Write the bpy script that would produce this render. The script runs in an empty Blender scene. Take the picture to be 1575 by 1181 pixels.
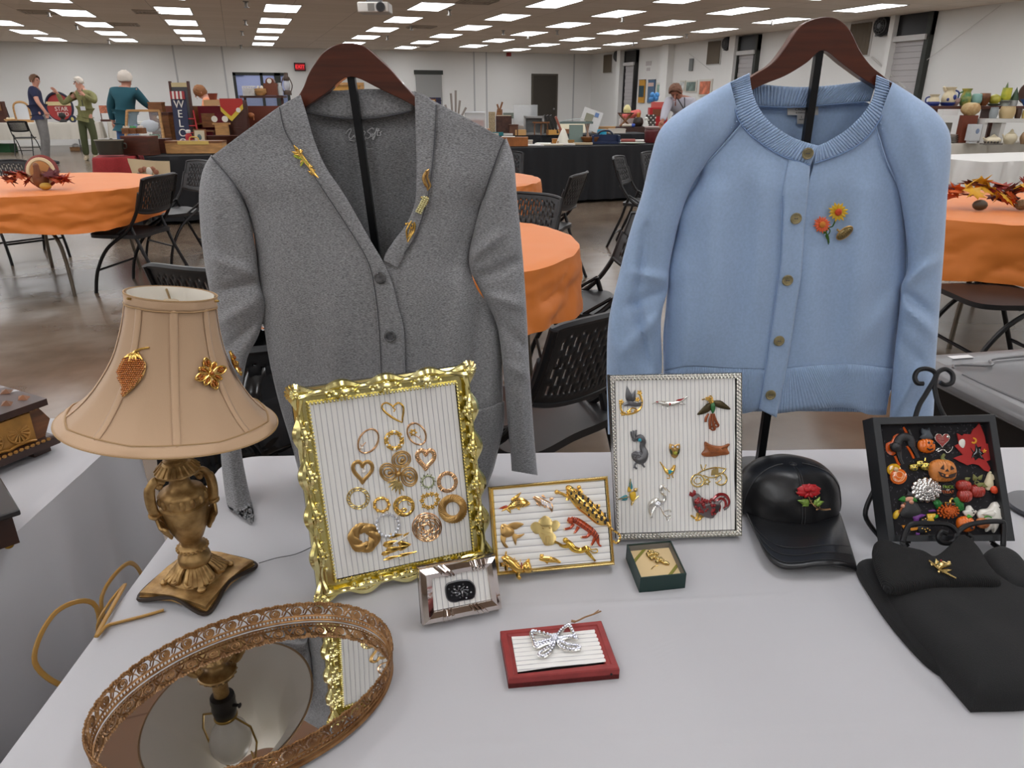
import bpy, bmesh, math, random
from mathutils import Vector as V, Matrix as MX

SC = bpy.context.scene
COL = SC.collection
PI = math.pi
rad = math.radians

# ---------------------------------------------------------------- camera, world, exposure
CH, PITCH, YAW, FPX, IW, IH = 1.34,21.79,19.95,1095.0,1575,1181
cam = bpy.data.cameras.new('camera')
cam.sensor_width = 36.0
cam.lens = 36.0 * FPX / IW
cam.clip_start = 0.02
cam.clip_end = 200
cob = bpy.data.objects.new('camera', cam)
COL.objects.link(cob)
cob.location = (0,0, CH)
cob.rotation_euler = (rad(90 - PITCH), 0, rad(-YAW))
SC.camera = cob
SC.view_settings.view_transform = 'Standard'
SC.view_settings.look = 'None'
SC.view_settings.gamma = 1
SC.view_settings.use_curve_mapping = False
SC.view_settings.exposure = 0.0
wd = bpy.data.worlds.new('world')
SC.world = wd
wd.use_nodes = True
wd.node_tree.nodes['Background'].inputs[0].default_value = (0.62,0.68,0.85,1)
wd.node_tree.nodes['Background'].inputs[1].default_value = 1.0
LIGHT_E = 7.2           # radiance of the fluorescent diffusers

# ---------------------------------------------------------------- where a pixel of the photo lies in the room
_sy, _cy, _sp, _cp = math.sin(rad(YAW)), math.cos(rad(YAW)), math.sin(rad(PITCH)), math.cos(rad(PITCH))
CAM = V((0,0, CH))
FH = V((_sy, _cy, 0))                 # horizontal direction the camera faces
RH = V((_cy, -_sy, 0))
FW = FH * _cp + V((0,0,-_sp))
UP = RH.cross(FW)
Z = V((0,0,1))
def ray(x, y): return FW * FPX + RH * (x - IW / 2) - UP * (y - IH / 2)
def onz(x, y, z):
    d = ray(x, y); return CAM + d * ((z - CH) / d.z)
def onpl(x, y, p, n):
    d = ray(x, y); return CAM + d * ((p - CAM).dot(n) / d.dot(n))
def atd(x, y, dep): return CAM + ray(x, y) * (dep / FPX)
def dep(p): return (p - CAM).dot(FW)
def mpp(p): return dep(p) / FPX

# ---------------------------------------------------------------- helpers
def lin(c): return tuple((x / 12.92 if x <= 0.04045 else ((x + 0.055) / 1.055) ** 2.4) for x in (v / 255 for v in c)) + (1,)
MATS = {}
def mat(name, rgb, rough=.55, metal=0, var=None, bump=None, coat=0, spec=None, stretch=None, alpha=1, trans=0, col2=None, sheen=0, ior=None):
    if name in MATS: return MATS[name]
    m = bpy.data.materials.new(name); m.use_nodes = True; MATS[name] = m
    nt = m.node_tree; N = nt.nodes; L = nt.links; b = N['Principled BSDF']
    c = lin(rgb)
    b.inputs['Base Color'].default_value = c
    b.inputs['Roughness'].default_value = rough
    b.inputs['Metallic'].default_value = metal
    b.inputs['Alpha'].default_value = alpha
    b.inputs['Transmission Weight'].default_value = trans
    b.inputs['Coat Weight'].default_value = coat
    b.inputs['Sheen Weight'].default_value = sheen
    if ior: b.inputs['IOR'].default_value = ior
    if spec is not None: b.inputs['Specular IOR Level'].default_value = spec
    if var or bump:
        tc = N.new('ShaderNodeTexCoord'); mp = N.new('ShaderNodeMapping')
        L.new(tc.outputs['Object'], mp.inputs[0])
        if stretch: mp.inputs['Scale'].default_value = stretch
    if var:
        n = N.new('ShaderNodeTexNoise'); n.inputs['Scale'].default_value = var[0]; n.inputs['Detail'].default_value = 4
        L.new(mp.outputs[0], n.inputs[0])
        r = N.new('ShaderNodeValToRGB'); r.color_ramp.elements[0].position = .35; r.color_ramp.elements[1].position = .68
        k = var[1]
        c2 = lin(col2) if col2 else tuple(min(1, x * (1 + k)) for x in c[:3]) + (1,)
        c1 = c if col2 else tuple(x * (1 - k) for x in c[:3]) + (1,)
        r.color_ramp.elements[0].color = c1; r.color_ramp.elements[1].color = c2
        L.new(n.outputs[0], r.inputs[0]); L.new(r.outputs[0], b.inputs['Base Color'])
    if bump:
        n2 = N.new('ShaderNodeTexNoise'); n2.inputs['Scale'].default_value = bump[0]; n2.inputs['Detail'].default_value = 3
        L.new(mp.outputs[0], n2.inputs[0])
        bp = N.new('ShaderNodeBump'); bp.inputs['Strength'].default_value = bump[1]; bp.inputs['Distance'].default_value = bump[2] if len(bump) > 2 else .002
        L.new(n2.outputs[0], bp.inputs['Height']); L.new(bp.outputs[0], b.inputs['Normal'])
    return m
def emit(name, rgb, s):
    if name in MATS: return MATS[name]
    m = mat(name, rgb); b = m.node_tree.nodes['Principled BSDF']
    b.inputs['Emission Color'].default_value = lin(rgb); b.inputs['Emission Strength'].default_value = s
    return m

def cr(pts, n=6, closed=False):
    """Catmull-Rom through the points."""
    P = [tuple(p) for p in pts]; out = []; m = len(P)
    if m < 3 and not closed:
        return [tuple(P[0][k] + (P[-1][k] - P[0][k]) * i / n for k in range(len(P[0]))) for i in range(n + 1)]
    segs = m if closed else m - 1
    for i in range(segs):
        if closed: a, b, c, d = P[(i - 1) % m], P[i], P[(i + 1) % m], P[(i + 2) % m]
        else: a, b, c, d = P[max(i - 1,0)], P[i], P[i + 1], P[min(i + 2, m - 1)]
        for j in range(n):
            t = j / n; t2, t3 = t * t, t * t * t
            out.append(tuple(.5 * (2 * b[k] + (c[k] - a[k]) * t + (2 * a[k] - 5 * b[k] + 4 * c[k] - d[k]) * t2 + (3 * b[k] - a[k] - 3 * c[k] + d[k]) * t3) for k in range(len(b))))
    if not closed: out.append(P[-1])
    return out
def ev(pts, t):
    """point at 0..1 along a polyline, by index"""
    f = t * (len(pts) - 1); i = min(int(f), len(pts) - 2); f -= i
    return tuple(a + (b - a) * f for a, b in zip(pts[i], pts[i + 1]))
def interp(tab, x):
    if x <= tab[0][0]: return tab[0][1]
    for (a, fa),(b, fb) in zip(tab, tab[1:]):
        if x <= b:
            t = (x - a) / (b - a); t = t * t * (3 - 2 * t); return fa + (fb - fa) * t
    return tab[-1][1]

class MB:
    def __init__(s, M=None): s.v = []; s.f = []; s.M = M
    def add(s, vs, fs):
        b = len(s.v)
        s.v += [(s.M @ V(p)) if s.M is not None else V(p) for p in vs]
        s.f += [tuple(i + b for i in f) for f in fs]; return s
    def box(s, c, d, M=None):
        x, y, z = (k / 2 for k in d); c = V(c)
        vs = [V((i * x, j * y, k * z)) for k in (-1,1) for j in (-1,1) for i in (-1,1)]
        vs = [c + (M @ p if M is not None else p) for p in vs]
        return s.add(vs, [(0,2,3,1),(4,5,7,6),(0,1,5,4),(2,6,7,3),(0,4,6,2),(1,3,7,5)])
    def grid(s, fn, nu, nv, cu=False, cv=False):
        vs = [fn(i / (nu if cu else nu - 1), j / (nv if cv else nv - 1)) for j in range(nv) for i in range(nu)]
        fs = []
        for j in range(nv if cv else nv - 1):
            for i in range(nu if cu else nu - 1):
                i2, j2 = (i + 1) % nu, (j + 1) % nv
                fs.append((j * nu + i, j * nu + i2, j2 * nu + i2, j2 * nu + i))
        return s.add(vs, fs)
    def tube(s, pts, r, n=8, closed=False, flat=1.0, nrm=None):
        P = [V(p) for p in pts]; m = len(P)
        if m < 2: return s
        R = r if isinstance(r, (list, tuple)) else [r] * m
        vs = []; u = None
        for i in range(m):
            t = (P[(i + 1) % m] - P[i - 1]) if closed else (P[min(i + 1, m - 1)] - P[max(i - 1,0)])
            if t.length < 1e-12: t = V((0,0,1))
            t.normalize()
            if nrm is not None: u = V(nrm) - t * t.dot(V(nrm))
            elif u is None: u = t.orthogonal()
            else: u = u - t * t.dot(u)
            if u.length < 1e-9: u = t.orthogonal()
            u.normalize(); w = t.cross(u)
            for k in range(n):
                a = 2 * PI * k / n
                vs.append(P[i] + (u * math.cos(a) * flat + w * math.sin(a)) * R[i])
        fs = []
        for i in range(m if closed else m - 1):
            j = (i + 1) % m
            for k in range(n):
                k2 = (k + 1) % n
                fs.append((i * n + k, i * n + k2, j * n + k2, j * n + k))
        if not closed:
            fs.append(tuple(range(n - 1,-1,-1))); fs.append(tuple((m - 1) * n + k for k in range(n)))
        return s.add(vs, fs)
    def cyl(s, p, q, r, r2=None, n=16): return s.tube([p, q], [r, r if r2 is None else r2], n)
    def lathe(s, prof, c=(0,0,0), n=24, sx=1, sy=1, wob=None):
        c = V(c); vs = []
        for (r, z) in prof:
            for k in range(n):
                a = 2 * PI * k / n; q = r * (wob(a, z) if wob else 1)
                vs.append(c + V((q * math.cos(a) * sx, q * math.sin(a) * sy, z)))
        fs = [(i * n + k, i * n + (k + 1) % n, (i + 1) * n + (k + 1) % n, (i + 1) * n + k) for i in range(len(prof) - 1) for k in range(n)]
        if prof[0][0] > 1e-6: fs.append(tuple(range(n - 1,-1,-1)))
        if prof[-1][0] > 1e-6: fs.append(tuple((len(prof) - 1) * n + k for k in range(n)))
        return s.add(vs, fs)
    def ball(s, c, r, n=10, M=None):
        rx, ry, rz = r if isinstance(r, (tuple, list)) else (r, r, r); c = V(c); vs = []
        h = max(4, n // 2 + 1)
        for j in range(h + 1):
            p = PI * j / h
            for k in range(n):
                a = 2 * PI * k / n
                q = V((rx * math.sin(p) * math.cos(a), ry * math.sin(p) * math.sin(a), -rz * math.cos(p)))
                vs.append(c + (M @ q if M is not None else q))
        return s.add(vs, [(j * n + k, j * n + (k + 1) % n, (j + 1) * n + (k + 1) % n, (j + 1) * n + k) for j in range(h) for k in range(n)])
    def prism(s, out, z0, z1):
        n = len(out)
        return s.add([(p[0], p[1], z0) for p in out] + [(p[0], p[1], z1) for p in out],
                     [tuple(range(n - 1,-1,-1)), tuple(range(n, 2 * n))] + [(i, (i + 1) % n, n + (i + 1) % n, n + i) for i in range(n)])
    def dome(s, out, z0, h, c=None, steps=4, edge=.25):
        """a pillowed plate over a star-shaped outline"""
        n = len(out)
        c = c or (sum(p[0] for p in out) / n, sum(p[1] for p in out) / n)
        vs = [(p[0], p[1], z0) for p in out]
        for j in range(steps):
            t = j / steps; k = 1 - t
            z = z0 + h * (edge + (1 - edge) * math.sqrt(max(0,1 - k * k)))
            vs += [(c[0] + (p[0] - c[0]) * k, c[1] + (p[1] - c[1]) * k, z) for p in out]
        vs.append((c[0], c[1], z0 + h)); L = steps
        fs = [tuple(range(n - 1,-1,-1))]
        for j in range(L):
            fs += [(j * n + i, j * n + (i + 1) % n, (j + 1) * n + (i + 1) % n, (j + 1) * n + i) for i in range(n)]
        fs += [(L * n + i, L * n + (i + 1) % n, len(vs) - 1) for i in range(n)]
        return s.add(vs, fs)

WM = {}
def setp(o, label, cat, group=None, kind=None):
    if label: o['label'] = label
    if cat: o['category'] = cat
    if group: o['group'] = group
    if kind: o['kind'] = kind
    return o
def thing(name, label, cat, loc=(0,0,0), group=None, M=None, rz=0):
    o = bpy.data.objects.new(name, None); COL.objects.link(o); o.empty_display_size = .05
    m = M.copy() if M is not None else MX.Translation(V(loc)) @ MX.Rotation(rz, 4, 'Z')
    o.matrix_world = m; WM[o.name] = m
    return setp(o, label, cat, group)
def mesh(name, mb, m, parent=None, W=False, loc=None, smooth=True, bev=0, solid=0, sub=0, ang=40, label=None):
    """link the shapes collected in mb as one mesh object. W: they are in world coordinates."""
    me = bpy.data.meshes.new(name)
    vs = mb.v
    base = None
    if parent is not None:
        pm = WM[parent.name]
        if W: inv = pm.inverted(); vs = [inv @ p for p in vs]
    elif loc is not None:
        base = MX.Translation(V(loc))
        if W: vs = [p - V(loc) for p in vs]
    me.from_pydata([tuple(p) for p in vs], [], mb.f)
    bm = bmesh.new(); bm.from_mesh(me)
    bmesh.ops.recalc_face_normals(bm, faces=bm.faces)
    bm.to_mesh(me); bm.free()
    if smooth:
        me.polygons.foreach_set('use_smooth', [True] * len(me.polygons))
        if ang: 
            try: me.set_sharp_from_angle(angle=rad(ang))
            except Exception: pass
    o = bpy.data.objects.new(name, me); COL.objects.link(o)
    if m: me.materials.append(m)
    if parent is not None: o.parent = parent; WM[o.name] = WM[parent.name]
    elif base is not None: o.matrix_world = base; WM[o.name] = base
    else: WM[o.name] = MX()
    if bev:
        b = o.modifiers.new('bevel', 'BEVEL'); b.width = bev; b.segments = 2; b.limit_method = 'ANGLE'
    if solid:
        b = o.modifiers.new('solid', 'SOLIDIFY'); b.thickness = solid; b.offset = 0
    if sub:
        b = o.modifiers.new('sub', 'SUBSURF'); b.levels = sub; b.render_levels = sub
    if label: o['label'] = label
    return o
def solo(name, mb, m, label, cat, group=None, kind=None, **k):
    return setp(mesh(name, mb, m, **k), label, cat, group, kind)
def struct(name, mb, m, **k):
    return setp(mesh(name, mb, m, **k), None, None, None, 'structure')
def dup(o, M, label=None, group=None, parent=None):
    c = o.copy(); COL.objects.link(c)
    if parent is not None: c.parent = parent; WM[c.name] = WM[parent.name]
    else: c.matrix_world = M; WM[c.name] = M
    if label: c['label'] = label
    if group: c['group'] = group
    for ch in list(o.children): dup(ch, None, parent=c)
    return c
def text_mesh(name, txt, size, M, m, parent, depth=.0006, shear=0, W=True, align='CENTER', spacing=1):
    cu = bpy.data.curves.new(name, 'FONT'); cu.body = txt; cu.size = size; cu.extrude = depth; cu.shear = shear
    cu.align_x = align; cu.align_y = 'CENTER'; cu.space_character = spacing
    t = bpy.data.objects.new(name + '_tmp', cu); COL.objects.link(t)
    bpy.context.view_layer.update()
    me = bpy.data.meshes.new_from_object(t.evaluated_get(bpy.context.evaluated_depsgraph_get()))
    bpy.data.objects.remove(t)
    mm = (WM[parent.name].inverted() @ M) if W else M
    me.transform(mm)
    o = bpy.data.objects.new(name, me); COL.objects.link(o); o.parent = parent; WM[o.name] = WM[parent.name]
    me.materials.clear(); me.materials.append(m)
    return o
def frame_mx(o, ex, ey):
    ex = ex.normalized(); n = ex.cross(ey).normalized(); ey = n.cross(ex)
    m = MX.Identity(4)
    for i in range(3): m[i][0], m[i][1], m[i][2], m[i][3] = ex[i], ey[i], n[i], o[i]
    return m
class Plane:
    """a real plane in the room; uv() is where a photo pixel meets it (or the plane w metres in front)"""
    def __init__(s, o, ex, ey):
        s.M = frame_mx(V(o), V(ex), V(ey)); s.I = s.M.inverted()
        s.o = V(o); s.n = V((s.M[0][2], s.M[1][2], s.M[2][2]))
    def P(s, x, y, w=0): return onpl(x, y, s.o + s.n * w, s.n)
    def uv(s, x, y, w=0): q = s.I @ s.P(x, y, w); return (q.x, q.y)
def lean_plane(bl, br, deg, z):
    a, b = onz(bl[0], bl[1], z), onz(br[0], br[1], z); e = (b - a).normalized()
    h = V((-e.y, e.x, 0)); t = rad(deg)
    return Plane(a, e, Z * math.cos(t) + h * math.sin(t))
rnd = random.Random(7)
# ---------------------------------------------------------------- the hall
X0, X1, Y0, Y1, H = -15.0,13.0,-7.0,26.9,2.92
def floor_mat():
    m = mat('polished_concrete', (120,112,104), .3)
    nt = m.node_tree; N = nt.nodes; L = nt.links; b = N['Principled BSDF']
    tc = N.new('ShaderNodeTexCoord')
    n1 = N.new('ShaderNodeTexNoise'); n1.inputs['Scale'].default_value = .55; n1.inputs['Detail'].default_value = 7; n1.inputs['Distortion'].default_value = .6
    n2 = N.new('ShaderNodeTexNoise'); n2.inputs['Scale'].default_value = 3.2; n2.inputs['Detail'].default_value = 8; n2.inputs['Distortion'].default_value = .3
    mp = N.new('ShaderNodeMapping'); mp.inputs['Scale'].default_value = (.8,1.3,1); mp.inputs['Rotation'].default_value = (0,0, rad(20))
    L.new(tc.outputs['Object'], n1.inputs[0]); L.new(tc.outputs['Object'], mp.inputs[0]); L.new(mp.outputs[0], n2.inputs[0])
    r1 = N.new('ShaderNodeValToRGB'); e = r1.color_ramp.elements
    e[0].position, e[0].color = .33, lin((86,72,57)); e[1].position, e[1].color = .7, lin((138,126,112))
    x = r1.color_ramp.elements.new(.5); x.color = lin((112,97,82))
    r2 = N.new('ShaderNodeValToRGB'); e = r2.color_ramp.elements
    e[0].position, e[0].color = .36, lin((165,150,138)); e[1].position, e[1].color = .62,(1,1,1,1)
    mx = N.new('ShaderNodeMixRGB'); mx.blend_type = 'MULTIPLY'; mx.inputs[0].default_value = .35
    L.new(n1.outputs[0], r1.inputs[0]); L.new(n2.outputs[0], r2.inputs[0]); L.new(r1.outputs[0], mx.inputs[1]); L.new(r2.outputs[0], mx.inputs[2])
    L.new(mx.outputs[0], b.inputs['Base Color'])
    r3 = N.new('ShaderNodeMapRange'); r3.inputs[3].default_value = .2; r3.inputs[4].default_value = .27
    L.new(n2.outputs[0], r3.inputs[0]); L.new(r3.outputs[0], b.inputs['Roughness'])
    b.inputs['Specular IOR Level'].default_value = .5
    return m
def ceil_mat():
    m = mat('ceiling_tile', (214,202,190), .9)
    nt = m.node_tree; N = nt.nodes; L = nt.links; b = N['Principled BSDF']
    tc = N.new('ShaderNodeTexCoord'); br = N.new('ShaderNodeTexBrick')
    br.offset = 0; br.inputs['Scale'].default_value = 1; br.inputs['Brick Width'].default_value = 1.22; br.inputs['Row Height'].default_value = .61
    br.inputs['Mortar Size'].default_value = .006; br.inputs['Color1'].default_value = lin((226,214,202)); br.inputs['Color2'].default_value = lin((218,206,192)); br.inputs['Mortar'].default_value = lin((180,168,156))
    L.new(tc.outputs['Object'], br.inputs[0]); L.new(br.outputs[0], b.inputs['Base Color'])
    return m
wallm = mat('painted_wall', (228,227,224), .75, var=(.5,.03), bump=(40,.15))
struct('floor', MB().box(((X0 + X1) / 2,(Y0 + Y1) / 2,-.06),(X1 - X0, Y1 - Y0,.12)), floor_mat())
struct('ceiling', MB().box(((X0 + X1) / 2,(Y0 + Y1) / 2, H + .06),(X1 - X0 + .4, Y1 - Y0 + .4,.12)), ceil_mat())
struct('wall_left', MB().box((X0 - .1,(Y0 + Y1) / 2, H / 2),(.2, Y1 - Y0, H)), wallm)
struct('wall_right', MB().box((X1 + .1,(Y0 + Y1) / 2, H / 2),(.2, Y1 - Y0, H)), wallm)
struct('wall_near', MB().box(((X0 + X1) / 2, Y0 - .1, H / 2),(X1 - X0,.2, H)), wallm)
FARP, FARN = V((0, Y1,0)), V((0,-1,0))
RGTP, RGTN = V((X1,0,0)), V((-1,0,0))
def fw(x, y): return onpl(x, y, FARP, FARN)
def rw(x, y): return onpl(x, y, RGTP, RGTN)
# far wall with the opening of the window in it
wa, wb = fw(357,111), fw(450,180)
wx0, wx1, wz1, wz0 = wa.x, wb.x, wa.z, .05
far = MB()
far.box(((X0 + wx0) / 2, Y1 + .1, H / 2),(wx0 - X0,.2, H)).box(((X1 + wx1) / 2, Y1 + .1, H / 2),(X1 - wx1,.2, H))
far.box(((wx0 + wx1) / 2, Y1 + .1,(H + wz1) / 2),(wx1 - wx0,.2, H - wz1)).box(((wx0 + wx1) / 2, Y1 + .1, wz0 / 2),(wx1 - wx0,.2, wz0))
struct('wall_far', far, wallm)
dark = mat('dark_anodised_metal', (52,54,50), .5,.3)
fr = MB(); t = .09
for xx in (wx0 + t / 2, wx1 - t / 2, wx0 + (wx1 - wx0) * .51, wx0 + (wx1 - wx0) * .80):
    fr.box((xx, Y1 + .06,(wz0 + wz1) / 2),(t if xx != wx0 + (wx1 - wx0) * .80 else .2,.12, wz1 - wz0))
for zz in (wz0 + t / 2, wz1 - t / 2): fr.box(((wx0 + wx1) / 2, Y1 + .06, zz),(wx1 - wx0,.12, t))
win = struct('window_1', fr, dark)
glass = mat('window_glass', (235,240,245), .02, alpha=.12)
g = mesh('window_pane', MB().box(((wx0 + wx1) / 2, Y1 + .08,(wz0 + wz1) / 2),(wx1 - wx0,.01, wz1 - wz0)), glass, win)
# what is seen through the window: the building across the street
ob = struct('exterior_building', MB().box((wx0 + 2, Y1 + 9,3),(16,.5,6)), mat('pale_render', (196,200,232), .9))
og = MB(); om = mat('exterior_glass', (60,78,120), .2)
for i in range(5): og.box((wx0 - 1.9 + i * 2.0, Y1 + 8.72,2.75),(.75,.06,.95))
mesh('exterior_pane', og, om, ob)
mesh('exterior_fence_panel', MB().box((wx0 + .1, Y1 + 7.6,.75),(4.2,.08,1.5)), mat('fence_grey', (120,130,160), .8), ob)
struct('exterior_ground', MB().box((wx0, Y1 + 5.3,-.06),(30,10.2,.12)), mat('exterior_concrete', (150,152,160), .9))
# seams, doors, frames on the far wall
trimm = mat('wall_seam', (186,186,186), .7)
def seam(n, x, y): p = fw(x, y); struct('trim_%d' % n, MB().box((p.x, Y1 - .008, H / 2),(.05,.016, H)), trimm)
seam(1,268,90); seam(2,343,90); seam(3,729,100); seam(4,748,100); seam(5,883,100)
a, b_ = fw(820,116), fw(855,120)
dm = mat('brown_door_paint', (58,52,44), .6)
d1 = struct('door_1', MB().box(((a.x + b_.x) / 2, Y1 - .03, a.z / 2),(b_.x - a.x, .06, a.z)), dm)
mesh('door_frame', MB().box(((a.x + b_.x) / 2, Y1 - .02, a.z + .03),(b_.x - a.x + .14,.05,.06)).box((a.x - .035, Y1 - .02, a.z / 2),(.07,.05, a.z)).box((b_.x + .035, Y1 - .02, a.z / 2),(.07,.05, a.z)), mat('door_frame_paint', (84,78,68), .6), d1)
mesh('door_knob', MB().ball((b_.x - .1, Y1 - .1,1.0), .04), mat('steel', (170,170,170), .3,1), d1)
a, b_ = fw(639,114), fw(679,125)
d2 = struct('door_2', MB().box(((a.x + b_.x) / 2, Y1 - .03, a.z / 2),(b_.x - a.x, .06, a.z)), mat('grey_door_paint', (150,150,148), .6))
mesh('door_frame', MB().box(((a.x + b_.x) / 2, Y1 - .03, a.z + .06),(b_.x - a.x + .1,.08,.14)), dark, d2)
p = fw(896,90)
# pilasters and openings down the right wall
def rbox(x0, y0, x1, y1, th, off=0):
    """a box on the right wall spanning photo columns x0..x1 (its far and near edges) and the height of y0..y1 at its middle"""
    A, B = rw(x0,(y0 + y1) / 2), rw(x1,(y0 + y1) / 2); xm = (x0 + x1) / 2
    zt, zb = rw(xm, y0).z, rw(xm, y1).z
    return V((X1 - off - th / 2,(A.y + B.y) / 2,(zt + zb) / 2)), V((th, abs(A.y - B.y), abs(zt - zb)))
for i, (xa, xb) in enumerate([(958,963),(1028,1038),(1131,1140),(1374,1381)]):
    c, d = rbox(xa, 60, xb, 90,.22); struct('trim_%d' % (6 + i), MB().box((c.x, c.y, H / 2),(.22, d.y, H)), wallm)
louv = mat('brown_louvre', (104,92,76), .6)
def vent(box, label):
    c, d = rbox(*box, .05); d.z = max(d.z, .1)
    o = thing('wall_vent', label, 'vent', c, 'louvred vents high on the side wall')
    mesh('frame', MB().box((.015,0,0),(.02, d.y * 1.1, d.z * 1.06)), mat('vent_frame', (196,194,190), .6), o)
    s = MB(); n = 6
    for k in range(n): s.box((-.012, d.y * ((k + .5) / n - .5), 0),(.035, d.y / n * .7, d.z * .96), MX.Rotation(rad(28), 3, 'Z'))
    mesh('louvre', s, louv, o)
vent((930,84,942,112), 'brown louvred vent nearest the far corner of the room')
vent((1090,63,1109,99), 'brown louvred vent above the bending man in the grey shirt')
vent((1308,35,1340,86), 'largest brown louvred vent, right behind the wooden hanger of the blue cardigan')
fanm = mat('fan_black', (38,38,40), .5,.2); fans = mat('fan_grille', (92,94,96), .45,.6)
def fan(box, label):
    c, d = rbox(*box, .05); r = d.z * .42
    o = thing('wall_fan', label, 'fan', c, 'wall fans beside the shuttered doors')
    mesh('mount_plate', MB().box((0,0,0),(.06, d.y, d.z)), mat('fan_plate', (122,124,126), .5), o)
    g = MB()
    for q in (1,.66,.33): g.tube([(-.14, r * q * math.cos(k * PI / 12), r * q * math.sin(k * PI / 12)) for k in range(24)], .012,5, True)
    for k in range(12): g.tube([(-.14,0,0),(-.14, r * math.cos(k * PI / 6), r * math.sin(k * PI / 6))], .007,4)
    mesh('grille', g, fans, o)
    mesh('hub', MB().cyl((-.03,0,0),(-.16,0,0), r * .3), fans, o)
    bl = MB()
    for k in range(3):
        a = k * 2 * PI / 3; bl.box((-.09, r * .5 * math.cos(a), r * .5 * math.sin(a)),(.02, r * .8, r * .42), MX.Rotation(a, 3, 'X'))
    mesh('blade', bl, fanm, o)
    mesh('housing', MB().tube([(-.07, r * math.cos(k * PI / 12), r * math.sin(k * PI / 12)) for k in range(24)], .05,6, True), fanm, o)
fan((948,78,958,94), 'small black wall fan next to the farthest shuttered door')
fan((1116,57,1130,77), 'black wall fan between a brown vent and the middle shuttered door')
fan((1351,25,1374,55), 'black wall fan beside the nearest and largest shuttered door')
black = mat('black_paint', (22,22,24), .4)
shut = mat('roller_shutter', (176,172,172), .5, bump=None)
for i, (tb, sb) in enumerate([((965,78,983,97),(964,97,981,150)),((1141,55,1171,79),(1138,79,1168,170)),((1381,20,1440,56),(1372,58,1430,175))]):
    c, d = rbox(*tb, .1); zt = c.z + d.z / 2
    y0, y1 = c.y - d.y / 2, c.y + d.y / 2; zl = c.z - d.z / 2
    o = struct('door_%d' % (3 + i), MB().box((X1 - .05, c.y, (zt + zl) / 2),(.1, d.y, zt - zl)), black)
    w = MB(); n = 22; zl -= .06
    for k in range(n): w.box((X1 - .045, c.y, zl * (k + .5) / n),(.05 + .02 * (k % 2), d.y * .86, zl / n * .96))
    mesh('shutter', w, shut, o)
    mesh('shutter_box', MB().box((X1 - .09, c.y, zl + .03),(.18, d.y * .9,.1)), mat('shutter_box', (200,198,196), .5), o)
    mesh('door_frame', MB().box((X1 - .06, y0 + .05, zt / 2),(.14,.1, zt)).box((X1 - .06, y1 - .03, zt / 2),(.12,.06, zt)), dark if i else black, o)
# notices, conduit boxes and the exit sign
o = solo('wall_notice', MB().box(rbox(994,94,1002,101,.015)[0], rbox(994,94,1002,101,.015)[1]), mat('notice_paper', (196,190,190), .8), 'pale paper notice taped between the far shutter and the pilaster', 'notice')
c, d = rbox(995,104,1000,109,.015); solo('wall_notice', MB().box(c, d), MATS['notice_paper'], 'small paper notice taped below the larger notice', 'notice')
c, d = rbox(1062,90,1067,109,.06); solo('wall_box', MB().box(c, d), mat('conduit_grey', (122,126,126), .5), 'slim grey metal box high on the wall beside the pilaster', 'wall box', bev=.01)
p = fw(913,112); solo('wall_box', MB().box((p.x, Y1 - .03, p.z),(.12,.06,.34)), MATS['conduit_grey'], 'slim grey metal box by the far corner of the room', 'wall box', bev=.01)
p = fw(461,103)
o = thing('exit_sign', 'black framed red EXIT sign on the far wall above the window', 'exit sign', (p.x, Y1 - .05, p.z))
mesh('housing', MB().box((0,0,0),(.36,.09,.25)), black, o, bev=.01)
mesh('sign_face', MB().box((0,-.047,0),(.30,.004,.19)), emit('exit_red_face', (150,24,34), .35), o)
text_mesh('lettering', 'EXIT', .15, MX.Translation((p.x, Y1 - .10, p.z)) @ MX.Rotation(PI / 2,4, 'X'), emit('exit_red_letters', (255,60,64), 1.0), o, .002)
p = fw(782,82); solo('fire_strobe', MB().box((p.x, Y1 - .04, p.z),(.16,.08,.2)).ball((p.x, Y1 - .09, p.z - .02), .05), mat('alarm_red', (150,30,28), .5), 'small red fire alarm strobe high on the far wall', 'alarm')

# ---------------------------------------------------------------- fluorescent troffers
diff = emit('troffer_diffuser', (250,252,255), LIGHT_E)
trof = mat('troffer_frame', (225,225,222), .5)
LX, LY = .6,1.19
def make_light():
    o = thing('ceiling_light', 'white rectangular fluorescent troffer set flush in the grid ceiling', 'ceiling light', (0,0, H), 'fluorescent ceiling lights')
    mesh('diffuser', MB().box((0,0,-.006),(LX, LY, .008)), diff, o)
    f = MB()
    for s in (-1,1): f.box((0, s * (LY / 2 + .012), -.006),(LX + .05,.024,.012)).box((s * (LX / 2 + .012), 0,-.006),(.024, LY, .012))
    mesh('frame', f, trof, o)
    return o
l0 = None
cols = [(-12.2,.9),(-10.3,2.1),(-8.4,.9),(-6.5,2.1),(-4.62,.9),(-2.74,.62 + 2.44),(-.86,1.96),(1.06,.86),(3.60,2.1),(5.53,.9),(7.37,1.95),(9.3,.75),(11.3,1.95)]
for cx, ph in cols:
    k = -2
    while True:
        y = ph + 2.44 * k; k += 1
        if y > Y1 - 1.45: break
        if y < Y0 + .6: continue
        if l0 is None: l0 = make_light(); l0.matrix_world = MX.Translation((cx, y, H)); WM[l0.name] = l0.matrix_world.copy()
        else: dup(l0, MX.Translation((cx, y, H)))
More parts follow.
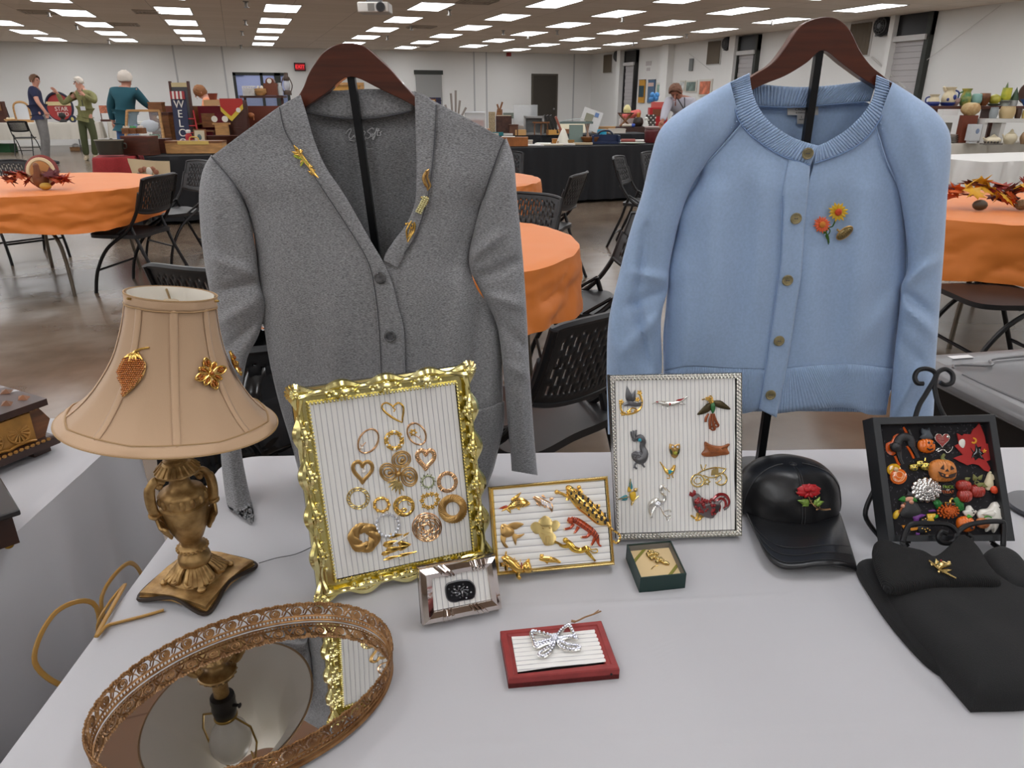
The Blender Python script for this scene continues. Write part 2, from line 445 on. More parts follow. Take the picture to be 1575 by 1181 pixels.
# sprinklers, ceiling registers, projector
spm = mat('sprinkler_metal', (150,148,144), .35,.9)
s0 = None
for (x, y) in [(76,25),(119,45),(379,11),(378,38),(373,54),(371,74),(691,23),(596,61),(633,46),(812,59),(857,53),(957,33),(1187,38),(1056,58),(774,53),(974,70),(168,67)]:
    p = onz(x, y, H - .09)
    if s0 is None:
        s0 = thing('sprinkler', 'small metal fire sprinkler head hanging from the ceiling', 'sprinkler', (p.x, p.y, H), 'sprinkler heads on the ceiling')
        mesh('escutcheon', MB().cyl((0,0,0),(0,0,-.012), .05), spm, s0); mesh('nozzle', MB().cyl((0,0,-.01),(0,0,-.09), .022).cyl((0,0,-.09),(0,0,-.1), .045), spm, s0)
    else: dup(s0, MX.Translation((p.x, p.y, H)))
v0 = None
for (x, y) in [(734,2),(648,41),(232,58 - 40),(60,18),(645,71),(190,37)]:
    p = onz(x, y, H)
    if p.y > Y1 - .6: continue
    if v0 is None:
        v0 = thing('ceiling_vent', 'flat grey ceiling air register between the lights', 'vent', (p.x, p.y, H), 'ceiling air registers')
        s = MB()
        for k in range(4): q = .09 + .07 * k; s.tube([(q, q, -.01),(-q, q, -.01),(-q, -q, -.01),(q, -q, -.01)], .012,4, True)
        mesh('vane', s, mat('register_grey', (186,176,164), .7), v0)
        mesh('backing', MB().box((0,0,-.003),(.62,.62,.006)), mat('register_back', (160,150,140), .8), v0)
    else: dup(v0, MX.Translation((p.x, p.y, H)))
p = atd(577,13,7.6)
o = thing('projector', 'white ceiling projector with a round dark lens above the grey cardigan', 'projector', (p.x, p.y, p.z), rz=rad(-YAW))
mesh('body', MB().box((0,0,0),(.33,.26,.1)), mat('projector_white', (196,194,188), .5), o, bev=.012)
mesh('lens', MB().cyl((.08,-.12,0),(.08,-.15,0), .04), black, o); mesh('lens_ring', MB().tube([(.08 + .043 * math.cos(k * PI / 10), -.14,.043 * math.sin(k * PI / 10)) for k in range(20)], .006,6, True), fans, o)
mesh('air_grille', MB().box((-.02,-.131,0),(.07,.006,.07)), mat('grille_grey', (120,118,112), .6), o)
mesh('ceiling_mount', MB().cyl((0,0,.04),(0,0, H - p.z), .03).box((0,0,.06),(.16,.12,.03)), mat('mount_grey', (90,90,90), .5,.4), o)
# guy lines by the right wall
for (a, b, lab) in [((1344,88),(1424,160), 'thick white rope running down past the blue cardigan shoulder'),((1543,8),(1424,96), 'thin white wire running up from the shutter to the ceiling'),((1062,82),(1095,108), 'fine wire slanting across the side wall by the brown vent')]:
    A, B = rw(*a), rw(*b); A.x -= .25; B.x -= .25
    A.x = X1 - .06; B.x = X1 - .06
    solo('guy_wire', MB().tube([A, B], .018 if 'rope' in lab else .006,6), mat('white_cord', (206,204,200), .7), lab, 'cord')
# ---------------------------------------------------------------- the display table and the one beside it
from mathutils import noise as NZ
T = .74
TA = rad(18.5)
E1, E2 = V((math.cos(TA), -math.sin(TA), 0)), V((math.sin(TA), math.cos(TA), 0))
def TP(a, b, z=T): return E1 * a + E2 * b + Z * z
cloth_w = mat('white_tablecloth', (184,183,186), .7, bump=(900,.12,.0006), sheen=.15)
def draped(a0, a1, b0, b1, drop, seed, creases=(), ztop=T, wave=.018, rc=.05, toP=TP, nper=420):
    """a cloth over a rectangular table top: flat above, waved where it hangs"""
    per = []
    cs = [(a1 - rc, b1 - rc, 0),(a0 + rc, b1 - rc, 90),(a0 + rc, b0 + rc, 180),(a1 - rc, b0 + rc, 270)]
    for cx, cy, an in cs:
        for k in range(13): q = rad(an + 90 * k / 12); per.append((cx + rc * math.cos(q), cy + rc * math.sin(q), math.cos(q), math.sin(q)))
    per.append(per[0])
    L = [0]
    for p, q in zip(per, per[1:]): L.append(L[-1] + math.hypot(p[0] - q[0], p[1] - q[1]))
    def at(t):
        s = t * L[-1]
        for i in range(len(L) - 1):
            if s <= L[i + 1]:
                k = (s - L[i]) / max(L[i + 1] - L[i], 1e-9); return [per[i][j] + (per[i + 1][j] - per[i][j]) * k for j in range(4)], s
        return list(per[-1]), s
    ca, cb = (a0 + a1) / 2,(b0 + b1) / 2
    nt = 64; nd = 16
    pre = [at(i / nper) for i in range(nper)]
    def f(u, v):
        (x, y, nx, ny), s = pre[int(round(u * nper)) % nper]
        j = v * (nt + nd - 1)
        if j <= nt:
            k = j / nt; k = k ** .8
            a, b = ca + (x - ca) * k, cb + (y - cb) * k
            z = .0009 * NZ.noise((a * 9, b * 9, seed)) + .0004 * NZ.noise((a * 30, b * 30, seed))
            for (p, q, wd, am) in creases:
                dx, dy = q[0] - p[0], q[1] - p[1]; l2 = dx * dx + dy * dy
                tt = max(0, min(1,((a - p[0]) * dx + (b - p[1]) * dy) / l2)); d = math.hypot(a - p[0] - dx * tt, b - p[1] - dy * tt)
                z += am * math.exp(-(d / wd) ** 2)
            if k > .985: z -= .004 * ((k - .985) / .015) ** 2
            return toP(a, b, ztop + .001 + z)
        k = (j - nt) / (nd - 1)
        w = wave * k ** .7 * (math.sin(s * 21 + 1.3 * math.sin(s * 5 + seed)) + .5 * math.sin(s * 47 + seed)) + .03 * k + .004
        return toP(x + nx * w, y + ny * w, ztop - .004 - .003 * min(1, k * 8) - drop * k)
    mb = MB().grid(f, nper, nt + nd, cu=True)
    return mb
def fold_table(a0, a1, b0, b1, label, toP=TP, ztop=T):
    o = thing('folding_table', label, 'table', toP((a0 + a1) / 2,(b0 + b1) / 2,0))
    m = mat('table_laminate', (180,176,168), .5); lm = mat('table_leg_grey', (90,92,94), .4,.6)
    ins = .03
    c = [toP(a0 + ins, b0 + ins, 0), toP(a1 - ins, b0 + ins, 0), toP(a1 - ins, b1 - ins, 0), toP(a0 + ins, b1 - ins, 0)]
    mb = MB(); mb.add([V((p.x, p.y, ztop - .035)) for p in c] + [V((p.x, p.y, ztop - .008)) for p in c], [(3,2,1,0),(4,5,6,7),(0,1,5,4),(1,2,6,5),(2,3,7,6),(3,0,4,7)])
    mesh('table_top', mb, m, o, W=True)
    for (s, t) in ((.12,.15),(.88,.15),(.12,.85),(.88,.85)):
        p = toP(a0 + (a1 - a0) * s, b0 + (b1 - b0) * t, 0); mesh('leg', MB().cyl((p.x, p.y, 0),(p.x, p.y, ztop - .035), .014, n=8), lm, o, W=True)
    return o
TAB = (-.487,1.345,.38,1.163)
fold_table(*TAB, 'folding table under the white cloth that carries the brooch displays')
def tab_ab(x, y): p = onz(x, y, T); return (p.dot(E1), p.dot(E2))
cre = [(tab_ab(690,940), tab_ab(1320,912), .004,.0016),(tab_ab(1090,1181), tab_ab(985,905), .004,.0006),(tab_ab(640,1150), tab_ab(1500,1120), .005,.0012),(tab_ab(160,965), tab_ab(330,960), .004,.001),(tab_ab(400,860), tab_ab(480,845), .003,.0012)]
solo('tablecloth', draped(*TAB, .6,1.7, cre), cloth_w, 'white cloth on the display table with lamp, frames and cardigans', 'tablecloth', W=True, loc=TP(.4,.77, T))
LT = (-2.45,-.72,.42,1.34)
def TPL(a, b, z=T): return TP(a, b, z)
fold_table(*LT, 'folding table with the carved wooden chest, left of the lamp')
solo('tablecloth', draped(*LT, .62,4.1, [(tab_ab(15,868), tab_ab(95,850), .006,.004)], wave=.03), cloth_w, 'white cloth under the carved wooden chest, beyond the lamp cord', 'tablecloth', W=True, loc=TP(-1.5,.9, T))

# ---------------------------------------------------------------- garments: cut on an upright plane through their stands
def seg_d(x, y, a, b):
    dx, dy = b[0] - a[0], b[1] - a[1]; l2 = dx * dx + dy * dy or 1
    t = max(0, min(1,((x - a[0]) * dx + (y - a[1]) * dy) / l2)); return math.hypot(x - a[0] - dx * t, y - a[1] - dy * t), t
def folds(tab, x, y):
    w = 0
    for (a, b, wd, am) in tab:
        d, t = seg_d(x, y, a, b)
        if d < wd * 3: w += 1.4 * am * math.exp(-(d / wd) ** 2) * (1 - .55 * abs(2 * t - 1) ** 2)
    return w
class Cloth:
    def __init__(s, base, sides, depth, ftab):
        s.pl = Plane(base, RH, Z); s.sides = sides; s.depth = depth; s.ft = ftab
    def bulge(s, x, y):
        l, r = interp([(q[0], q[1]) for q in s.sides], y), interp([(q[0], q[2]) for q in s.sides], y)
        k = max(-1, min(1,2 * (x - l) / (r - l) - 1)); return interp(s.depth, y) * math.sqrt(max(0,1 - abs(k) ** 2.6))
    def P(s, x, y, w):
        p = s.pl.P(x, y, w)
        if p.z < T + .006: p = onz(x, y, T + .006)
        return p
    def front(s, x, y, add=0): return s.P(x, y, s.bulge(x, y) + folds(s.ft, x, y) + add)
    def coons(s, L, R, Tp, B, nu, nv, wf, add=0):
        L, R, Tp, B = (cr(q, 8) for q in (L, R, Tp, B))
        def f(u, v):
            l, r, t, b = ev(L, v), ev(R, v), ev(Tp, u), ev(B, u)
            x, y = ((1 - u) * l[k] + u * r[k] + (1 - v) * t[k] + v * b[k] - ((1 - u) * (1 - v) * L[0][k] + u * (1 - v) * R[0][k] + (1 - u) * v * L[-1][k] + u * v * R[-1][k]) for k in (0,1))
            return wf(x, y, u, v)
        return MB().grid(f, nu, nv)
    def strip(s, A, B, nu, nv, add, rib=0, amp=0, w=None):
        A, B = cr(A, 10), cr(B, 10)
        def f(u, v):
            a, b = ev(A, u), ev(B, u); x, y = a[0] + (b[0] - a[0]) * v, a[1] + (b[1] - a[1]) * v
            e = add + .0018 * math.sin(PI * v) + (amp * (abs(math.sin(PI * rib * u)) - .6) if rib else 0)
            return s.front(x, y, e) if w is None else s.P(x, y, w + e)
        return MB().grid(f, nu, nv)
    def sleeve(s, rows, d, nr=150, nk=72, wob=None):
        """rows: (outer x, y, inner x, y, w of the middle)"""
        R = cr(rows, 8)
        def f(u, v):
            q = ev(R, v); a = 2 * PI * u
            mx, my, hx, hy = (q[0] + q[2]) / 2,(q[1] + q[3]) / 2,(q[2] - q[0]) / 2,(q[3] - q[1]) / 2
            c = math.cos(a); c = math.copysign(abs(c) ** .8, c)
            x, y = mx - hx * c, my - hy * c
            sn = math.sin(a); w = q[4] + d * interp([(0,.5),(.15,1),(1,.8)], v) * math.copysign(abs(sn) ** .9, sn)
            w += folds(s.ft, x, y) * max(0, min(1,(sn + .2) / .7))
            return s.P(x, y, w)
        return MB().grid(f, nk, nr, cu=True)
def heather():
    m = mat('grey_heather_jersey', (128,128,131), .9, sheen=.2)
    nt = m.node_tree; N = nt.nodes; L = nt.links; b = N['Principled BSDF']
    tc = N.new('ShaderNodeTexCoord'); mp = N.new('ShaderNodeMapping'); mp.inputs['Scale'].default_value = (330,330,1300); mp.inputs['Rotation'].default_value = (0, rad(8), 0)
    n = N.new('ShaderNodeTexNoise'); n.inputs['Scale'].default_value = 1; n.inputs['Detail'].default_value = 3
    L.new(tc.outputs['Object'], mp.inputs[0]); L.new(mp.outputs[0], n.inputs[0])
    r = N.new('ShaderNodeValToRGB'); e = r.color_ramp.elements
    e[0].position, e[0].color = .33, lin((102,102,104)); e[1].position, e[1].color = .68, lin((166,166,168))
    L.new(n.outputs[0], r.inputs[0]); L.new(r.outputs[0], b.inputs['Base Color'])
    bp = N.new('ShaderNodeBump'); bp.inputs['Strength'].default_value = .25; bp.inputs['Distance'].default_value = .0006
    L.new(n.outputs[0], bp.inputs['Height']); L.new(bp.outputs[0], b.inputs['Normal'])
    return m
grey = heather()
blue = mat('blue_cotton_knit', (156,180,212), .85, var=(260,.05), bump=(1400,.3,.0005), sheen=.3)
wood = mat('walnut_hanger', (82,36,19), .3, var=(6,.35), stretch=(1,1,14), coat=.3)
blackm = mat('stand_black', (16,17,20), .35,.3)

# --- stands (pole with a wooden hanger on top)
def stand(base, top, outline, pl, label, lean):
    o = thing('garment_stand', label, 'garment stand', base)
    ppt = pl.P(*top, 0)
    mesh('base', MB().lathe([(.046,0),(.047,.003),(.044,.006),(.012,.008),(.011,.02),(0,.02)], n=40), blackm, o)
    d = (ppt - base); ex = RH
    mesh('pole', MB().tube([base + Z * .008, base + d * .55], .0085,4, nrm=FH + RH).tube([base + d * .5, ppt + d.normalized() * .012], .0072,4, nrm=FH + RH), blackm, o, W=True, ang=20)
    pts = cr(outline, 5, True)
    mb = MB(pl.M); uv = [pl.uv(x, y) for x, y in pts]
    mb.prism(uv, -.009,.009)
    mesh('hanger', mb, wood, o, W=True, bev=.004, ang=50)
    return o
gb = onz(630,742, T); bb = onz(1166,727, T)
gb.z = bb.z = T + .0035
GP, BP = Plane(gb, RH, Z), Plane(bb, RH, Z)
stand(gb, (541,122), [(400,222),(440,178),(466,140),(476,116),(487,97),(502,79),(521,69),(543,67),(564,73),(584,90),(603,108),(625,133),(655,162),(722,200),(722,212),(660,178),(635,161),(588,138),(540,118),(506,142),(469,168),(440,196),(404,232)], GP,
      'black countertop stand with a wooden hanger carrying the grey cardigan', 0)
stand(bb, (1259,82), [(1090,162),(1125,138),(1155,117),(1183,99),(1204,73),(1219,51),(1237,35),(1263,27),(1285,31),(1303,47),(1318,77),(1336,102),(1360,122),(1405,165),(1400,174),(1345,135),(1321,120),(1292,99),(1262,78),(1237,97),(1204,117),(1161,135),(1098,173)], BP,
      'black countertop stand with a wooden hanger carrying the blue cardigan', 0)

# --- grey cardigan
GS = [(140,290,815),(200,310,795),(250,322,784),(330,384,737),(400,397,722),(470,402,764),(560,413,772),(640,436,774),(700,456,763),(770,470,742)]
GD = [(140,.02),(200,.029),(300,.042),(450,.05),(650,.05),(770,.06)]
GF = [((700,190),(690,420), 26,.006),((655,300),(640,600), 22,.005),((716,395),(690,600), 16,.008),((740,450),(725,620), 10,-.006),((450,260),(440,520), 30,.004),((520,420),(510,640), 24,.005),((470,500),(490,600), 16,-.004),
      ((722,398),(770,360), 9,.007),((728,432),(800,400), 9,-.006),((745,455),(806,470), 9,.006),((760,485),(812,540), 8,-.005),((775,560),(815,580), 9,.004),((720,395),(775,250), 14,.004),
      ((398,425),(330,400), 10,.006),((396,436),(330,450), 9,-.007),((405,455),(335,500), 10,.006),((400,490),(345,540), 9,-.005),((390,330),(345,260), 14,.004),((330,300),(335,420), 10,.004),
      ((352,690),(365,790), 6,.003),((800,600),(808,720), 8,.004),((760,520),(750,760), 12,.006)]
G = Cloth(gb, GS, GD, GF)
gc = thing('cardigan', 'grey heathered V-neck cardigan on a wooden hanger with gold brooches', 'cardigan', gb)
gL = [(462,146),(470,170),(483,215),(500,255),(530,300),(570,370),(588,400)]
gLx = gL + [(603,435),(612,471),(621,507),(623,570),(625,660),(625,762)]
gR = [(638,140),(639,180),(641,260),(639,310),(625,345),(605,372),(590,400)]
sideL = [(325,241),(362,285),(384,330),(394,380),(398,425),(402,470),(408,510),(416,560),(430,620),(448,680),(466,748)]
sideR = [(776,214),(765,240),(748,290),(735,340),(728,380),(722,405),(734,446),(764,482),(770,520),(772,580),(773,620),(770,667),(759,720),(745,754)]
mesh('front_panel', G.coons(sideL, gLx, [(325,241),(380,200),(430,164),(462,146)], [(466,748),(540,760),(625,762)], 60,110, lambda x, y, u, v: G.front(x, y, .002)), grey, gc, W=True, solid=.0014)
mesh('front_panel', G.coons(gR + [(598,450),(604,520),(606,600),(608,762)], sideR, [(638,140),(680,162),(730,188),(776,214)], [(608,762),(680,762),(745,754)], 60,110, lambda x, y, u, v: G.front(x, y, -.001)), grey, gc, W=True, solid=.0014)
mesh('back_panel', G.coons(sideL, sideR, [(325,243),(380,204),(430,168),(470,143),(540,139),(638,141),(680,166),(730,192),(776,217)], [(466,748),(600,752),(745,754)], 70,80,
     lambda x, y, u, v: G.P(x, y, -interp(GD, y) * .8 * math.sqrt(max(0,1 - abs(2 * u - 1) ** 2.4)) - .001)), grey, gc, W=True, solid=.0014)
mesh('neckband', G.strip([(428,165),(436,200),(455,232),(495,292),(530,345),(563,400),(575,450),(582,520),(585,600),(588,762)], gLx, 120,8,.0045), grey, gc, W=True, solid=.0016)
mesh('neckband', G.strip(gR, [(672,160),(669,220),(660,300),(641,360),(624,388),(612,412)], 80,8,.003), grey, gc, W=True, solid=.0016)
mesh('back_neckband', G.strip([(469,143),(510,140),(573,137),(638,141)], [(471,175),(528,184),(580,183),(633,173)], 50,6,0, w=-.010), grey, gc, W=True, solid=.002)
mesh('sleeve', G.sleeve([(325,238,328,243,0),(312,262,360,283,.002),(306,300,382,328,.006),(309,360,393,380,.01),(317,420,399,432,.012),(328,475,408,470,.012),(335,520,398,515,.014),(339,560,380,552,.018),(340,620,370,618,.024),(339,685,370,680,.03),(343,735,378,732,.045),(349,775,391,790,.07),(354,783,388,806,.08)], .026), grey, gc, W=True)
mesh('sleeve', G.sleeve([(779,212,775,216,0),(790,245,758,262,.002),(795,300,746,295,.006),(801,360,730,350,.01),(806,420,721,405,.014),(810,480,740,450,.016),(813,540,764,500,.016),(816,590,774,570,.018),(820,650,780,640,.018),(824,700,785,695,.02),(827,731,787,724,.02)], .026), grey, gc, W=True)
def seamline(C, pts, r=.0007, add=.0026):
    return [C.front(x, y, add) for x, y in cr(pts, 8)]
sm = mat('grey_seam_thread', (84,84,88), .9)
mb = MB()
mb.tube(seamline(G, sideL[:5], add=.006), .0008,5); mb.tube(seamline(G, sideR[:6], add=.004), .0008,5)
mb.tube(seamline(G, [(430,165),(438,200),(457,232),(497,292),(532,345),(565,400),(577,450),(584,520),(587,600)], add=.0068), .0007,5)
mb.tube(seamline(G, [(671,161),(668,220),(659,300),(640,360),(622,390)], add=.0052), .0007,5)
mb.tube([G.P(x, y, -.0065) for x, y in cr([(471,173),(528,182),(580,181),(633,171)], 8)], .0011,5)
mesh('seam', mb, sm, gc, W=True)
pk = G.coons([(610,612),(606,690),(600,756)], [(775,617),(772,668),(748,748)], [(610,632),(725,632),(775,617)], [(600,756),(690,756),(748,748)], 26,20, lambda x, y, u, v: G.front(x, y, .006 + .004 * math.sin(PI * u) * (1 - v)))
mesh('pocket', pk, grey, gc, W=True, solid=.002)
def button(C, parent, x, y, r, m, add, name='button'):
    c = C.front(x, y, add); M = C.pl.M.copy(); M.translation = c
    mb = MB(M).lathe([(0,0),(r * .9,0),(r, .0008),(r * .96,.0022),(r * .8,.0026),(r * .7,.0018),(0,.0018)], n=24)
    b = mesh(name, mb, m, parent, W=True)
    h = MB(M)
    for s in (-1,1): h.ball((s * r * .22,0,.0019),(r * .12, r * .12,.0003), 8)
    h.tube([(-r * .22,0,.0021),(r * .22,0,.0021)], r * .06,5)
    mesh('thread', h, sm, b, W=True)
gbm = mat('smoky_button', (96,96,98), .1, var=(160,.5), coat=.6)
button(G, gc, 585,427,.0088, gbm, .0085); button(G, gc, 600,517,.0088, gbm, .0085)
lt = mat('white_print', (206,206,208), .8)
lb = None
mb = MB()
# the printed neck script: strokes traced on the inside of the back
zx = lambda q: [(510 + x / 14.32,180 + y / 14.32) for x, y in q]
for q in ([(310,370),(360,300),(410,262),(435,290),(390,380),(385,450),(430,470),(480,420),(505,395)], [(380,495),(430,515),(500,535)], [(690,390),(690,350),(715,310),(740,340),(715,400),(700,440),(730,470),(735,500),(710,530)],
          [(920,275),(900,245),(840,270),(790,320),(850,370),(850,430),(790,470),(740,450)], [(880,370),(865,410),(890,425),(915,390),(890,370)], [(930,380),(990,290),(1000,240),(975,300),(950,420),(915,495),(900,470),(945,420)], [(1040,250),(1010,330),(1005,400),(1035,400)], [(985,300),(1055,290)], [(1105,320),(1070,345),(1085,385),(1050,410)], [(470,410),(520,440),(560,350),(580,420),(640,400),(680,350)]):
    mb.tube([G.P(x, y, -interp(GD, y) * .8 + .003) for x, y in cr(zx(q), 5)], .00075,5)
mesh('neck_print', mb, lt, gc, W=True, label='white script print inside the back of the neck')
def printed(C, parent, txt, x, y, size, w, m, rot=0):
    M = C.pl.M.copy(); M.translation = C.P(x, y, w); return text_mesh('neck_print_lettering', txt, size, M @ MX.Rotation(rot, 4, 'Z'), m, parent, .0002)
printed(G, gc, 'S', 564.5,221,.0042,-.018, lt); printed(G, gc, 'Made in Taiwan', 562,228.5,.0032,-.018, lt)

# --- blue cardigan
BS = [(120,1130,1370),(200,1100,1380),(260,1080,1385),(340,1044,1391),(420,1029,1393),(470,1026,1384),(560,1022,1373),(650,1024,1362)]
BD = [(120,.02),(200,.029),(300,.044),(450,.052),(650,.05)]
BF = [((1100,300),(1085,560), 20,.008),((1150,300),(1130,560), 16,-.005),((1060,420),(1050,600), 14,.006),((1175,260),(1165,480), 16,.005),((1335,300),(1310,560), 20,.008),((1290,300),(1280,560), 18,-.004),((1386,440),(1330,520), 14,.006),((1250,400),(1245,600), 16,.004),((1215,300),(1200,420), 8,.003),
      ((1030,430),(975,420), 9,.006),((1026,445),(965,470), 9,-.006),((1018,480),(960,540), 10,.007),((993,350),(979,467), 7,-.008),((979,467),(996,563), 7,-.008),((1005,250),(985,420), 12,.005),((940,500),(960,600), 12,.006),
      ((1388,437),(1440,400), 9,.006),((1390,450),(1430,480), 8,-.006),((1388,470),(1445,520), 9,.006),((1380,520),(1430,570), 9,-.004),((1430,260),(1425,400), 14,.005),((1420,560),(1375,640), 10,.006),
      ((1085,150),(1030,260), 16,.004),((1400,170),(1435,280), 16,.004)]
B = Cloth(bb, BS, BD, BF)
bc = thing('cardigan', 'pale blue knitted crew-neck cardigan on a wooden hanger with five buttons', 'cardigan', bb)
outL = [(1123,127),(1126,152),(1140,191),(1169,219),(1204,240),(1246,254)]
outR = [(1373,127),(1368,155),(1347,194),(1325,219),(1293,237),(1252,252)]
inL = [(1153,113),(1156,137),(1165,162),(1183,187),(1212,208),(1233,217),(1258,224)]
inR = [(1348,116),(1343,148),(1329,173),(1304,198),(1276,216),(1256,225)]
ragL = [(1140,191),(1116,219),(1084,255),(1062,290),(1044,340),(1036,376),(1030,407)]
ragR = [(1347,194),(1364,248),(1382,290),(1391,340),(1395,376),(1394,421)]
bsL = ragL + [(1027,450),(1024,485),(1021,520),(1022,570)]
bsR = ragR + [(1386,440),(1384,464),(1379,510),(1373,567)]
opn = [(1246,253),(1242,301),(1236,361),(1233,414),(1224,474),(1213,546),(1210,567)]
mesh('front_panel', B.coons(bsL, opn, outL[2:], [(1022,570),(1064,563),(1130,566),(1210,567)], 60,100, lambda x, y, u, v: B.front(x, y, .002)), blue, bc, W=True, solid=.002)
mesh('front_panel', B.coons([(1250,251),(1236,301),(1228,361),(1222,420),(1214,480),(1206,567)], bsR, [(1252,252),(1293,237),(1325,219),(1347,194)], [(1206,567),(1297,561),(1373,567)], 60,100, lambda x, y, u, v: B.front(x, y, -.002)), blue, bc, W=True, solid=.002)
mesh('back_panel', B.coons(bsL[:-1] + [(1022,600)], bsR[:-1] + [(1370,600)], [(1140,191),(1150,160),(1200,160),(1276,158),(1335,158),(1347,194)], [(1022,600),(1200,600),(1370,600)], 60,70,
     lambda x, y, u, v: B.P(x, y, -interp(BD, y) * .8 * math.sqrt(max(0,1 - abs(2 * u - 1) ** 2.4)) - .001)), blue, bc, W=True, solid=.002)
mesh('neckband', B.strip(outL, inL, 46 * 6,8,.0035,46,.0032), blue, bc, W=True, solid=.0015)
mesh('neckband', B.strip(inR, outR, 40 * 6,8,.0015,40,.0032), blue, bc, W=True, solid=.0015)
mesh('back_neckband', B.strip([(1153,128),(1233,134),(1311,128),(1349,119)], [(1158,163),(1222,165),(1276,161),(1338,156)], 46 * 6,6,0,46,.0028, w=-.012), blue, bc, W=True, solid=.0015)
rib1 = B.strip([(1022,569),(1064,563),(1130,566),(1176,567)], [(1024,640),(1060,640),(1140,636),(1167,629)], 60 * 5,8,.001,60,.0014)
mesh('hem_rib', rib1, blue, bc, W=True, solid=.0015)
mesh('hem_rib', B.strip([(1204,567),(1297,560),(1373,567)], [(1192,636),(1275,627),(1310,628),(1335,637),(1362,638)], 66 * 5,8,.001,66,.0014), blue, bc, W=True, solid=.0015)
mesh('back_hem_rib', B.strip([(1022,598),(1200,598),(1370,598)], [(1026,636),(1200,632),(1360,634)], 100 * 4,5,0,100,.0014, w=-.03), blue, bc, W=True, solid=.0015)
mesh('placket', B.strip([(1213,246),(1203,301),(1201,361),(1197,421),(1183,521),(1176,567),(1167,629)], [(1246,253),(1242,301),(1236,361),(1233,414),(1224,474),(1213,546),(1194,642)], 100,8,.0042), blue, bc, W=True, solid=.002)
mesh('sleeve', B.sleeve([(1123,126,1140,191,.006),(1085,147,1117,218,.008),(1040,175,1085,254,.01),(1014,202,1062,290,.012),(1000,245,1046,335,.012),(987,300,1036,376,.014),(969,356,1030,410,.014),(950,430,1027,446,.016),(936,495,1017,490,.018),(933,570,1018,566,.02),(934,620,1012,620,.024),(935,668,1005,668,.028)], .03), blue, bc, W=True)
mesh('sleeve', B.sleeve([(1373,126,1347,194,.006),(1406,147,1362,245,.008),(1440,172,1380,288,.01),(1461,205,1389,330,.012),(1462,250,1394,365,.012),(1457,304,1396,395,.014),(1453,372,1394,420,.014),(1449,425,1386,440,.016),(1444,492,1384,470,.018),(1439,563,1374,563,.018),(1436,634,1369,630,.02),(1432,668,1366,666,.02)], .03), blue, bc, W=True)
bsm = mat('blue_seam', (126,152,192), .9)
mb = MB()
mb.tube(seamline(B, ragL, add=.006), .0010,5); mb.tube(seamline(B, ragR, add=.004), .0010,5)
for rg, ad in ((ragL, .005),(ragR, .003)):
    q = cr(rg, 5)
    for i, (x, y) in enumerate(q):
        if i % 1 == 0:
            s = -1 if rg is ragL else 1
            mb.ball(B.front(x + s * 7, y - 4, ad), .0013,6)
mesh('raglan_seam', mb, blue, bc, W=True)
mb = MB().tube(seamline(B, outL, add=.0062), .0008,5).tube(seamline(B, outR, add=.0042), .0008,5)
mb.tube(seamline(B, [(1204,301),(1202,361),(1198,421),(1184,521),(1168,627)], add=.0068), .0006,5).tube([B.P(x, y, -.009) for x, y in cr([(1165,163),(1222,165),(1276,161),(1329,157)], 8)], .0009,5)
mesh('seam', mb, bsm, bc, W=True)
hb = mat('horn_button', (140,128,92), .3, var=(120,.35), coat=.4)
for x, y in ((1242,236),(1224,336),(1211,431),(1198,524),(1185,607)): button(B, bc, x, y, .0082, hb, .0085)
tagm = mat('label_grey_satin', (186,184,180), .5)
def flat_patch(C, parent, name, x0, y0, x1, y1, w, m, th=.001):
    q = [C.pl.uv(x, y, w) for x, y in ((x0, y1),(x1, y1),(x1, y0),(x0, y0))]
    return mesh(name, MB(C.pl.M).prism(q, w, w + th), m, parent, W=True)
flat_patch(B, bc, 'neck_label', 1211,163,1258,177,-.0165, tagm); flat_patch(B, bc, 'size_label', 1226,177,1246,190.5,-.0165, tagm)
ink = mat('black_ink', (24,24,26), .7)
def lettering(C, parent, txt, x, y, size, w, m, align='CENTER', name='lettering'):
    M = C.pl.M.copy(); M.translation = C.P(x, y, w); return text_mesh(name, txt, size, M, m, parent, .0001, align=align)
lettering(B, bc, 'CROWN', 1223,168.5,.0055,-.0152, ink, 'LEFT'); lettering(B, bc, '& ESSENTIALS', 1224,173.5,.003,-.0152, ink, 'LEFT')
lettering(B, bc, 'L', 1233,180,.0042,-.0152, ink); lettering(B, bc, 'MADE IN', 1234,184,.0024,-.0152, ink)
# ---------------------------------------------------------------- table lamp
gilt = mat('antique_gilt', (132,100,58), .42,.7, var=(60,.35), bump=(260,.35,.0008), col2=(186,152,100))
giltd = mat('gilt_recess', (104,78,40), .55,.6)
fabric = mat('lampshade_silk', (184,153,122), .8, bump=(900,.3,.0004), stretch=(1,1,.3), sheen=.2)
trimf = mat('lampshade_trim', (190,158,126), .75, bump=(1200,.4,.0005), sheen=.2)
liner = mat('lampshade_liner', (236,230,218), .8)
LB = V((-.124,.876, T + .0025))
lamp = thing('table_lamp', 'antique gilt urn table lamp with a beige bell shade', 'lamp', LB, rz=rad(-36))
hs = .05
def base_plate(u, v):
    a = 2 * PI * u; c, s = math.cos(a), math.sin(a); q = hs / max(abs(c), abs(s)); k = v
    x, y = q * c, q * s; mid = 1 - min(1, abs(abs(x) - abs(y)) / hs) ** .8       # 1 at the corners
    inw = 1 - .03 * (1 - mid)
    if v < .25: z = (.009 * (1 - mid)) + .006 * v / .25; r = inw * (1.03 - .05 * v)
    elif v < .5: z = .006 + .009 * (1 - mid) * .6 + .006 * (v - .25) / .25; r = inw * .99
    else: z = .0125 + .004 * (1 - mid) * (1 - v) * 2 + .004 * (v - .5) * 2; r = inw * (1.0 - 1.0 * (v - .5) * 2)
    return (x * r, y * r, z)
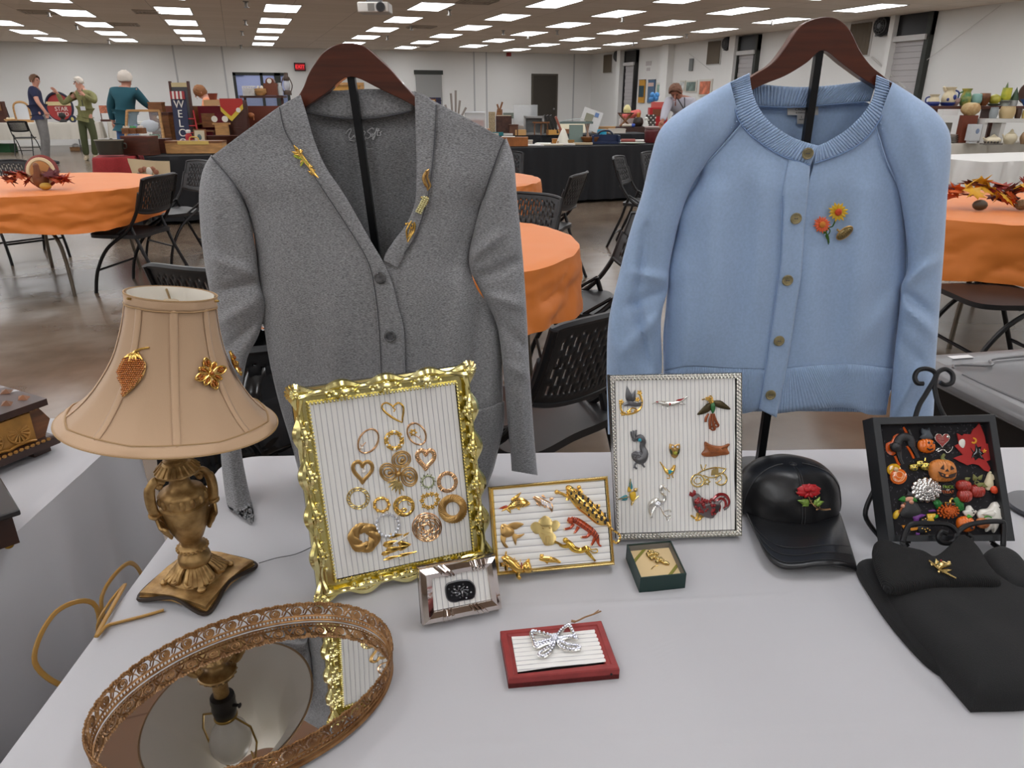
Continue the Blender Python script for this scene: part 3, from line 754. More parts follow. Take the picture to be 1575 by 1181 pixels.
mesh('base', MB().grid(base_plate, 96,24, cu=True), gilt, lamp, ang=50)
dk = MB().tube(cr([(hs * 1.03 * sx, hs * 1.03 * sy, .003) if sx * sy else (hs * .955 * sx, hs * .955 * sy, .0125) for sx, sy in ((1,1),(0,1),(-1,1),(-1,0),(-1,-1),(0,-1),(1,-1),(1,0))], 8, True), .0028,6, True)
mesh('base_edge', dk, mat('dark_patina', (46,34,24), .5,.4), lamp)
mb = MB()
for k in range(4):
    R = MX.Rotation(rad(45 + 90 * k), 4, 'Z')
    for j in range(-3,4):
        a = rad(j * 11); l = .036 - .0035 * abs(j)
        mb.M = R @ MX.Rotation(a, 4, 'Z')
        mb.tube(cr([(.014,0,.036),(.02,0,.0335),(.028,0,.024),(l + .003,0,.0175)], 4), [.0026] * 4 + [.0032] * 4 + [.0042] * 4 + [.003], 6)
    mb.M = R; mb.ball((.041,0,.017),(.005,.006,.004), 8)
    for s in (-1,1): mb.tube(cr([(.022, s * .014,.028),(.026, s * .017,.022),(.031, s * .015,.020),(.030, s * .011,.021)], 4), .0022,6)
mesh('acanthus_leaf', mb, gilt, lamp)
urn = [(.0,.012),(.034,.0125),(.033,.017),(.024,.022),(.017,.030),(.0165,.033),(.0195,.036),(.0205,.041),(.0195,.047),(.014,.051),(.0125,.054),(.0172,.056),(.0185,.0585),(.017,.0615),(.013,.064),(.0125,.068),(.0165,.075),(.022,.088),(.0265,.105),(.0285,.118),(.029,.123),(.0262,.125),(.0275,.137),(.0262,.142),(.019,.146),(.0135,.150),(.0118,.156),(.0125,.162),(.0165,.166),(.0255,.1685),(.0262,.171),(.0235,.174),(.019,.179),(.014,.183),(.0145,.186),(.0108,.188),(.0106,.215),(0,.215)]
mesh('urn', MB().lathe(urn, n=48), gilt, lamp, ang=50)
mb = MB()
for k in range(14):
    a = 2 * PI * k / 14; c, s = math.cos(a), math.sin(a)
    mb.ball((.0262 * c, .0262 * s, .1325),(.0042,.0042,.0068), 8)
mesh('gadroon', mb, gilt, lamp); mb = MB()
for k in range(22): a = 2 * PI * k / 22; mb.ball((.0182 * math.cos(a), .0182 * math.sin(a), .0585), .0024,7)
mesh('bead_ring', mb, gilt, lamp); mb = MB()
for k in range(20): a = 2 * PI * k / 20; mb.tube([(.0262 * math.cos(a), .0262 * math.sin(a), .1715),(.0165 * math.cos(a), .0165 * math.sin(a), .181)], .0018,5)
mesh('flute', mb, gilt, lamp)
for k in (0,1):
    mb = MB(MX.Rotation(rad(231 + 180 * k), 4, 'Z'))
    mb.tube(cr([(.0175,0,.1575),(.022,0,.1605),(.0265,0,.157),(.0235,0,.1525),(.0215,0,.157)], 4), .0032,8)
    mb.tube(cr([(.021,0,.1615),(.0275,0,.1625),(.0345,0,.153),(.0365,0,.138),(.0355,0,.124),(.033,0,.1175)], 5), [.004] * 4 + [.0055] * 6 + [.0068] * 15 + [.006], 10, flat=.75)
    mb.tube([(.0345 + .006 * math.cos(t * PI / 6), .0095 * math.sin(t * PI / 6), .1175) for t in range(12)], .0022,6, True)
    for j in range(-3,4): mb.tube(cr([(.0345, j * .002,.1165),(.033, j * .0045,.104),(.0285, j * .0062,.092 + .0012 * j * j),(.0225, j * .0058,.081 + .001 * j * j)], 4), [.0022] * 6 + [.0026] * 4 + [.0018] * 3,6)
    mesh('handle', mb, gilt, lamp)
soc = mesh('socket', MB().lathe([(.011,.212),(.0165,.215),(.0175,.222),(.0165,.228),(.0175,.236),(.0155,.25),(.0135,.252),(.013,.256)], n=28), mat('bakelite', (20,18,18), .3), lamp)
mesh('switch_key', MB().tube([(.016,0,.228),(.024,.002,.228)], .0025,6).ball((.026,.002,.228),(.002,.004,.004), 8), MATS['bakelite'], soc)
mesh('socket_collar', MB().lathe([(.0145,.249),(.0165,.251),(.0165,.254),(.0145,.256)], n=24), mat('brass', (160,130,70), .3,.9), lamp)
mesh('bulb', MB().lathe([(.0125,.254),(.014,.262),(.024,.278),(.0295,.296),(.029,.31),(.022,.325),(.010,.334),(0,.336)], n=28), mat('frosted_bulb', (232,230,222), .25), lamp)
mesh('harp', MB().tube([(.0155,0,.252),(.040,0,.262),(.046,0,.29),(.034,0,.345),(0,0,.365),(-.034,0,.345),(-.046,0,.29),(-.040,0,.262),(-.0155,0,.252)], .0016,6), MATS['brass'], lamp)
# shade, tipped a little
SM = MX.Translation(V((.006,0,.238))) @ MX.Rotation(rad(36), 4, 'Z') @ MX.Rotation(rad(-YAW), 4, 'Z') @ MX.Rotation(rad(7), 4, 'Y') @ MX.Rotation(rad(-6.5), 4, 'X')
SPROF = [(0,0.1230),(0.05,0.1132),(0.13,0.0990),(0.23,0.0861),(0.36,0.0733),(0.5,0.0626),(0.65,0.0555),(0.8,0.0508),(0.93,0.0484),(1,0.0480)]
SHH = .155
def sr(t):
    return interp_l(SPROF, t)
def interp_l(tab, x):
    for (a, fa),(b, fb) in zip(tab, tab[1:]):
        if x <= b: return fa + (fb - fa) * (x - a) / (b - a)
    return tab[-1][1]
SP = cr([(t, r) for t, r in SPROF], 4)
def shr(t):
    return interp_l(SP, t)
A0 = rad(-86 - 22.5)
def facet(a): 
    q = ((a - A0 + PI / 8) % (PI / 4)) - PI / 8
    q = PI / 8 - abs(q)              # 0 half way between seams
    return 1 - .035 * (1 - (1 - q / (PI / 8)) ** 2)
def shade_pt(a, t, off=0):
    r = (shr(t) + off) * (facet(a) if .02 < t < .98 else 1 - .02); return (r * math.cos(a), r * math.sin(a), SHH * t)
shade = mesh('lamp_shade', MB(SM).grid(lambda u, v: shade_pt(2 * PI * u, v), 128,40, cu=True), fabric, lamp)
mesh('liner', MB(SM).grid(lambda u, v: shade_pt(2 * PI * u, v, -.0016), 96,30, cu=True), liner, shade)
mb = MB(SM)
for k in range(8):
    a = A0 + k * PI / 4
    mb.grid(lambda u, v: shade_pt(a + (u - .5) * .0085 / shr(v * .9 + .05), v * .9 + .05,.0010 + .0006 * math.sin(PI * u)), 5,30)
mesh('seam_tape', mb, trimf, shade, solid=.0006)
mb = MB(SM)
mb.grid(lambda u, v: shade_pt(2 * PI * u, .002 + .058 * v, .0012 + .0008 * math.sin(PI * v)), 128,5, cu=True)
mb.grid(lambda u, v: shade_pt(2 * PI * u, .925 + .075 * v, .0012 + .0008 * math.sin(PI * v)), 128,5, cu=True)
mesh('rim_braid', mb, trimf, shade, solid=.0008)
mb = MB(SM)
for t in (.004,.064,.922,.998): mb.tube([shade_pt(2 * PI * k / 96, t, .0016) for k in range(96)], .0010,5, True)
mesh('piping', mb, mat('lampshade_piping', (170,138,98), .8), shade)
mesh('spider', MB(SM).tube([(0,0, SHH * .93),(.054,0, SHH * .985)], .0014,5).tube([(0,0, SHH * .93),(-.027,.046, SHH * .985)], .0014,5).tube([(0,0, SHH * .93),(-.027,-.046, SHH * .985)], .0014,5).cyl((0,0, SHH * .92),(0,0, SHH * .95), .008), MATS['brass'], shade)
SW = WM[lamp.name] @ SM
def shade_plane(px, py):
    """tangent plane of the shade where a photo pixel meets it"""
    I = SW.inverted(); o = I @ CAM; d = (I.to_3x3() @ ray(px, py)).normalized(); s = 0.0
    best = None
    for k in range(6000):
        q = o + d * (.55 + k * .0002)
        t = q.z / SHH
        if 0 <= t <= 1 and math.hypot(q.x, q.y) < shr(t) * .99: best = q; break
    if best is None:
        k = min(range(6000), key=lambda k: (lambda q: abs(math.hypot(q.x, q.y) - shr(max(0, min(1, q.z / SHH)))) + (9 if not 0 <= q.z / SHH <= 1 else 0))(o + d * (.55 + k * .0002)))
        best = o + d * (.55 + k * .0002)
    a = math.atan2(best.y, best.x); t = best.z / SHH
    n = V((math.cos(a), math.sin(a), -(shr(min(1, t + .02)) - shr(max(0, t - .02))) / (.04 * SHH))).normalized()
    W3 = SW.to_3x3(); nw = W3 @ n; ex = Z.cross(nw).normalized()
    return Plane(SW @ best + nw * .001, ex, nw.cross(ex))
# the amber flex
cm = mat('amber_flex', (196,150,72), .3, trans=.3)
pts = [onz(252,938, T + .004), onz(225,946, T + .004), onz(190,955, T + .0045), onz(165,962, T + .005), onz(150,975, T + .006)]
edge = lambda a, b, z: TP(a, b, z)
q = [TP(-.50,.80,.735), TP(-.525,.765,.70), TP(-.54,.80,.62), TP(-.55,.86,.60), TP(-.535,.90,.66), TP(-.53,.87,.72), TP(-.54,.81,.71), TP(-.545,.80,.64), TP(-.56,.74,.62), TP(-.585,.72,.68), TP(-.57,.76,.725), TP(-.545,.80,.70), TP(-.55,.77,.60), TP(-.56,.74,.50), TP(-.555,.72,.3), TP(-.56,.7,.1)]
solo('lamp_cord', MB().tube(cr(pts + q, 8), .0034,8, flat=.6), cm, 'amber lamp cord looping over the edge of the white tablecloth', 'cord', W=True, loc=pts[0])

# ---------------------------------------------------------------- oval mirror tray with a pierced gallery
tc_ = V((-.0612,.6375, T)); ta = rad(9.15)
TRM = MX.Translation(tc_ + Z * .0048) @ MX.Rotation(ta, 4, 'Z')
tray = thing('mirror_tray', 'oval mirrored vanity tray with a pierced antique brass gallery', 'tray', M=TRM)
EA, EB, TH = .152,.107,.033
brz = mat('antique_bronze', (126,88,54), .4,.8, var=(60,.3), col2=(166,126,84))
# equal steps along the ellipse
_n = 4000; _pp = [(EA * math.cos(2 * PI * k / _n), EB * math.sin(2 * PI * k / _n)) for k in range(_n + 1)]
_ss = [0]
for p, q2 in zip(_pp, _pp[1:]): _ss.append(_ss[-1] + math.hypot(p[0] - q2[0], p[1] - q2[1]))
PER = _ss[-1]
import bisect
def ell(s, z, w=0):
    s %= PER; i = max(1, bisect.bisect(_ss, s)); i = min(i, _n); k = (s - _ss[i - 1]) / max(1e-12, _ss[i] - _ss[i - 1])
    a = 2 * PI * (i - 1 + k) / _n; x, y = EA * math.cos(a), EB * math.sin(a); nx, ny = x / EA ** 2, y / EB ** 2; l = math.hypot(nx, ny)
    w -= .003 * max(0,1 - z / TH) ** 1.5
    return (x + nx / l * w, y + ny / l * w, z)
mesh('mirror', MB().lathe([(0,.004),(1,.004),(1,.0075),(0,.0075)], n=96, sx=EA - .004, sy=EB - .004), mat('silvered_glass', (226,226,226), .015,1), tray)
NR = 33; U = PER / NR
def strip2(mb, q, r, fl=.55, cl=False, n=6): mb.tube([ell(s, z) for s, z in q], r, n, cl, flat=fl)
mb = MB()
for z, r in ((.0015,.0028),(.0095,.0014),(.0155,.0013)): mb.tube([ell(PER * k / 240, z) for k in range(240)], r, 6, True)
for k in range(NR * 6): strip2(mb, [(U * k / 6,.0085),(U * k / 6,.016)], .0011)
mesh('bottom_rail', mb, brz, tray)
mb = MB()
for k in range(NR):
    s0 = k * U; q = lambda a, z: (s0 + a * U, z)
    sp_ = [(s0 + .36 * U + (.0066 - .0042 * t / 22) * math.cos(1.2 - t * .55), .0226 + (.0066 - .0042 * t / 22) * math.sin(1.2 - t * .55)) for t in range(23)]
    strip2(mb, sp_, .0012)
    strip2(mb, cr([sp_[0], q(.66,.0275), q(.84,.0238), q(.96,.0185), q(1.1,.0165)], 5), .0014)
    strip2(mb, cr([q(.62,.0158), q(.70,.0205), q(.80,.0235)], 5), .0012)
    strip2(mb, cr([q(.82,.0285), q(.93,.0262), q(1.02,.0225), q(1.05,.0195)], 5), .0013)
    strip2(mb, cr([q(.36,.0158), q(.40,.0170), q(.30,.0172)], 4), .0012)
    strip2(mb, [(s0 + .36 * U + .0012 * math.cos(t * PI / 3), .0226 + .0012 * math.sin(t * PI / 3)) for t in range(6)], .0012, cl=True)
mesh('scrollwork', mb, brz, tray)
mb = MB()
def topf(u, v):
    s = u * PER; z = .0292 + v * (.0036 + .0016 * abs(math.sin(PI * u * NR * 2))); return ell(s, z, .0006 * math.sin(u * NR * 14 * PI))
mb.grid(topf, NR * 28,4, cu=True)
for k in range(NR):
    for j in range(3): strip2(mb, cr([(k * U + (.90 + .03 * j) * U, .0255),(k * U + (.88 + .07 * j) * U, .0282),(k * U + (.86 + .11 * j) * U, .031)], 3), .0012)
mesh('top_rail', mb, brz, tray, solid=.0012)

# ---------------------------------------------------------------- display frames
gold = mat('bright_gilt_metal', (222,208,132), .2,1, var=(30,.25), col2=(240,230,170))
goldy = mat('yellow_gold', (234,192,104), .22,1)
goldr = mat('rose_gold', (224,182,138), .22,1)
goldp = mat('pale_gold', (214,190,128), .25,1)
goldo = mat('old_gold', (194,156,98), .32,1)
silv = mat('silver_metal', (228,226,220), .26,1)
silvd = mat('oxidised_silver', (112,112,114), .35,1)
chrome = mat('polished_chrome', (214,204,198), .06,1)
cryst = mat('crystal', (232,234,240), .04,.55)
pearl = mat('pearl', (238,232,222), .18, coat=.8)
def pinstripe(name, axis, pitch):
    m = mat(name, (232,230,226), .85, bump=(1500,.2,.0003), sheen=.2)
    nt = m.node_tree; N = nt.nodes; L = nt.links; b = N['Principled BSDF']
    tc = N.new('ShaderNodeTexCoord'); sp = N.new('ShaderNodeSeparateXYZ'); L.new(tc.outputs['Object'], sp.inputs[0])
    d = N.new('ShaderNodeMath'); d.operation = 'DIVIDE'; d.inputs[1].default_value = pitch; L.new(sp.outputs[axis], d.inputs[0])
    f = N.new('ShaderNodeMath'); f.operation = 'FRACT'; L.new(d.outputs[0], f.inputs[0])
    g = N.new('ShaderNodeMath'); g.operation = 'LESS_THAN'; g.inputs[1].default_value = .13; L.new(f.outputs[0], g.inputs[0])
    mx = N.new('ShaderNodeMixRGB'); mx.inputs[1].default_value = lin((232,230,226)); mx.inputs[2].default_value = lin((176,174,176))
    L.new(g.outputs[0], mx.inputs[0]); L.new(mx.outputs[0], b.inputs['Base Color'])
    return m
def ridged(pl, quad, w, pitch, axis, seed=0):
    """a pleated cloth panel: ridges run along the other axis"""
    q = [pl.uv(x, y, w) for x, y in quad]     # TL TR BR BL
    def f(u, v):
        x = (1 - v) * ((1 - u) * q[3][0] + u * q[2][0]) + v * ((1 - u) * q[0][0] + u * q[1][0])
        y = (1 - v) * ((1 - u) * q[3][1] + u * q[2][1]) + v * ((1 - u) * q[0][1] + u * q[1][1])
        c = (x, y)[axis]; o = (x, y)[1 - axis]
        k = (c / pitch - .08) % 1
        z = w + .0011 * math.sqrt(max(0,1 - (2 * k - 1) ** 2)) + .0006 * NZ.noise((x * 25, y * 25, seed))
        d = .0012 * NZ.noise((o * 30, c * 60, seed + 5))
        return (x + (d if axis == 0 else 0), y + (d if axis == 1 else 0), z)
    wd = abs(q[1][0] - q[0][0]) if axis == 0 else abs(q[0][1] - q[3][1])
    n = int(wd / pitch * 8) + 2
    return MB().grid(f, n, 40) if axis == 0 else MB().grid(f, 40, n)
def rail(mb, O, I, prof):
    """mitred moulding between outer and inner corner quads; prof: (0..1 across, height)"""
    k = len(prof)
    vs = []
    for i in range(4):
        for (t, z) in prof: vs.append((O[i][0] + (I[i][0] - O[i][0]) * t, O[i][1] + (I[i][1] - O[i][1]) * t, z))
    fs = []
    for i in range(4):
        j = (i + 1) % 4
        for a in range(k): b = (a + 1) % k; fs.append((i * k + a, j * k + a, j * k + b, i * k + b))
    return mb.add(vs, fs)
def easel_back(o, h, m, w=-.012):
    mb = MB(); mb.box((0,0,0),(.05, h * .62,.003), None)
    return mb
def along(a, b, n): return [(a[0] + (b[0] - a[0]) * i / n, a[1] + (b[1] - a[1]) * i / n) for i in range(n)]

# -- big ornate gold frame
GPL = lean_plane((488,919),(748,851), 12, T + .006)
gf = thing('framed_display', 'large ornate gold rococo frame holding hearts and ring brooches', 'frame', M=GPL.M)
uvq = lambda pl, q, w=0: [pl.uv(x, y, w) for x, y in q]
O = uvq(GPL, [(446,599),(717,561),(746,848),(489,917)]); C1 = uvq(GPL, [(466,620),(703,583),(731,840),(510,898)]); I1 = uvq(GPL, [(475,622),(698,590),(724,843),(517,888)])
mesh('backing_board', MB().prism([O[3], O[2], O[1], O[0]], -.006,-.002), mat('velvet_back', (40,30,28), .9), gf)
mb = rail(MB(), O, I1, [(0,-.002),(.0,.006),(.25,.012),(.45,.012),(.55,.004),(.85,.003),(.86,.007),(1,.007),(1,-.002)])
mesh('moulding', mb, gold, gf, ang=35)
inward = lambda O, I, t: [(O[i][0] + (I[i][0] - O[i][0]) * t, O[i][1] + (I[i][1] - O[i][1]) * t) for i in range(4)]
mb = MB()
for (t, z, r) in ((.12,.012,.0048),(.32,.0145,.0034)):
    R4 = inward(O, I1, t)
    for i in range(4):
        a, b = R4[i], R4[(i + 1) % 4]; L = math.hypot(b[0] - a[0], b[1] - a[1]); n = int(L / .003)
        nx, ny = -(b[1] - a[1]) / L, (b[0] - a[0]) / L
        per = L / round(L / .052)
        P = []
        for k in range(n + 1):
            s = L * k / n; wv = .0032 * math.cos(2 * PI * s / per) * (1 if t < .2 else -.6)
            P.append((a[0] + (b[0] - a[0]) * k / n + nx * wv, a[1] + (b[1] - a[1]) * k / n + ny * wv, z + .0015 * math.cos(2 * PI * s / per)))
        mb.tube(P, [r * (1 + .3 * math.cos(2 * PI * L * k / n / per)) for k in range(n + 1)], 7)
        if t > .2:
            for s_ in range(int(round(L / per)) + 1):
                f = s_ * per / L
                if f > .97 or f < .03: continue
                c = (a[0] + (b[0] - a[0]) * f - nx * .003, a[1] + (b[1] - a[1]) * f - ny * .003)
                for j in range(7): q = 2 * PI * j / 6; mb.ball((c[0] + (.0052 * math.cos(q) if j < 6 else 0), c[1] + (.0052 * math.sin(q) if j < 6 else 0), .0165 + (.002 if j == 6 else 0)), .0031,7)
                for sd in (-1,1):
                    for j in (0,1):
                        d = .0115 + .006 * j; mb.ball((c[0] + sd * d * (b[0] - a[0]) / L + nx * .002 * (1 - 2 * j), c[1] + sd * d * (b[1] - a[1]) / L + ny * .002 * (1 - 2 * j), .016),(.0034,.0034,.003), 7)
R4 = inward(O, I1,.22)
for i in range(4):
    c = R4[i]; ctr = ((O[0][0] + O[2][0]) / 2,(O[0][1] + O[2][1]) / 2); a0 = math.atan2(c[1] - ctr[1], c[0] - ctr[0])
    a0 = round(a0 / (PI / 2) - .5) * PI / 2 + PI / 4
    for j in range(-4,5):
        a = a0 + j * .36; l = .0135 - .0008 * abs(j)
        mb.tube([(c[0], c[1], .016),(c[0] + l * .6 * math.cos(a), c[1] + l * .6 * math.sin(a), .018),(c[0] + l * math.cos(a), c[1] + l * math.sin(a), .013)], [.002,.0026,.002], 6)
    mb.ball((c[0], c[1], .017), .0045,8)
mesh('rococo_ornament', mb, gold, gf)
mb = MB(); R4 = inward(O, I1,.93)
for i in range(4):
    a, b = R4[i], R4[(i + 1) % 4]; L = math.hypot(b[0] - a[0], b[1] - a[1])
    for (x, y) in along(a, b, int(L / .0044)): mb.ball((x, y, .0075), .0021,6)
mesh('beading', mb, gold, gf)
mesh('fabric_panel', ridged(GPL, [(474,620),(699,588),(726,845),(516,890)], .0070,.0068,0), pinstripe('pinstripe_wide', 0,.0068), gf)
def strut(o, pl, cu, h, m, lean_len=.55):
    """the folding leg behind a frame, reaching the table"""
    top = pl.M @ V((cu, h, -.008)); d = -V((pl.n.x, pl.n.y, 0)).normalized()
    k = math.tan(rad(24)); foot = V((top.x, top.y, T + .006)) + d * ((top.z - T) * k); 
    mesh('easel_leg', MB().tube([top, foot], .012,4, flat=.15, nrm=d), m, o, W=True)
strut(gf, GPL, .12,.2, MATS['velvet_back'])

# -- slim gold frame
SPL = lean_plane((760,886),(943,869), 30, T + .008)
sf = thing('framed_display', 'slim plain gold frame holding animal brooches on white cloth', 'frame', M=SPL.M)
O = uvq(SPL, [(751,749),(933,732),(944,868),(761,885)]); I1 = uvq(SPL, [(759,754),(928,739),(938,861),(768,877)])
mesh('backing_board', MB().prism(O[::-1], -.008,-.001), MATS['velvet_back'], sf)
mesh('moulding', rail(MB(), O, I1, [(0,-.008),(0,.006),(.3,.009),(.6,.007),(.7,.008),(1,.005),(1,-.001)]), goldp, sf, ang=30)
mesh('fabric_panel', ridged(SPL, [(758,753),(929,738),(939,862),(767,878)], .005,.0088,1,3), pinstripe('pinstripe_fine', 1,.0088), sf)
strut(sf, SPL, .085,.08, MATS['velvet_back'])

# -- silver frame
VPL = lean_plane((948,829),(1139,822), 21, T + .007)
vf = thing('framed_display', 'silver beaded frame holding bird brooches in front of the blue cardigan', 'frame', M=VPL.M)
O = uvq(VPL, [(935,576),(1139,572),(1139,823),(948,829)]); I1 = uvq(VPL, [(945,586),(1129,582),(1129,813),(950,819)])
cw = O[2][0] - O[3][0]; 
mesh('backing_board', MB().prism(O[::-1], -.008,-.001), MATS['velvet_back'], vf)
mesh('moulding', rail(MB(), O, I1, [(0,-.008),(0,.006),(.12,.009),(.22,.006),(.85,.006),(.92,.009),(1,.006),(1,-.001)]), silv, vf, ang=30)
mb = MB()
for t in (.36,.68):
    R4 = inward(O, I1, t)
    for i in range(4):
        a, b = R4[i], R4[(i + 1) % 4]; L = math.hypot(b[0] - a[0], b[1] - a[1])
        for (x, y) in along(a, b, int(L / .0052)): mb.ball((x, y, .0068),(.0021,.0021,.0024), 6)
mesh('beading', mb, silv, vf)
mesh('fabric_panel', ridged(VPL, [(944,585),(1130,581),(1130,814),(949,820)], .0058,.0062,0,9), pinstripe('pinstripe_tall', 0,.0062), vf)
strut(vf, VPL, .09,.16, MATS['velvet_back'])

# -- small polished frame with grouped diagonal ridges
MPL = lean_plane((649,962),(771,936), 20, T + .007)
mf = thing('framed_display', 'small polished silver frame with diagonal ridges around one dark marcasite brooch', 'frame', M=MPL.M)
O = uvq(MPL, [(642,873),(761,852),(771,935),(649,961)]); I1 = uvq(MPL, [(665,890),(746,873),(754,920),(668,938)])
mesh('backing_board', MB().prism(O[::-1], -.008,-.001), MATS['velvet_back'], mf)
mesh('moulding', rail(MB(), O, I1, [(0,-.008),(0,.003),(.1,.006),(.5,.0085),(.9,.005),(1,.001),(1,-.001)]), chrome, mf, ang=30)
def mixp(a, b, t): return (a[0] + (b[0] - a[0]) * t, a[1] + (b[1] - a[1]) * t)
for (i, fr_) in ((0,(.18,.24,.30,.66,.72,.78,.84)),(2,(.18,.24,.30,.62,.68,.74))):
    j = (i + 1) % 4
    for t in fr_:
        a = mixp(O[i], O[j], t); b = mixp(I1[i], I1[j], t + .10); mesh('ridge', MB().tube([(*mixp(a, b, .05), .006),(*mixp(a, b, .5), .0105),(*mixp(a, b, .97), .005)], [.0012,.0018,.0012], 6), chrome, mf)
mesh('fabric_panel', ridged(MPL, [(664,889),(747,872),(755,921),(667,939)], .0015,.0068,0,2), pinstripe('pinstripe_wide', 0,.0068), mf)
strut(mf, MPL, .05,.05, MATS['velvet_back'])

# -- red wooden frame lying on the cloth
redw = mat('red_painted_wood', (142,46,44), .5, var=(60,.12))
a, b = onz(782,1043, T + .016), onz(953,1028, T + .016)
RPL = Plane(a, b - a, Z.cross(b - a))
rf = thing('framed_display', 'red wooden frame lying flat with a rhinestone bow on ridged cloth', 'frame', M=RPL.M)
O = uvq(RPL, [(769,970),(925,954),(953,1028),(782,1043)]); I1 = uvq(RPL, [(787,978),(913,966),(931,1017),(797,1033)])
mesh('moulding', rail(MB(), O, I1, [(0,-.0145),(0,-.001),(.1,.0005),(.55,.0005),(.62,-.001),(.95,-.003),(1,-.004),(1,-.0145)]), redw, rf, ang=30)
mesh('fabric_panel', ridged(RPL, [(786,977),(914,965),(932,1018),(796,1034)], -.0036,.0068,1,2), pinstripe('pinstripe_fine2', 1,.0068), rf)
mesh('backing_board', MB().prism(O[::-1], -.0145,-.008), MATS['velvet_back'], rf)
nh = RPL.uv(936,1038,0); mesh('nail_hole', MB().cyl((O[2][0] - .009, O[2][1] - .0006,-.007),(O[2][0] - .009, O[2][1] + .001,-.007), .0014, n=10), black, rf)
tw = mat('jute_twine', (150,116,84), .9)
tp = [onz(x, y, T + z) for x, y, z in ((885,956,.019),(892,953,.014),(900,949,.012),(912,945,.009),(924,940,.004))]
solo('thread', MB().tube([onz(x, y, T + .004) for x, y in cr([(398,866),(425,858),(455,852),(486,838)], 4)], .0006,4), mat('grey_thread', (92,92,92), .8), 'thin grey thread lying left of the ornate gold frame', 'thread', W=True, loc=onz(440,856, T + .004))
solo('twine', MB().tube(cr(tp, 4), .0011,5).tube([tp[3], onz(921,938, T + .012)], .0007,5).tube([tp[0], tp[0] + V((-.004,.003,0))], .0016,5), tw, 'short end of brown twine sticking out behind the red frame', 'twine', W=True, loc=tp[0])

# -- dark green gift box
zt = T + .024
a, b = onz(985,889, zt), onz(1056,882, zt)
XPL = Plane(a, b - a, Z.cross(b - a)); q = uvq(XPL, [(985,889),(1056,882),(1032,831),(964,837)])
gx = thing('jewelry_box', 'small dark green jewelry box with a cream card insert', 'box', M=XPL.M)
grn = mat('bottle_green_card', (20,50,46), .45); I1 = inward(q, [((q[0][0] + q[2][0]) / 2,(q[0][1] + q[2][1]) / 2)] * 4,.05)
mesh('tray_box', rail(MB(), q, I1, [(0,-.0235),(0,0),(1,0),(1,-.0235)]).prism(q, -.0235,-.022), grn, gx, ang=30)
I2 = inward(q, [((q[0][0] + q[2][0]) / 2,(q[0][1] + q[2][1]) / 2)] * 4,.06); I3 = inward(q, [((q[0][0] + q[2][0]) / 2,(q[0][1] + q[2][1]) / 2)] * 4,.12)
mesh('lining', rail(MB(), I2, I3, [(0,-.022),(0,-.0015),(1,-.009),(1,-.022)]), mat('grey_card_lining', (112,108,102), .6), gx, ang=30)
mesh('card_insert', MB().prism(I3,-.012,-.0085), mat('cream_card', (216,190,144), .8), gx)
rb = mat('olive_ribbon', (128,124,44), .4)
for (i, j, k) in ((3,0,2),(1,0,2)):
    c = I3[i]; A = mixp(c, I3[(i + 1) % 4], .32); Bp = mixp(c, I3[(i - 1) % 4], .32); A2 = mixp(c, I3[(i + 1) % 4], .42); B2 = mixp(c, I3[(i - 1) % 4], .42)
    mesh('corner_ribbon', MB().prism([A, Bp, B2, A2], -.0084,-.0076), rb, gx)

# -- black leather cap
leather = mat('black_leather', (24,24,26), .34, bump=(220,.25,.0006), var=(9,.2))
cb = onz(1233,812, T + .004); CW_ = V((.142,-.048,0)).normalized(); CF = V((-CW_.y, CW_.x, 0))
CPm = frame_mx(cb + CF * .068, CW_, CF)
cap = thing('cap', 'black leather baseball cap with a red rose brooch, lying on the tablecloth', 'cap', M=CPm)
RX, RY, RZ = .083,.068,.073
def crown_pt(u, v):
    a = 2 * PI * u - PI / 2; p = v * PI / 2
    r = math.cos(p) ** .62; z = math.sin(p) ** .92
    x, y = RX * r * math.cos(a), RY * r * math.sin(a)
    if math.sin(a) < 0: y *= 1 - .10 * z
    dent = .004 * math.exp(-((a + PI / 2 - .55) / .3) ** 2) * math.sin(PI * v) + .003 * NZ.noise((x * 30, y * 30, z * 3))
    sm_ = .0014 * math.exp(-(x / .0016) ** 2) if y < 0 else 0
    return (x * (1 - dent * 6), y + dent - sm_ * 0 - (sm_ if v < .95 else 0), RZ * z + .002)
mesh('crown', MB().grid(crown_pt, 96,32, cu=True), leather, cap)
mb = MB()
mb.tube([V(crown_pt(0, v / 20)) + V((.0022,-.0012,0)) for v in range(20)], .0006,5); mb.tube([V(crown_pt(0, v / 20)) + V((-.0022,-.0012,0)) for v in range(20)], .0006,5)
for uu in (.815,.185): mb.tube([V(crown_pt(uu, v / 20)) * 1.004 for v in range(20)], .0009,5)
mesh('seam_stitching', mb, mat('black_stitch', (54,54,56), .6), cap)
mesh('top_button', MB().ball((0,-.006, RZ),(.007,.007,.004), 10), leather, cap)
BR = [onz(x, y, T + z) for x, y, z in ((1163,822,.016),(1172,842,.018),(1186,862,.018),(1205,873,.017),(1230,873,.019),(1255,869,.022),(1280,869,.022),(1300,872,.015),(1318,877,.006))]
IV = CPm.inverted(); BRl = [IV @ p for p in BR]
arc = [V(crown_pt(u, .012)) for u in [((-.17 + .34 * k / 20) % 1) for k in range(21)]]
arc = [V((p.x, p.y + .003, p.z + .001)) for p in arc]
bo = cr([tuple(p) for p in BRl], 6)
def brim(u, v):
    a = V(ev([tuple(p) for p in arc], u)); b = V(ev(bo, u)); p = a.lerp(b, v); p.z += .005 * math.sin(PI * v) * math.sin(PI * u) ** .5; return p
mesh('brim', MB().grid(brim, 50,18), leather, cap, solid=.004)
mb = MB()
for t in (.93,.80,.66): mb.tube([brim(.03 + .94 * k / 40, t) + V((0,0,.0026)) for k in range(41)], .0005,4)
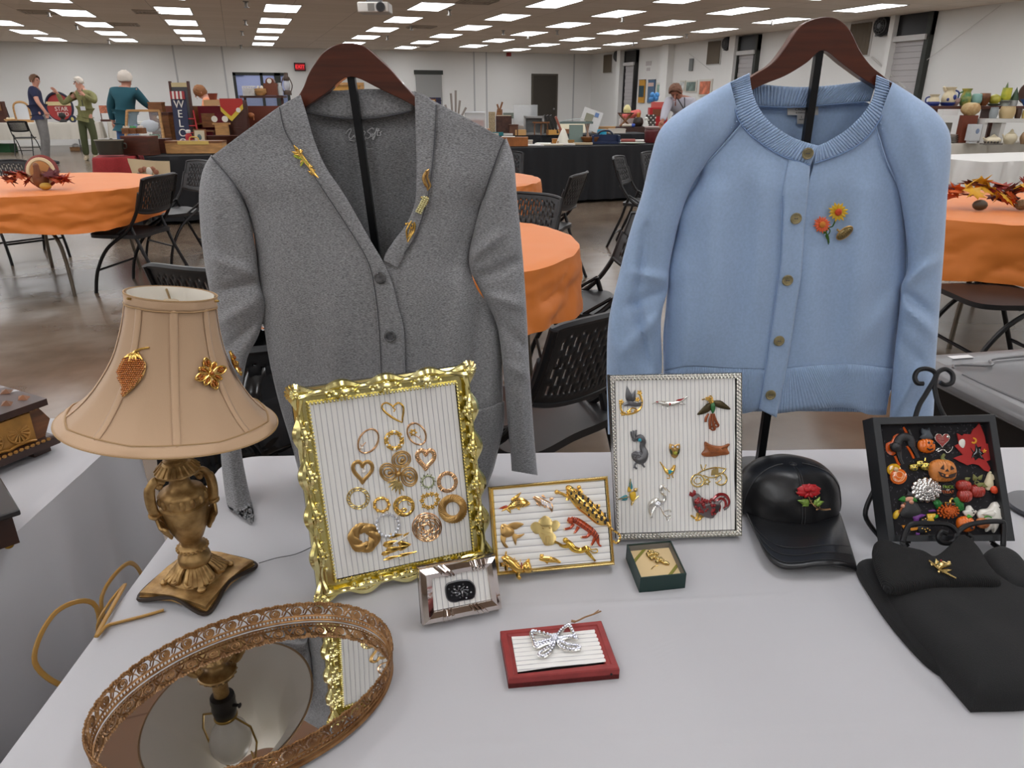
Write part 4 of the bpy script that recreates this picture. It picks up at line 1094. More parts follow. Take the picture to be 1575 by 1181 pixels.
mesh('brim_stitching', mb, MATS['black_stitch'], cap)
def cap_plane(px, py):
    I = CPm.inverted(); o = I @ CAM; d = (I.to_3x3() @ ray(px, py)).normalized()
    for k in range(8000):
        q = o + d * (.8 + k * .0001)
        if (q.x / RX) ** 2 + (q.y / RY) ** 2 + (max(0, q.z - .002) / RZ) ** 2.6 < .97: break
    n = V((q.x / RX ** 2, q.y / RY ** 2,.8 * q.z / RZ ** 2)).normalized(); nw = CPm.to_3x3() @ n; ex = Z.cross(nw).normalized()
    return Plane(CPm @ q + nw * .0035, ex, nw.cross(ex))

# -- black turtleneck, folded
knit = mat('black_knit', (17,17,18), .95, bump=(900,.5,.001), sheen=.05)
def pillow(out, z0, h, c, pw=5, n=10, wv=0):
    m = len(out); vs = [(p[0], p[1], z0) for p in out]
    for j in range(n):
        k = 1 - (j / n) ** 1.6; z = z0 + h * (.35 + .65 * max(0,1 - k ** pw) ** .5)
        for p in out:
            x, y = c[0] + (p[0] - c[0]) * k, c[1] + (p[1] - c[1]) * k; vs.append((x, y, z + wv * NZ.noise((x * 18, y * 18,3)) * (1 - k ** 3)))
    vs.append((c[0], c[1], z0 + h)); fs = [tuple(range(m - 1,-1,-1))]
    for j in range(n): fs += [(j * m + i, j * m + (i + 1) % m, (j + 1) * m + (i + 1) % m, (j + 1) * m + i) for i in range(m)]
    fs += [(n * m + i, n * m + (i + 1) % m, len(vs) - 1) for i in range(m)]
    return vs, fs
sw = thing('sweater', 'folded black turtleneck sweater with a gold dove pin on its collar', 'sweater', onz(1480,960, T + .003))
zt = lambda pts, z: [(p.x, p.y) for p in (onz(x, y, T + z) for x, y in cr(pts, 5, True))]
def lump(name, pts, c, z0, h, pw=5, wv=0, m=knit, zz=.012):
    o = zt(pts, zz); cc = onz(c[0], c[1], T + zz); vs, fs = pillow(o, T + z0, h, (cc.x, cc.y), pw, wv=wv)
    return mesh(name, MB().add(vs, fs), m, sw, W=True, ang=70)
lump('sleeve', [(1318,868),(1345,858),(1375,880),(1385,930),(1430,990),(1470,1040),(1430,1018),(1380,965),(1340,910)], (1370,920), .003,.016)
lump('body', [(1338,862),(1420,870),(1540,880),(1600,900),(1640,960),(1640,1050),(1600,1080),(1506,1085),(1496,1085),(1490,1079),(1440,1022),(1395,975),(1362,925)], (1510,975), .003,.03,6,.004)
lump('sleeve', [(1505,868),(1528,852),(1556,862),(1580,890),(1610,930),(1560,930),(1520,900)], (1555,895), .003,.034)
col = [(1343,842),(1352,829),(1380,838),(1415,846),(1437,856),(1462,838),(1482,820),(1505,838),(1524,868),(1541,893),(1500,895),(1440,897),(1400,903),(1366,902),(1350,872)]
mb = MB(); o_ = zt(col, .04); cc = onz(1440,875, T + .04); vs, fs = pillow(o_, T + .03,.016,(cc.x, cc.y), 6); mb.add(vs, fs)
knr = mat('black_rib_knit', (19,19,20), .95)
nt = knr.node_tree; wv_ = nt.nodes.new('ShaderNodeTexWave'); wv_.inputs['Scale'].default_value = 130; tcn = nt.nodes.new('ShaderNodeTexCoord'); bpn = nt.nodes.new('ShaderNodeBump'); bpn.inputs['Strength'].default_value = .8; bpn.inputs['Distance'].default_value = .0015
nt.links.new(tcn.outputs['Object'], wv_.inputs[0]); nt.links.new(wv_.outputs[1], bpn.inputs['Height']); nt.links.new(bpn.outputs[0], nt.nodes['Principled BSDF'].inputs['Normal'])
mesh('collar', mb, knr, sw, W=True, ang=70)

# -- black shadow-box frame on a wrought iron easel
HPL = lean_plane((1372,833),(1561,832), 33, T + .027)
hf = thing('shadow_box', 'black shadow box frame of Halloween pins on a wrought iron easel', 'frame', M=HPL.M)
O = uvq(HPL, [(1342,642),(1531,637),(1562,832),(1367,833)]); I1 = uvq(HPL, [(1355,653),(1522,649),(1549,822),(1377,823)])
bkw = mat('black_satin_wood', (34,36,39), .45)
mesh('moulding', rail(MB(), O, I1, [(0,-.03),(0,-.001),(.06,0),(.94,0),(1,-.001),(1,-.03)]), bkw, hf, ang=30)
bf = mat('black_print_cloth', (24,22,26), .9)
mesh('backing_board', MB().prism(O[::-1], -.030,-.027), bkw, hf)
HW = -.0135
I2 = uvq(HPL, [(1355,653),(1522,649),(1549,822),(1377,823)], HW); mesh('fabric_panel', MB().prism(inward(I1, [((I1[0][0] + I1[2][0]) / 2,(I1[0][1] + I1[2][1]) / 2)] * 4,-.02)[::-1], -.026, HW), bf, hf)
mb = MB(); r2 = random.Random(3)
for k in range(420):
    u, v = r2.random(), r2.random(); p = mixp(mixp(I1[3], I1[2], u), mixp(I1[0], I1[1], u), v); a = r2.random() * PI; l = .0021
    mb.add([(p[0] - l * math.cos(a), p[1] - l * math.sin(a), HW + .0002),(p[0] + .0006 * math.sin(a), p[1] - .0006 * math.cos(a), HW + .0003),(p[0] + l * math.cos(a), p[1] + l * math.sin(a), HW + .0002),(p[0] - .0006 * math.sin(a), p[1] + .0006 * math.cos(a), HW + .0003)], [(0,1,2,3)])
mesh('leaf_print', mb, mat('grey_print', (74,72,78), .9), hf)
iron = mat('wrought_iron', (22,22,24), .45,.3)
ez = thing('display_easel', 'black wrought iron easel with scrolled hooks holding the shadow box', 'easel', onz(1450,838, T))
def h3(q, w):
    r = [HPL.P(x, y, w) for x, y in q]
    for p in r: p.z = max(p.z, T + .006)
    return r
mb = MB()
def tab3(x, y, z=.005): return onz(x, y, T + z)
fr_l = cr([(1388,833),(1394,815),(1402,806),(1425,805),(1455,806),(1469,815),(1472,826),(1462,835),(1448,834),(1443,826),(1448,818),(1456,820)], 6)
fr_r = cr([(1543,838),(1544,808),(1538,802),(1512,803),(1488,808),(1474,818),(1470,830),(1478,838),(1492,834),(1494,826),(1487,822)], 6)
for q in (fr_l, fr_r): mb.tube([p if p.z > T + .005 else V((p.x, p.y, T + .005)) for p in h3(q, .012)], .0036,8)
mesh('hook', mb, iron, ez, W=True)
bl0, br0 = tab3(1393,838), tab3(1540,842)
mesh('foot_rail', MB().tube(cr([h3([fr_r[0]], .012)[0], tab3(1541,843), tab3(1533,840), h3([(1526,836)], -.034)[0]], 4), .0036,8).tube(cr([h3([fr_l[0]], .012)[0], tab3(1390,840), h3([(1396,838)], -.034)[0]], 4), .0036,8), iron, ez, W=True)
bk = -.036
top = h3([(1430,640)], bk)[0]
mesh('upright', MB().tube(h3(cr([(1396,838),(1398,700),(1410,634),(1424,606),(1438,582),(1437,572),(1425,567),(1412,570),(1407,580),(1411,589),(1420,590)], 6), bk), .0036,8).tube(h3(cr([(1526,836),(1500,700),(1452,640),(1438,600),(1440,578),(1446,570),(1456,568),(1465,576),(1464,588),(1454,592),(1446,588)], 6), bk), .0036,8), iron, ez, W=True)
lg = [h3([(1341,735)], -.034)[0], tab3(1331,792) + FH * .02, tab3(1346,824)]
lg = [HPL.P(1345,752,-.034), V((0,0,0)), V((0,0,0))]
lg[1] = onpl(1331,792, HPL.o + FH * .05,-FH); lg[2] = tab3(1353,826)
lg[1].z = max(lg[1].z, T + .008)
mesh('back_leg', MB().tube(cr([tuple(p) for p in lg], 6), .0034,8), iron, ez, W=True)

# -- third stand base at the right edge, box and chest at the left edge
sb = onz(1598,781, T + .0035)
o = thing('garment_stand', 'black disc foot of another stand, cut by the picture edge beside the shadow box', 'garment stand', sb)
mesh('base', MB().lathe([(.046,0),(.047,.003),(.044,.006),(.012,.008),(.011,.02),(0,.02)], n=40), mat('stand_grey', (66,66,70), .35,.3), o)
mesh('pole', MB().tube([(0,0,.01),(0,0,.62)], .0075,4), blackm, o)
cwood = mat('carved_walnut', (104,62,30), .4, var=(14,.35), stretch=(1,5,5), coat=.2)
cdark = mat('dark_walnut', (56,32,22), .4, var=(20,.3), coat=.2)
ccarv = mat('gilded_carving', (164,118,56), .38,.25, var=(30,.25))
c1, c0 = onz(79,693, T + .004), onz(-40,742, T + .004)
d = (c1 - c0); d.z = 0; d.normalize(); n_ = V((-d.y, d.x, 0))
CM = frame_mx(V((c1.x, c1.y, T + .004)), d, n_)     # x runs right along the front, y away, origin front right foot
ch = thing('wooden_chest', 'carved walnut chest with gilded sunburst panels and bracket feet', 'chest', M=CM)
Wc, Dc = .36,.155
def ring(x0, x1, y0, y1, z): return [(x0, y0, z),(x1, y0, z),(x1, y1, z),(x0, y1, z)]
def loft(mb, secs):
    vs = [p for s in secs for p in s]; fs = [(3,2,1,0), tuple(len(vs) - 4 + k for k in range(4))]
    for i in range(len(secs) - 1):
        for k in range(4): fs.append((i * 4 + k, i * 4 + (k + 1) % 4,(i + 1) * 4 + (k + 1) % 4,(i + 1) * 4 + k))
    return mb.add(vs, fs)
mesh('foot', MB().prism([(0,0),(-.03,0),(-.034,.02),(0,.03)], 0,.016).prism([(-Wc, 0),(-Wc + .03,0),(-Wc + .034,.02),(-Wc, .03)], 0,.016).prism([(0, Dc),(-.03, Dc),(-.034, Dc - .03),(0, Dc - .03)], 0,.016), cdark, ch)
mesh('plinth', loft(MB(), [ring(-Wc - .012,.012,-.014, Dc + .012,.014), ring(-Wc - .012,.012,-.014, Dc + .012,.027), ring(-Wc - .004,.004,-.006, Dc + .004,.031)]), cdark, ch, ang=30)
mesh('body', loft(MB(), [ring(-Wc, -.004,0, Dc, .030), ring(-Wc, .014,.004, Dc, .058), ring(-Wc, .0,.010, Dc - .004,.088)]), cwood, ch, ang=30)
mesh('lid', loft(MB(), [ring(-Wc - .012,.012,-.006, Dc + .01,.088), ring(-Wc - .012,.012,-.006, Dc + .01,.1), ring(-Wc + .03,-.03,.04, Dc - .03,.108)]), cdark, ch, ang=30)
mb = MB()
for k in range(6):
    cx = -.045 - .046 * k; q = MX.Translation((cx, -.001,.056)) @ MX.Rotation(rad(80), 4, 'X'); mb.M = q
    mb.tube([(.0185 * math.cos(t * PI / 12), .0185 * math.sin(t * PI / 12), 0) for t in range(24)], .0022,6, True)
    for t in range(14): a = t * PI / 7; mb.tube([(.003 * math.cos(a), .003 * math.sin(a), .001),(.017 * math.cos(a), .017 * math.sin(a), .001)], [.0012,.0024], 5)
    for s in (-1,1): mb.tube(cr([(.023, s * .024,0),(.012, s * .0215,.001),(0, s * .021,0),(-.012, s * .0215,.001),(-.023, s * .024,0)], 3), .0022,5)
mb.M = None
for k in range(34): mb.ball((-.006 - k * .0095,-.013,.029),(.0042,.0032,.0032), 6); mb.ball((-.006 - k * .0095,.004,.0855),(.0042,.003,.003), 6)
mb.prism([(-.02,-.002),(-Wc, -.002),(-Wc, .003),(-.02,.003)], .034,.084)
mesh('carving', mb, ccarv, ch)
mb = MB()
for k in range(12):
    for j in range(2): x = .0 - k * .028; mb.add([(x, .02 + .05 * j, .1035 + .003 * j),(x - .012,.01 + .05 * j, .103 + .003 * j),(x - .024,.02 + .05 * j, .1035 + .003 * j),(x - .012,.034 + .05 * j, .106 + .002 * j),(x - .012,.02 + .05 * j, .111 + .002 * j)], [(0,1,4),(1,2,4),(2,3,4),(3,0,4)])
mesh('lid_pattern', mb, mat('lid_carving_wood', (128,78,42), .45, var=(40,.25)), ch)
p = onz(10,801, T + .002)
o = thing('wooden_box', 'dark rounded wooden box on brass bun feet at the left table edge', 'box', (p.x, p.y, T + .002), rz=rad(24))
prof = cr([(-.045,.01),(-.01,.012),(.012,.022),(.02,.036),(.014,.05),(-.004,.056)], 6)
mesh('body', MB(MX.Rotation(PI / 2,4, 'Z') @ MX.Rotation(PI / 2,4, 'X')).prism([(x, z) for x, z in [( -.1,.01)] + [(-q[0] * 0 + q[0], q[1]) for q in prof] + [(-.1,.056)]], -.22,.0), cdark, o, ang=50)
mesh('lid', MB().box((-.105,-.045,.0605),(.23,.13,.009)), mat('ebonised_wood', (26,24,26), .3, coat=.4), o, bev=.002)
mb = MB()
for (x, y) in ((-.012,.004),(-.19,.004),(-.012,-.085),(-.19,-.085)): mb.lathe([(.004,0),(.0062,.002),(.0068,.005),(.005,.009),(.008,.011),(.006,.014),(0,.014)], c=(x, y, 0), n=14)
mesh('foot', mb, mat('brass_feet', (176,138,52), .3,1), o)
# ---------------------------------------------------------------- brooches
ruby = mat('ruby_enamel', (150,26,28), .15, coat=.8)
rust = mat('rust_enamel', (168,60,24), .25, coat=.5)
topaz = mat('topaz_stone', (176,98,28), .12,.35, coat=.6)
green = mat('green_enamel', (40,110,54), .2, coat=.6)
leafg = mat('leaf_enamel', (122,150,66), .25,.2, var=(200,.3))
turq = mat('turquoise', (40,150,170), .25)
blk = mat('black_enamel', (18,18,20), .2, coat=.5)
oran = mat('orange_enamel', (226,110,26), .25, coat=.5)
orand = mat('terracotta', (206,128,62), .35, var=(120,.12))
yel = mat('yellow_enamel', (222,178,40), .3, coat=.4)
cor = mat('coral_enamel', (232,104,60), .35)
wht = mat('white_enamel', (226,222,212), .3, coat=.4)
pur = mat('purple_enamel', (108,48,128), .35)
flesh = mat('pink_enamel', (222,160,134), .4)
brn = mat('carved_wood_pin', (150,84,40), .35, var=(160,.3), stretch=(1,4,1))
redf = mat('red_felt', (164,34,30), .75)
class Pin:
    def __init__(s, pl, crop, label, c, group=None, /, *, name='brooch', w0=.0016, cat='brooch', **mats):
        s.pl, s.crop, s.w0, s.mats = pl, crop, w0, mats
        s.c = pl.uv(crop[0] + c[0] / crop[2], crop[1] + c[1] / crop[2], w0)
        M = pl.M @ MX.Translation((s.c[0], s.c[1], w0)); s.M = M
        a = s.q(*c); b = s.q(c[0] + 1, c[1]); d = s.q(c[0], c[1] + 1)
        s.k = math.sqrt(abs(b[0] * d[1] - b[1] * d[0])) or 1e-4
        s.mb = {k: MB() for k in mats}; s.label, s.group, s.name, s.cat = label, group, name, cat
    def q(s, x, y):
        u = s.pl.uv(s.crop[0] + x / s.crop[2], s.crop[1] + y / s.crop[2], s.w0); return (u[0] - s.c[0], u[1] - s.c[1])
    def qs(s, pts): return [s.q(*p) for p in pts]
    def tube(s, m, pts, r, w=1, closed=False, sm=4, n=6, flat=.8):
        p = cr(pts, sm, closed) if sm > 1 else pts
        R = [x[0] * s.k for x in cr([(a,) for a in r], sm, closed)] if isinstance(r, (list, tuple)) and sm > 1 else ([a * s.k for a in r] if isinstance(r, (list, tuple)) else r * s.k)
        z = w * s.k
        s.mb[m].tube([(*s.q(*a[:2]), z + (a[2] * s.k if len(a) > 2 else 0)) for a in p], R, n, closed, flat=flat, nrm=(0,0,1)); return s
    def ring(s, m, x, y, rx, ry, r, ang=0, w=1, n=28, sec=6, flat=.8, a0=0, a1=360):
        c, si = math.cos(rad(ang)), math.sin(rad(ang)); cl = a1 - a0 >= 360
        pts = []
        for i in range(n if cl else n + 1):
            t = rad(a0 + (a1 - a0) * i / n); u, v = rx * math.cos(t), ry * math.sin(t); pts.append((x + u * c - v * si, y + u * si + v * c))
        return s.tube(m, pts, r, w, cl, 1, sec, flat)
    def ball(s, m, x, y, r, fl=.8, w=0, n=8): q = s.q(x, y); s.mb[m].ball((q[0], q[1], w * s.k + r * s.k * fl * .6),(r * s.k, r * s.k, r * s.k * fl), n); return s
    def leaf(s, m, x0, y0, x1, y1, wd, h=None, w=0, tip=.5):
        dx, dy = x1 - x0, y1 - y0; L = math.hypot(dx, dy) or 1; nx, ny = -dy / L, dx / L; out = []
        for i in range(9): t = i / 8; f = math.sin(PI * t ** tip) if tip != 1 else math.sin(PI * t); out.append((x0 + dx * t + nx * wd / 2 * f, y0 + dy * t + ny * wd / 2 * f))
        for i in range(7,0,-1): t = i / 8; f = math.sin(PI * t ** tip); out.append((x0 + dx * t - nx * wd / 2 * f, y0 + dy * t - ny * wd / 2 * f))
        return s.poly(m, out, h or wd * .25, w)
    def poly(s, m, pts, h, w=0, sm=0, c=None, edge=.35, steps=4):
        p = cr(pts, sm, True) if sm else pts
        s.mb[m].dome(s.qs(p), w * s.k, h * s.k, s.q(*c) if c else None, steps, edge); return s
    def flat(s, m, pts, h, w=0, sm=0):
        p = cr(pts, sm, True) if sm else pts
        s.mb[m].prism(s.qs(p), w * s.k, (w + h) * s.k); return s
    def end(s):
        used = [k for k in s.mats if s.mb[k].v]
        if len(used) == 1:
            o = mesh(s.name, s.mb[used[0]], s.mats[used[0]][1]); o.matrix_world = s.M; WM[o.name] = s.M
            return setp(o, s.label, s.cat, s.group)
        o = thing(s.name, s.label, s.cat, group=s.group, M=s.M)
        for k in used: mesh(s.mats[k][0], s.mb[k], s.mats[k][1], o)
        return o
Bd = lambda m: ('body', m)
# -- in the big gold frame
C2 = (520,600,919 / 210); GO = dict(w0=.0082)
GPin = lambda lab, c, /, **k: Pin(GPL, C2, lab, c, None, **GO, **k)
p = GPin('gold open heart brooch of twisted wire, topmost pin in the large gold frame', (365,150), g=Bd(goldy))
p.tube('g', [(432,218),(375,190),(320,150),(296,120),(300,95),(325,85),(355,98),(372,116)], [4,8,8,7,6,6,6,4]).tube('g', [(372,116),(388,92),(412,86),(436,108),(440,145),(434,185),(432,218)], [4,6,7,7,7,6,4]).tube('g', [(400,92),(378,100),(368,118),(384,128),(374,146)], 4).end()
p = GPin('rose gold open oval brooch holding one tiny pearl, upper left in the large gold frame', (203,342), g=('ring', goldr), p=('pearl', pearl))
p.ring('g', 203,342,60,88,6,32).ring('g', 203,344,66,84,3,32).tube('g', [(148,398),(160,380),(186,350)], 3).tube('g', [(160,384),(150,365)], 2.5, sm=1).ball('p', 162,388,11).end()
p = GPin('gold leaf wreath brooch dotted with pearls below the top heart', (377,338), g=('wreath', goldy), p=('pearl', pearl))
for i in range(12):
    a = 2 * PI * i / 12; x, y = 377 + 54 * math.cos(a), 338 + 54 * math.sin(a); p.leaf('g', x - 24 * math.sin(a) - 8 * math.cos(a), y + 24 * math.cos(a) - 8 * math.sin(a), x + 22 * math.sin(a) + 12 * math.cos(a), y - 22 * math.cos(a) + 12 * math.sin(a), 30)
    if i % 2: p.ball('p', x + 4 * math.cos(a), y + 4 * math.sin(a), 9, w=6)
p.ring('g', 377,338,52,52,8).end()
p = GPin('rose gold open oval brooch with a rosette inside, upper right in the gold frame', (528,294), g=('ring', goldr), f=('rosette', goldy), p=('pearl', pearl))
p.ring('g', 528,294,56,78,6,-32).ring('g', 530,296,60,74,3,-32).tube('g', [(515,300),(540,318),(560,335)], 3).tube('g', [(545,322),(552,306)], 2.5, sm=1)
for i in range(6): a = i * PI / 3; p.leaf('f', 505,285,505 + 30 * math.cos(a), 285 + 30 * math.sin(a), 24)
p.ball('p', 505,285,9, w=6).end()
HR = lambda cx, cy, sx, sy: [(cx + sx * 16 * math.sin(t) ** 3 / 17, cy - sy * (13 * math.cos(t) - 5 * math.cos(2 * t) - 2 * math.cos(3 * t) - math.cos(4 * t)) / 15) for t in (2 * PI * k / 40 for k in range(40))]
p = GPin('broad ribbed rose gold heart brooch right of the big flower brooch', (590,465), g=Bd(goldr), d=('dangle', rust))
p.tube('g', HR(590,458,62,66), 15,1, True, 1,8,.45)
for i in range(26): t = 2 * PI * i / 26; q = HR(590,458,62,66)[int(i * 40 / 26)]; p.ball('g', q[0], q[1], 6,.6,5)
p.ball('d', 592,424,8).end()
p = GPin('gold heart brooch with a pearl hanging in its middle', (165,545), g=Bd(goldo), p=('pearl', pearl))
p.tube('g', HR(165,540,70,74), 13,1, True, 1,8,.5).tube('g', [(172,490),(172,530)], 2.5, sm=1).ball('p', 172,546,15).end()
p = GPin('largest gold brooch, a three-looped wire flower in the gold frame', (405,560), g=('loop', goldo), l=('leaf', goldp))
for (x, y, a) in ((425,465,-80),(338,552,170),(478,582,20)):
    for r, u in ((63,5),(50,5),(30,6)): p.ring('g', x, y, r, r * .86, u, a + r, w=10 - r / 9)
    p.ball('g', x + 6, y + 4,13)
    p.tube('g', [(x, y),((x + 405) / 2 + 8,(y + 560) / 2),(405,560)], 8)
for i in range(6): a = rad(60 + i * 22); p.leaf('l', 405,610,405 + 80 * math.cos(a), 610 + 85 * math.sin(a), 30)
p.tube('g', [(405,560),(408,620),(416,700)], 6).ball('g', 405,560,20).end()
p = GPin('small greenish silver twig wreath brooch beside the flat gold ring', (605,615), g=Bd(mat('green_silver', (176,182,150), .25,.9)))
for i in range(12): a = 2 * PI * i / 12; p.tube('g', [(605 + 36 * math.cos(a), 615 + 36 * math.sin(a)),(605 + 44 * math.cos(a + .4), 615 + 44 * math.sin(a + .4)),(605 + 54 * math.cos(a + .5), 615 + 54 * math.sin(a + .5))], 4).ball('g', 605 + 38 * math.cos(a + .2), 615 + 38 * math.sin(a + .2), 7)
p.ring('g', 605,615,38,38,5).end()
p = GPin('flat engraved gold ring brooch at the right edge of the gold frame cloth', (735,618), g=Bd(goldr))
p.ring('g', 735,618,58,60,13, flat=.4, sec=8)
for i in range(14): a = i * PI / 7; p.tube('g', [(735 + 46 * math.cos(a), 618 + 48 * math.sin(a)),(735 + 69 * math.cos(a), 618 + 71 * math.sin(a))], 3, w=5, sm=1)
p.end()
p = GPin('pale gold link-edged ring brooch, far left in the large gold frame', (135,728), g=Bd(goldp))
p.ring('g', 135,728,76,72,4).ring('g', 135,728,56,53,4)
for i in range(18): a = i * PI / 9; p.tube('g', [(135 + 58 * math.cos(a), 728 + 55 * math.sin(a)),(135 + 74 * math.cos(a + .22), 728 + 70 * math.sin(a + .22))], 5, sm=1)
p.end()
p = GPin('small yellow gold bamboo ring brooch above the rhinestone circle', (292,770), g=Bd(goldy))
p.ring('g', 292,770,49,45,9)
for i in range(9): a = i * 2 * PI / 9; p.ball('g', 292 + 49 * math.cos(a), 770 + 45 * math.sin(a), 13,.8)
p.end()
p = GPin('yellow gold ring brooch with an inner swirl, below the big flower', (445,780), g=Bd(goldy))
p.ring('g', 443,780,62,60,12, flat=.5).ring('g', 450,785,50,48,5, w=6)
p.tube('g', [(392,790),(410,812),(440,815),(458,800),(440,795),(418,805)], [9,10,8,6,5,4], 5).tube('g', [(470,745),(472,770),(498,775)], 2.5)
for i in range(10): a = i * PI / 5; p.leaf('g', 443 + 50 * math.cos(a), 780 + 50 * math.sin(a), 443 + 76 * math.cos(a + .3), 780 + 72 * math.sin(a + .3), 22, w=3)
p.end()
p = GPin('square gold wreath brooch of little leaves, above the wire rosette', (620,745), g=Bd(goldy))
for (x, y) in ((575,715),(600,705),(630,700),(662,705),(672,735),(660,765),(635,785),(605,790),(578,778),(565,745)):
    for i in range(5): a = i * 2 * PI / 5 + x; p.leaf('g', x, y, x + 21 * math.cos(a), y + 21 * math.sin(a), 15)
p.end()
p = GPin('large coiled gold ring brooch with rope texture at the right of the gold frame', (770,797), g=Bd(goldo))
p.ring('g', 770,797,72,72,26, flat=.5, sec=10)
for i in range(36): a = i * PI / 18; p.tube('g', [(770 + 50 * math.cos(a), 797 + 50 * math.sin(a), 8),(770 + 74 * math.cos(a + .35), 797 + 74 * math.sin(a + .35), 13),(770 + 97 * math.cos(a + .6), 797 + 96 * math.sin(a + .6), 4)], 5)
p.end()
p = GPin('circle brooch of clear rhinestones behind the swirled gold knot', (330,905), g=('setting', silv), c=('stone', cryst))
p.ring('g', 330,905,76,74,8)
for i in range(18): a = i * PI / 9; p.ball('c', 330 + 76 * math.cos(a), 905 + 74 * math.sin(a), 13,.8,3,7)
p.end()
p = GPin('big swirled gold ribbon knot brooch at the lower left of the gold frame', (170,988), g=Bd(goldo))
for i in range(6):
    a = i * PI / 3 + .3
    pt = lambda r, t: (172 + r * 1.08 * math.cos(a + t), 988 + r * math.sin(a + t))
    p.tube('g', [(*pt(34,-.5), 4),(*pt(52,.1), 12),(*pt(80,.8), 14),(*pt(92,1.6), 6)], [8,24,27,8], w=4, flat=.4, n=8)
p.end()
p = GPin('open rosette brooch of looped rose gold wire at the lower right of the gold frame', (597,925), g=Bd(goldr))
for i in range(7): a = i * 180 / 7; t = rad(a * 2); p.ring('g', 597 + 28 * math.cos(t), 925 + 28 * math.sin(t), 68,52,4, a * 2 + 60, w=2 + i)
p.ring('g', 597,922,98,96,4).ring('g', 597,925,24,22,6).end()
p = GPin('gold leaf spray brooch with seed pearls, lowest in the large gold frame', (400,1050), g=('leaf', goldy), p=('pearl', pearl))
for (x0, y0, x1, y1, w) in ((330,985,440,970,34),(300,1045,420,1010,40),(400,1030,495,1035,38),(320,1080,450,1055,42),(290,1105,380,1080,30),(400,1070,490,1040,34),(310,1140,420,1110,22),(400,1118,528,1085,22),(440,985,480,955,20)): p.leaf('g', x0, y0, x1, y1, w)
p.tube('g', [(306,1142),(400,1118),(528,1086)], 5)
for i in range(9): p.ball('p', 374 + 11 * i, 1030 - 6.5 * i, 8, w=6)
p.ball('p', 418,1130,9, w=4).end()
# -- animals in the slim gold frame
C3 = (740,720,1443 / 220)
SPin = lambda lab, c, /, **k: Pin(SPL, C3, lab, c, None, w0=.0062, **k)
p = SPin('gold koi fish brooch with dark enamelled scales, upper left of the slim gold frame', (330,360), g=Bd(goldy), k=('scale', blk), r=('tail', rust))
p.poly('g', [(494,362),(470,330),(430,305),(385,300),(330,320),(285,365),(260,400),(300,418),(350,402),(400,398),(450,384)], 30, sm=3, c=(390,355)).leaf('g', 330,318,405,240,40,10,4).leaf('g', 300,330,380,262,30,8,4).leaf('g', 365,395,395,425,26,8,4)
p.leaf('r', 275,385,168,410,34,10).leaf('g', 265,395,300,458,40,10).leaf('g', 268,392,200,440,30,9)
for i in range(7):
    for j in range(4): p.ball('k', 298 + 20 * i + 8 * (j % 2), 388 - 17 * j - 6 * i + (i * i), 7,.5,29 - 3 * abs(j - 1.5) - 1.5 * abs(i - 3))
p.ball('k', 462,352,8,.6,14).end()
p = SPin('small rose gold fish brooch with a pavé crystal body, beside the koi', (640,345), g=Bd(goldr), c=('stone', cryst))
p.poly('g', [(522,290),(560,284),(620,305),(690,340),(725,380),(715,445),(700,400),(650,390),(590,370),(545,330)], 20, sm=3, c=(630,345)).leaf('g', 612,270,655,305,26,8).leaf('g', 690,320,735,300,34,8).leaf('g', 560,345,600,390,24,8).leaf('g', 630,380,655,405,20,8)
for i in range(5):
    for j in range(4): p.ball('c', 605 + 22 * i + 4 * j, 320 + 13 * j + 10 * i, 9,.7,14)
p.end()
p = SPin('large leopard brooch, gold with black spots, climbing off the slim gold frame', (1060,370), g=Bd(goldy), k=('spot', blk), e=('eye', green))
p.tube('g', [(880,215),(930,265),(1020,350),(1110,430),(1200,510),(1265,545)], [38,62,80,72,66,34], 10, n=12, flat=.7).poly('g', [(850,190),(880,170),(930,195),(965,240),(950,275),(900,270),(860,230)], 52,6,3)
p.tube('g', [(900,290),(850,275),(800,250),(760,240)], [20,18,15,18], 8).ball('g', 760,240,24).tube('g', [(1010,250),(995,215),(985,190)], [24,18,18], 8).ball('g', 985,192,22).tube('g', [(1060,430),(1085,470)], 20,6, sm=1).tube('g', [(1150,380),(1195,385)], 20,6, sm=1).tube('g', [(870,300),(868,325)], 16,6, sm=1)
p.tube('g', [(1265,545),(1310,610),(1380,660),(1400,700),(1375,750),(1340,745),(1330,725)], [20,14,12,12,13,13,14], 8)
for i in range(9):
    for j in range(6):
        t = i / 8; x, y = 905 + 340 * t, 240 + 292 * t; RB = interp([(0,46),(.3,70),(.55,80),(.85,68),(1,44)], t); o = ((j - 2.5) * 31 + (15 if i % 2 else 0)) * RB / 76; x += 14 * (j % 2); x += o * .65; y -= o * .75
        if abs(o) < RB * .95: p.ball('k', x, y, 15 - abs(o) * .05,.5,14 + .7 * RB * math.sqrt(max(.05,1 - (o / RB / 1.03) ** 2)), 7)
for (x, y) in ((885,205),(905,235),(925,215)): p.ball('k', x, y, 7,.5,46)
for i in range(7): a = ev([(1275,560),(1310,610),(1380,660),(1400,700),(1375,750)], i / 6); p.ball('k', a[0], a[1], 8,.6,14)
p.ball('e', 912,195,7,.8,46).end()
p = SPin('antique gold angelfish brooch, left side of the slim gold frame', (300,660), g=Bd(goldo), k=('eye', blk))
p.poly('g', [(198,575),(230,560),(300,590),(335,640),(310,680),(250,700),(205,680),(195,620)], 22, sm=3)
for q in ([(260,580),(310,550),(370,545),(430,562),(395,590),(335,620)], [(205,660),(195,720),(235,795),(275,798),(240,760),(250,690)], [(310,650),(370,670),(440,660),(390,700),(345,720),(350,780),(322,720)]): p.poly('g', q, 10,2,3)
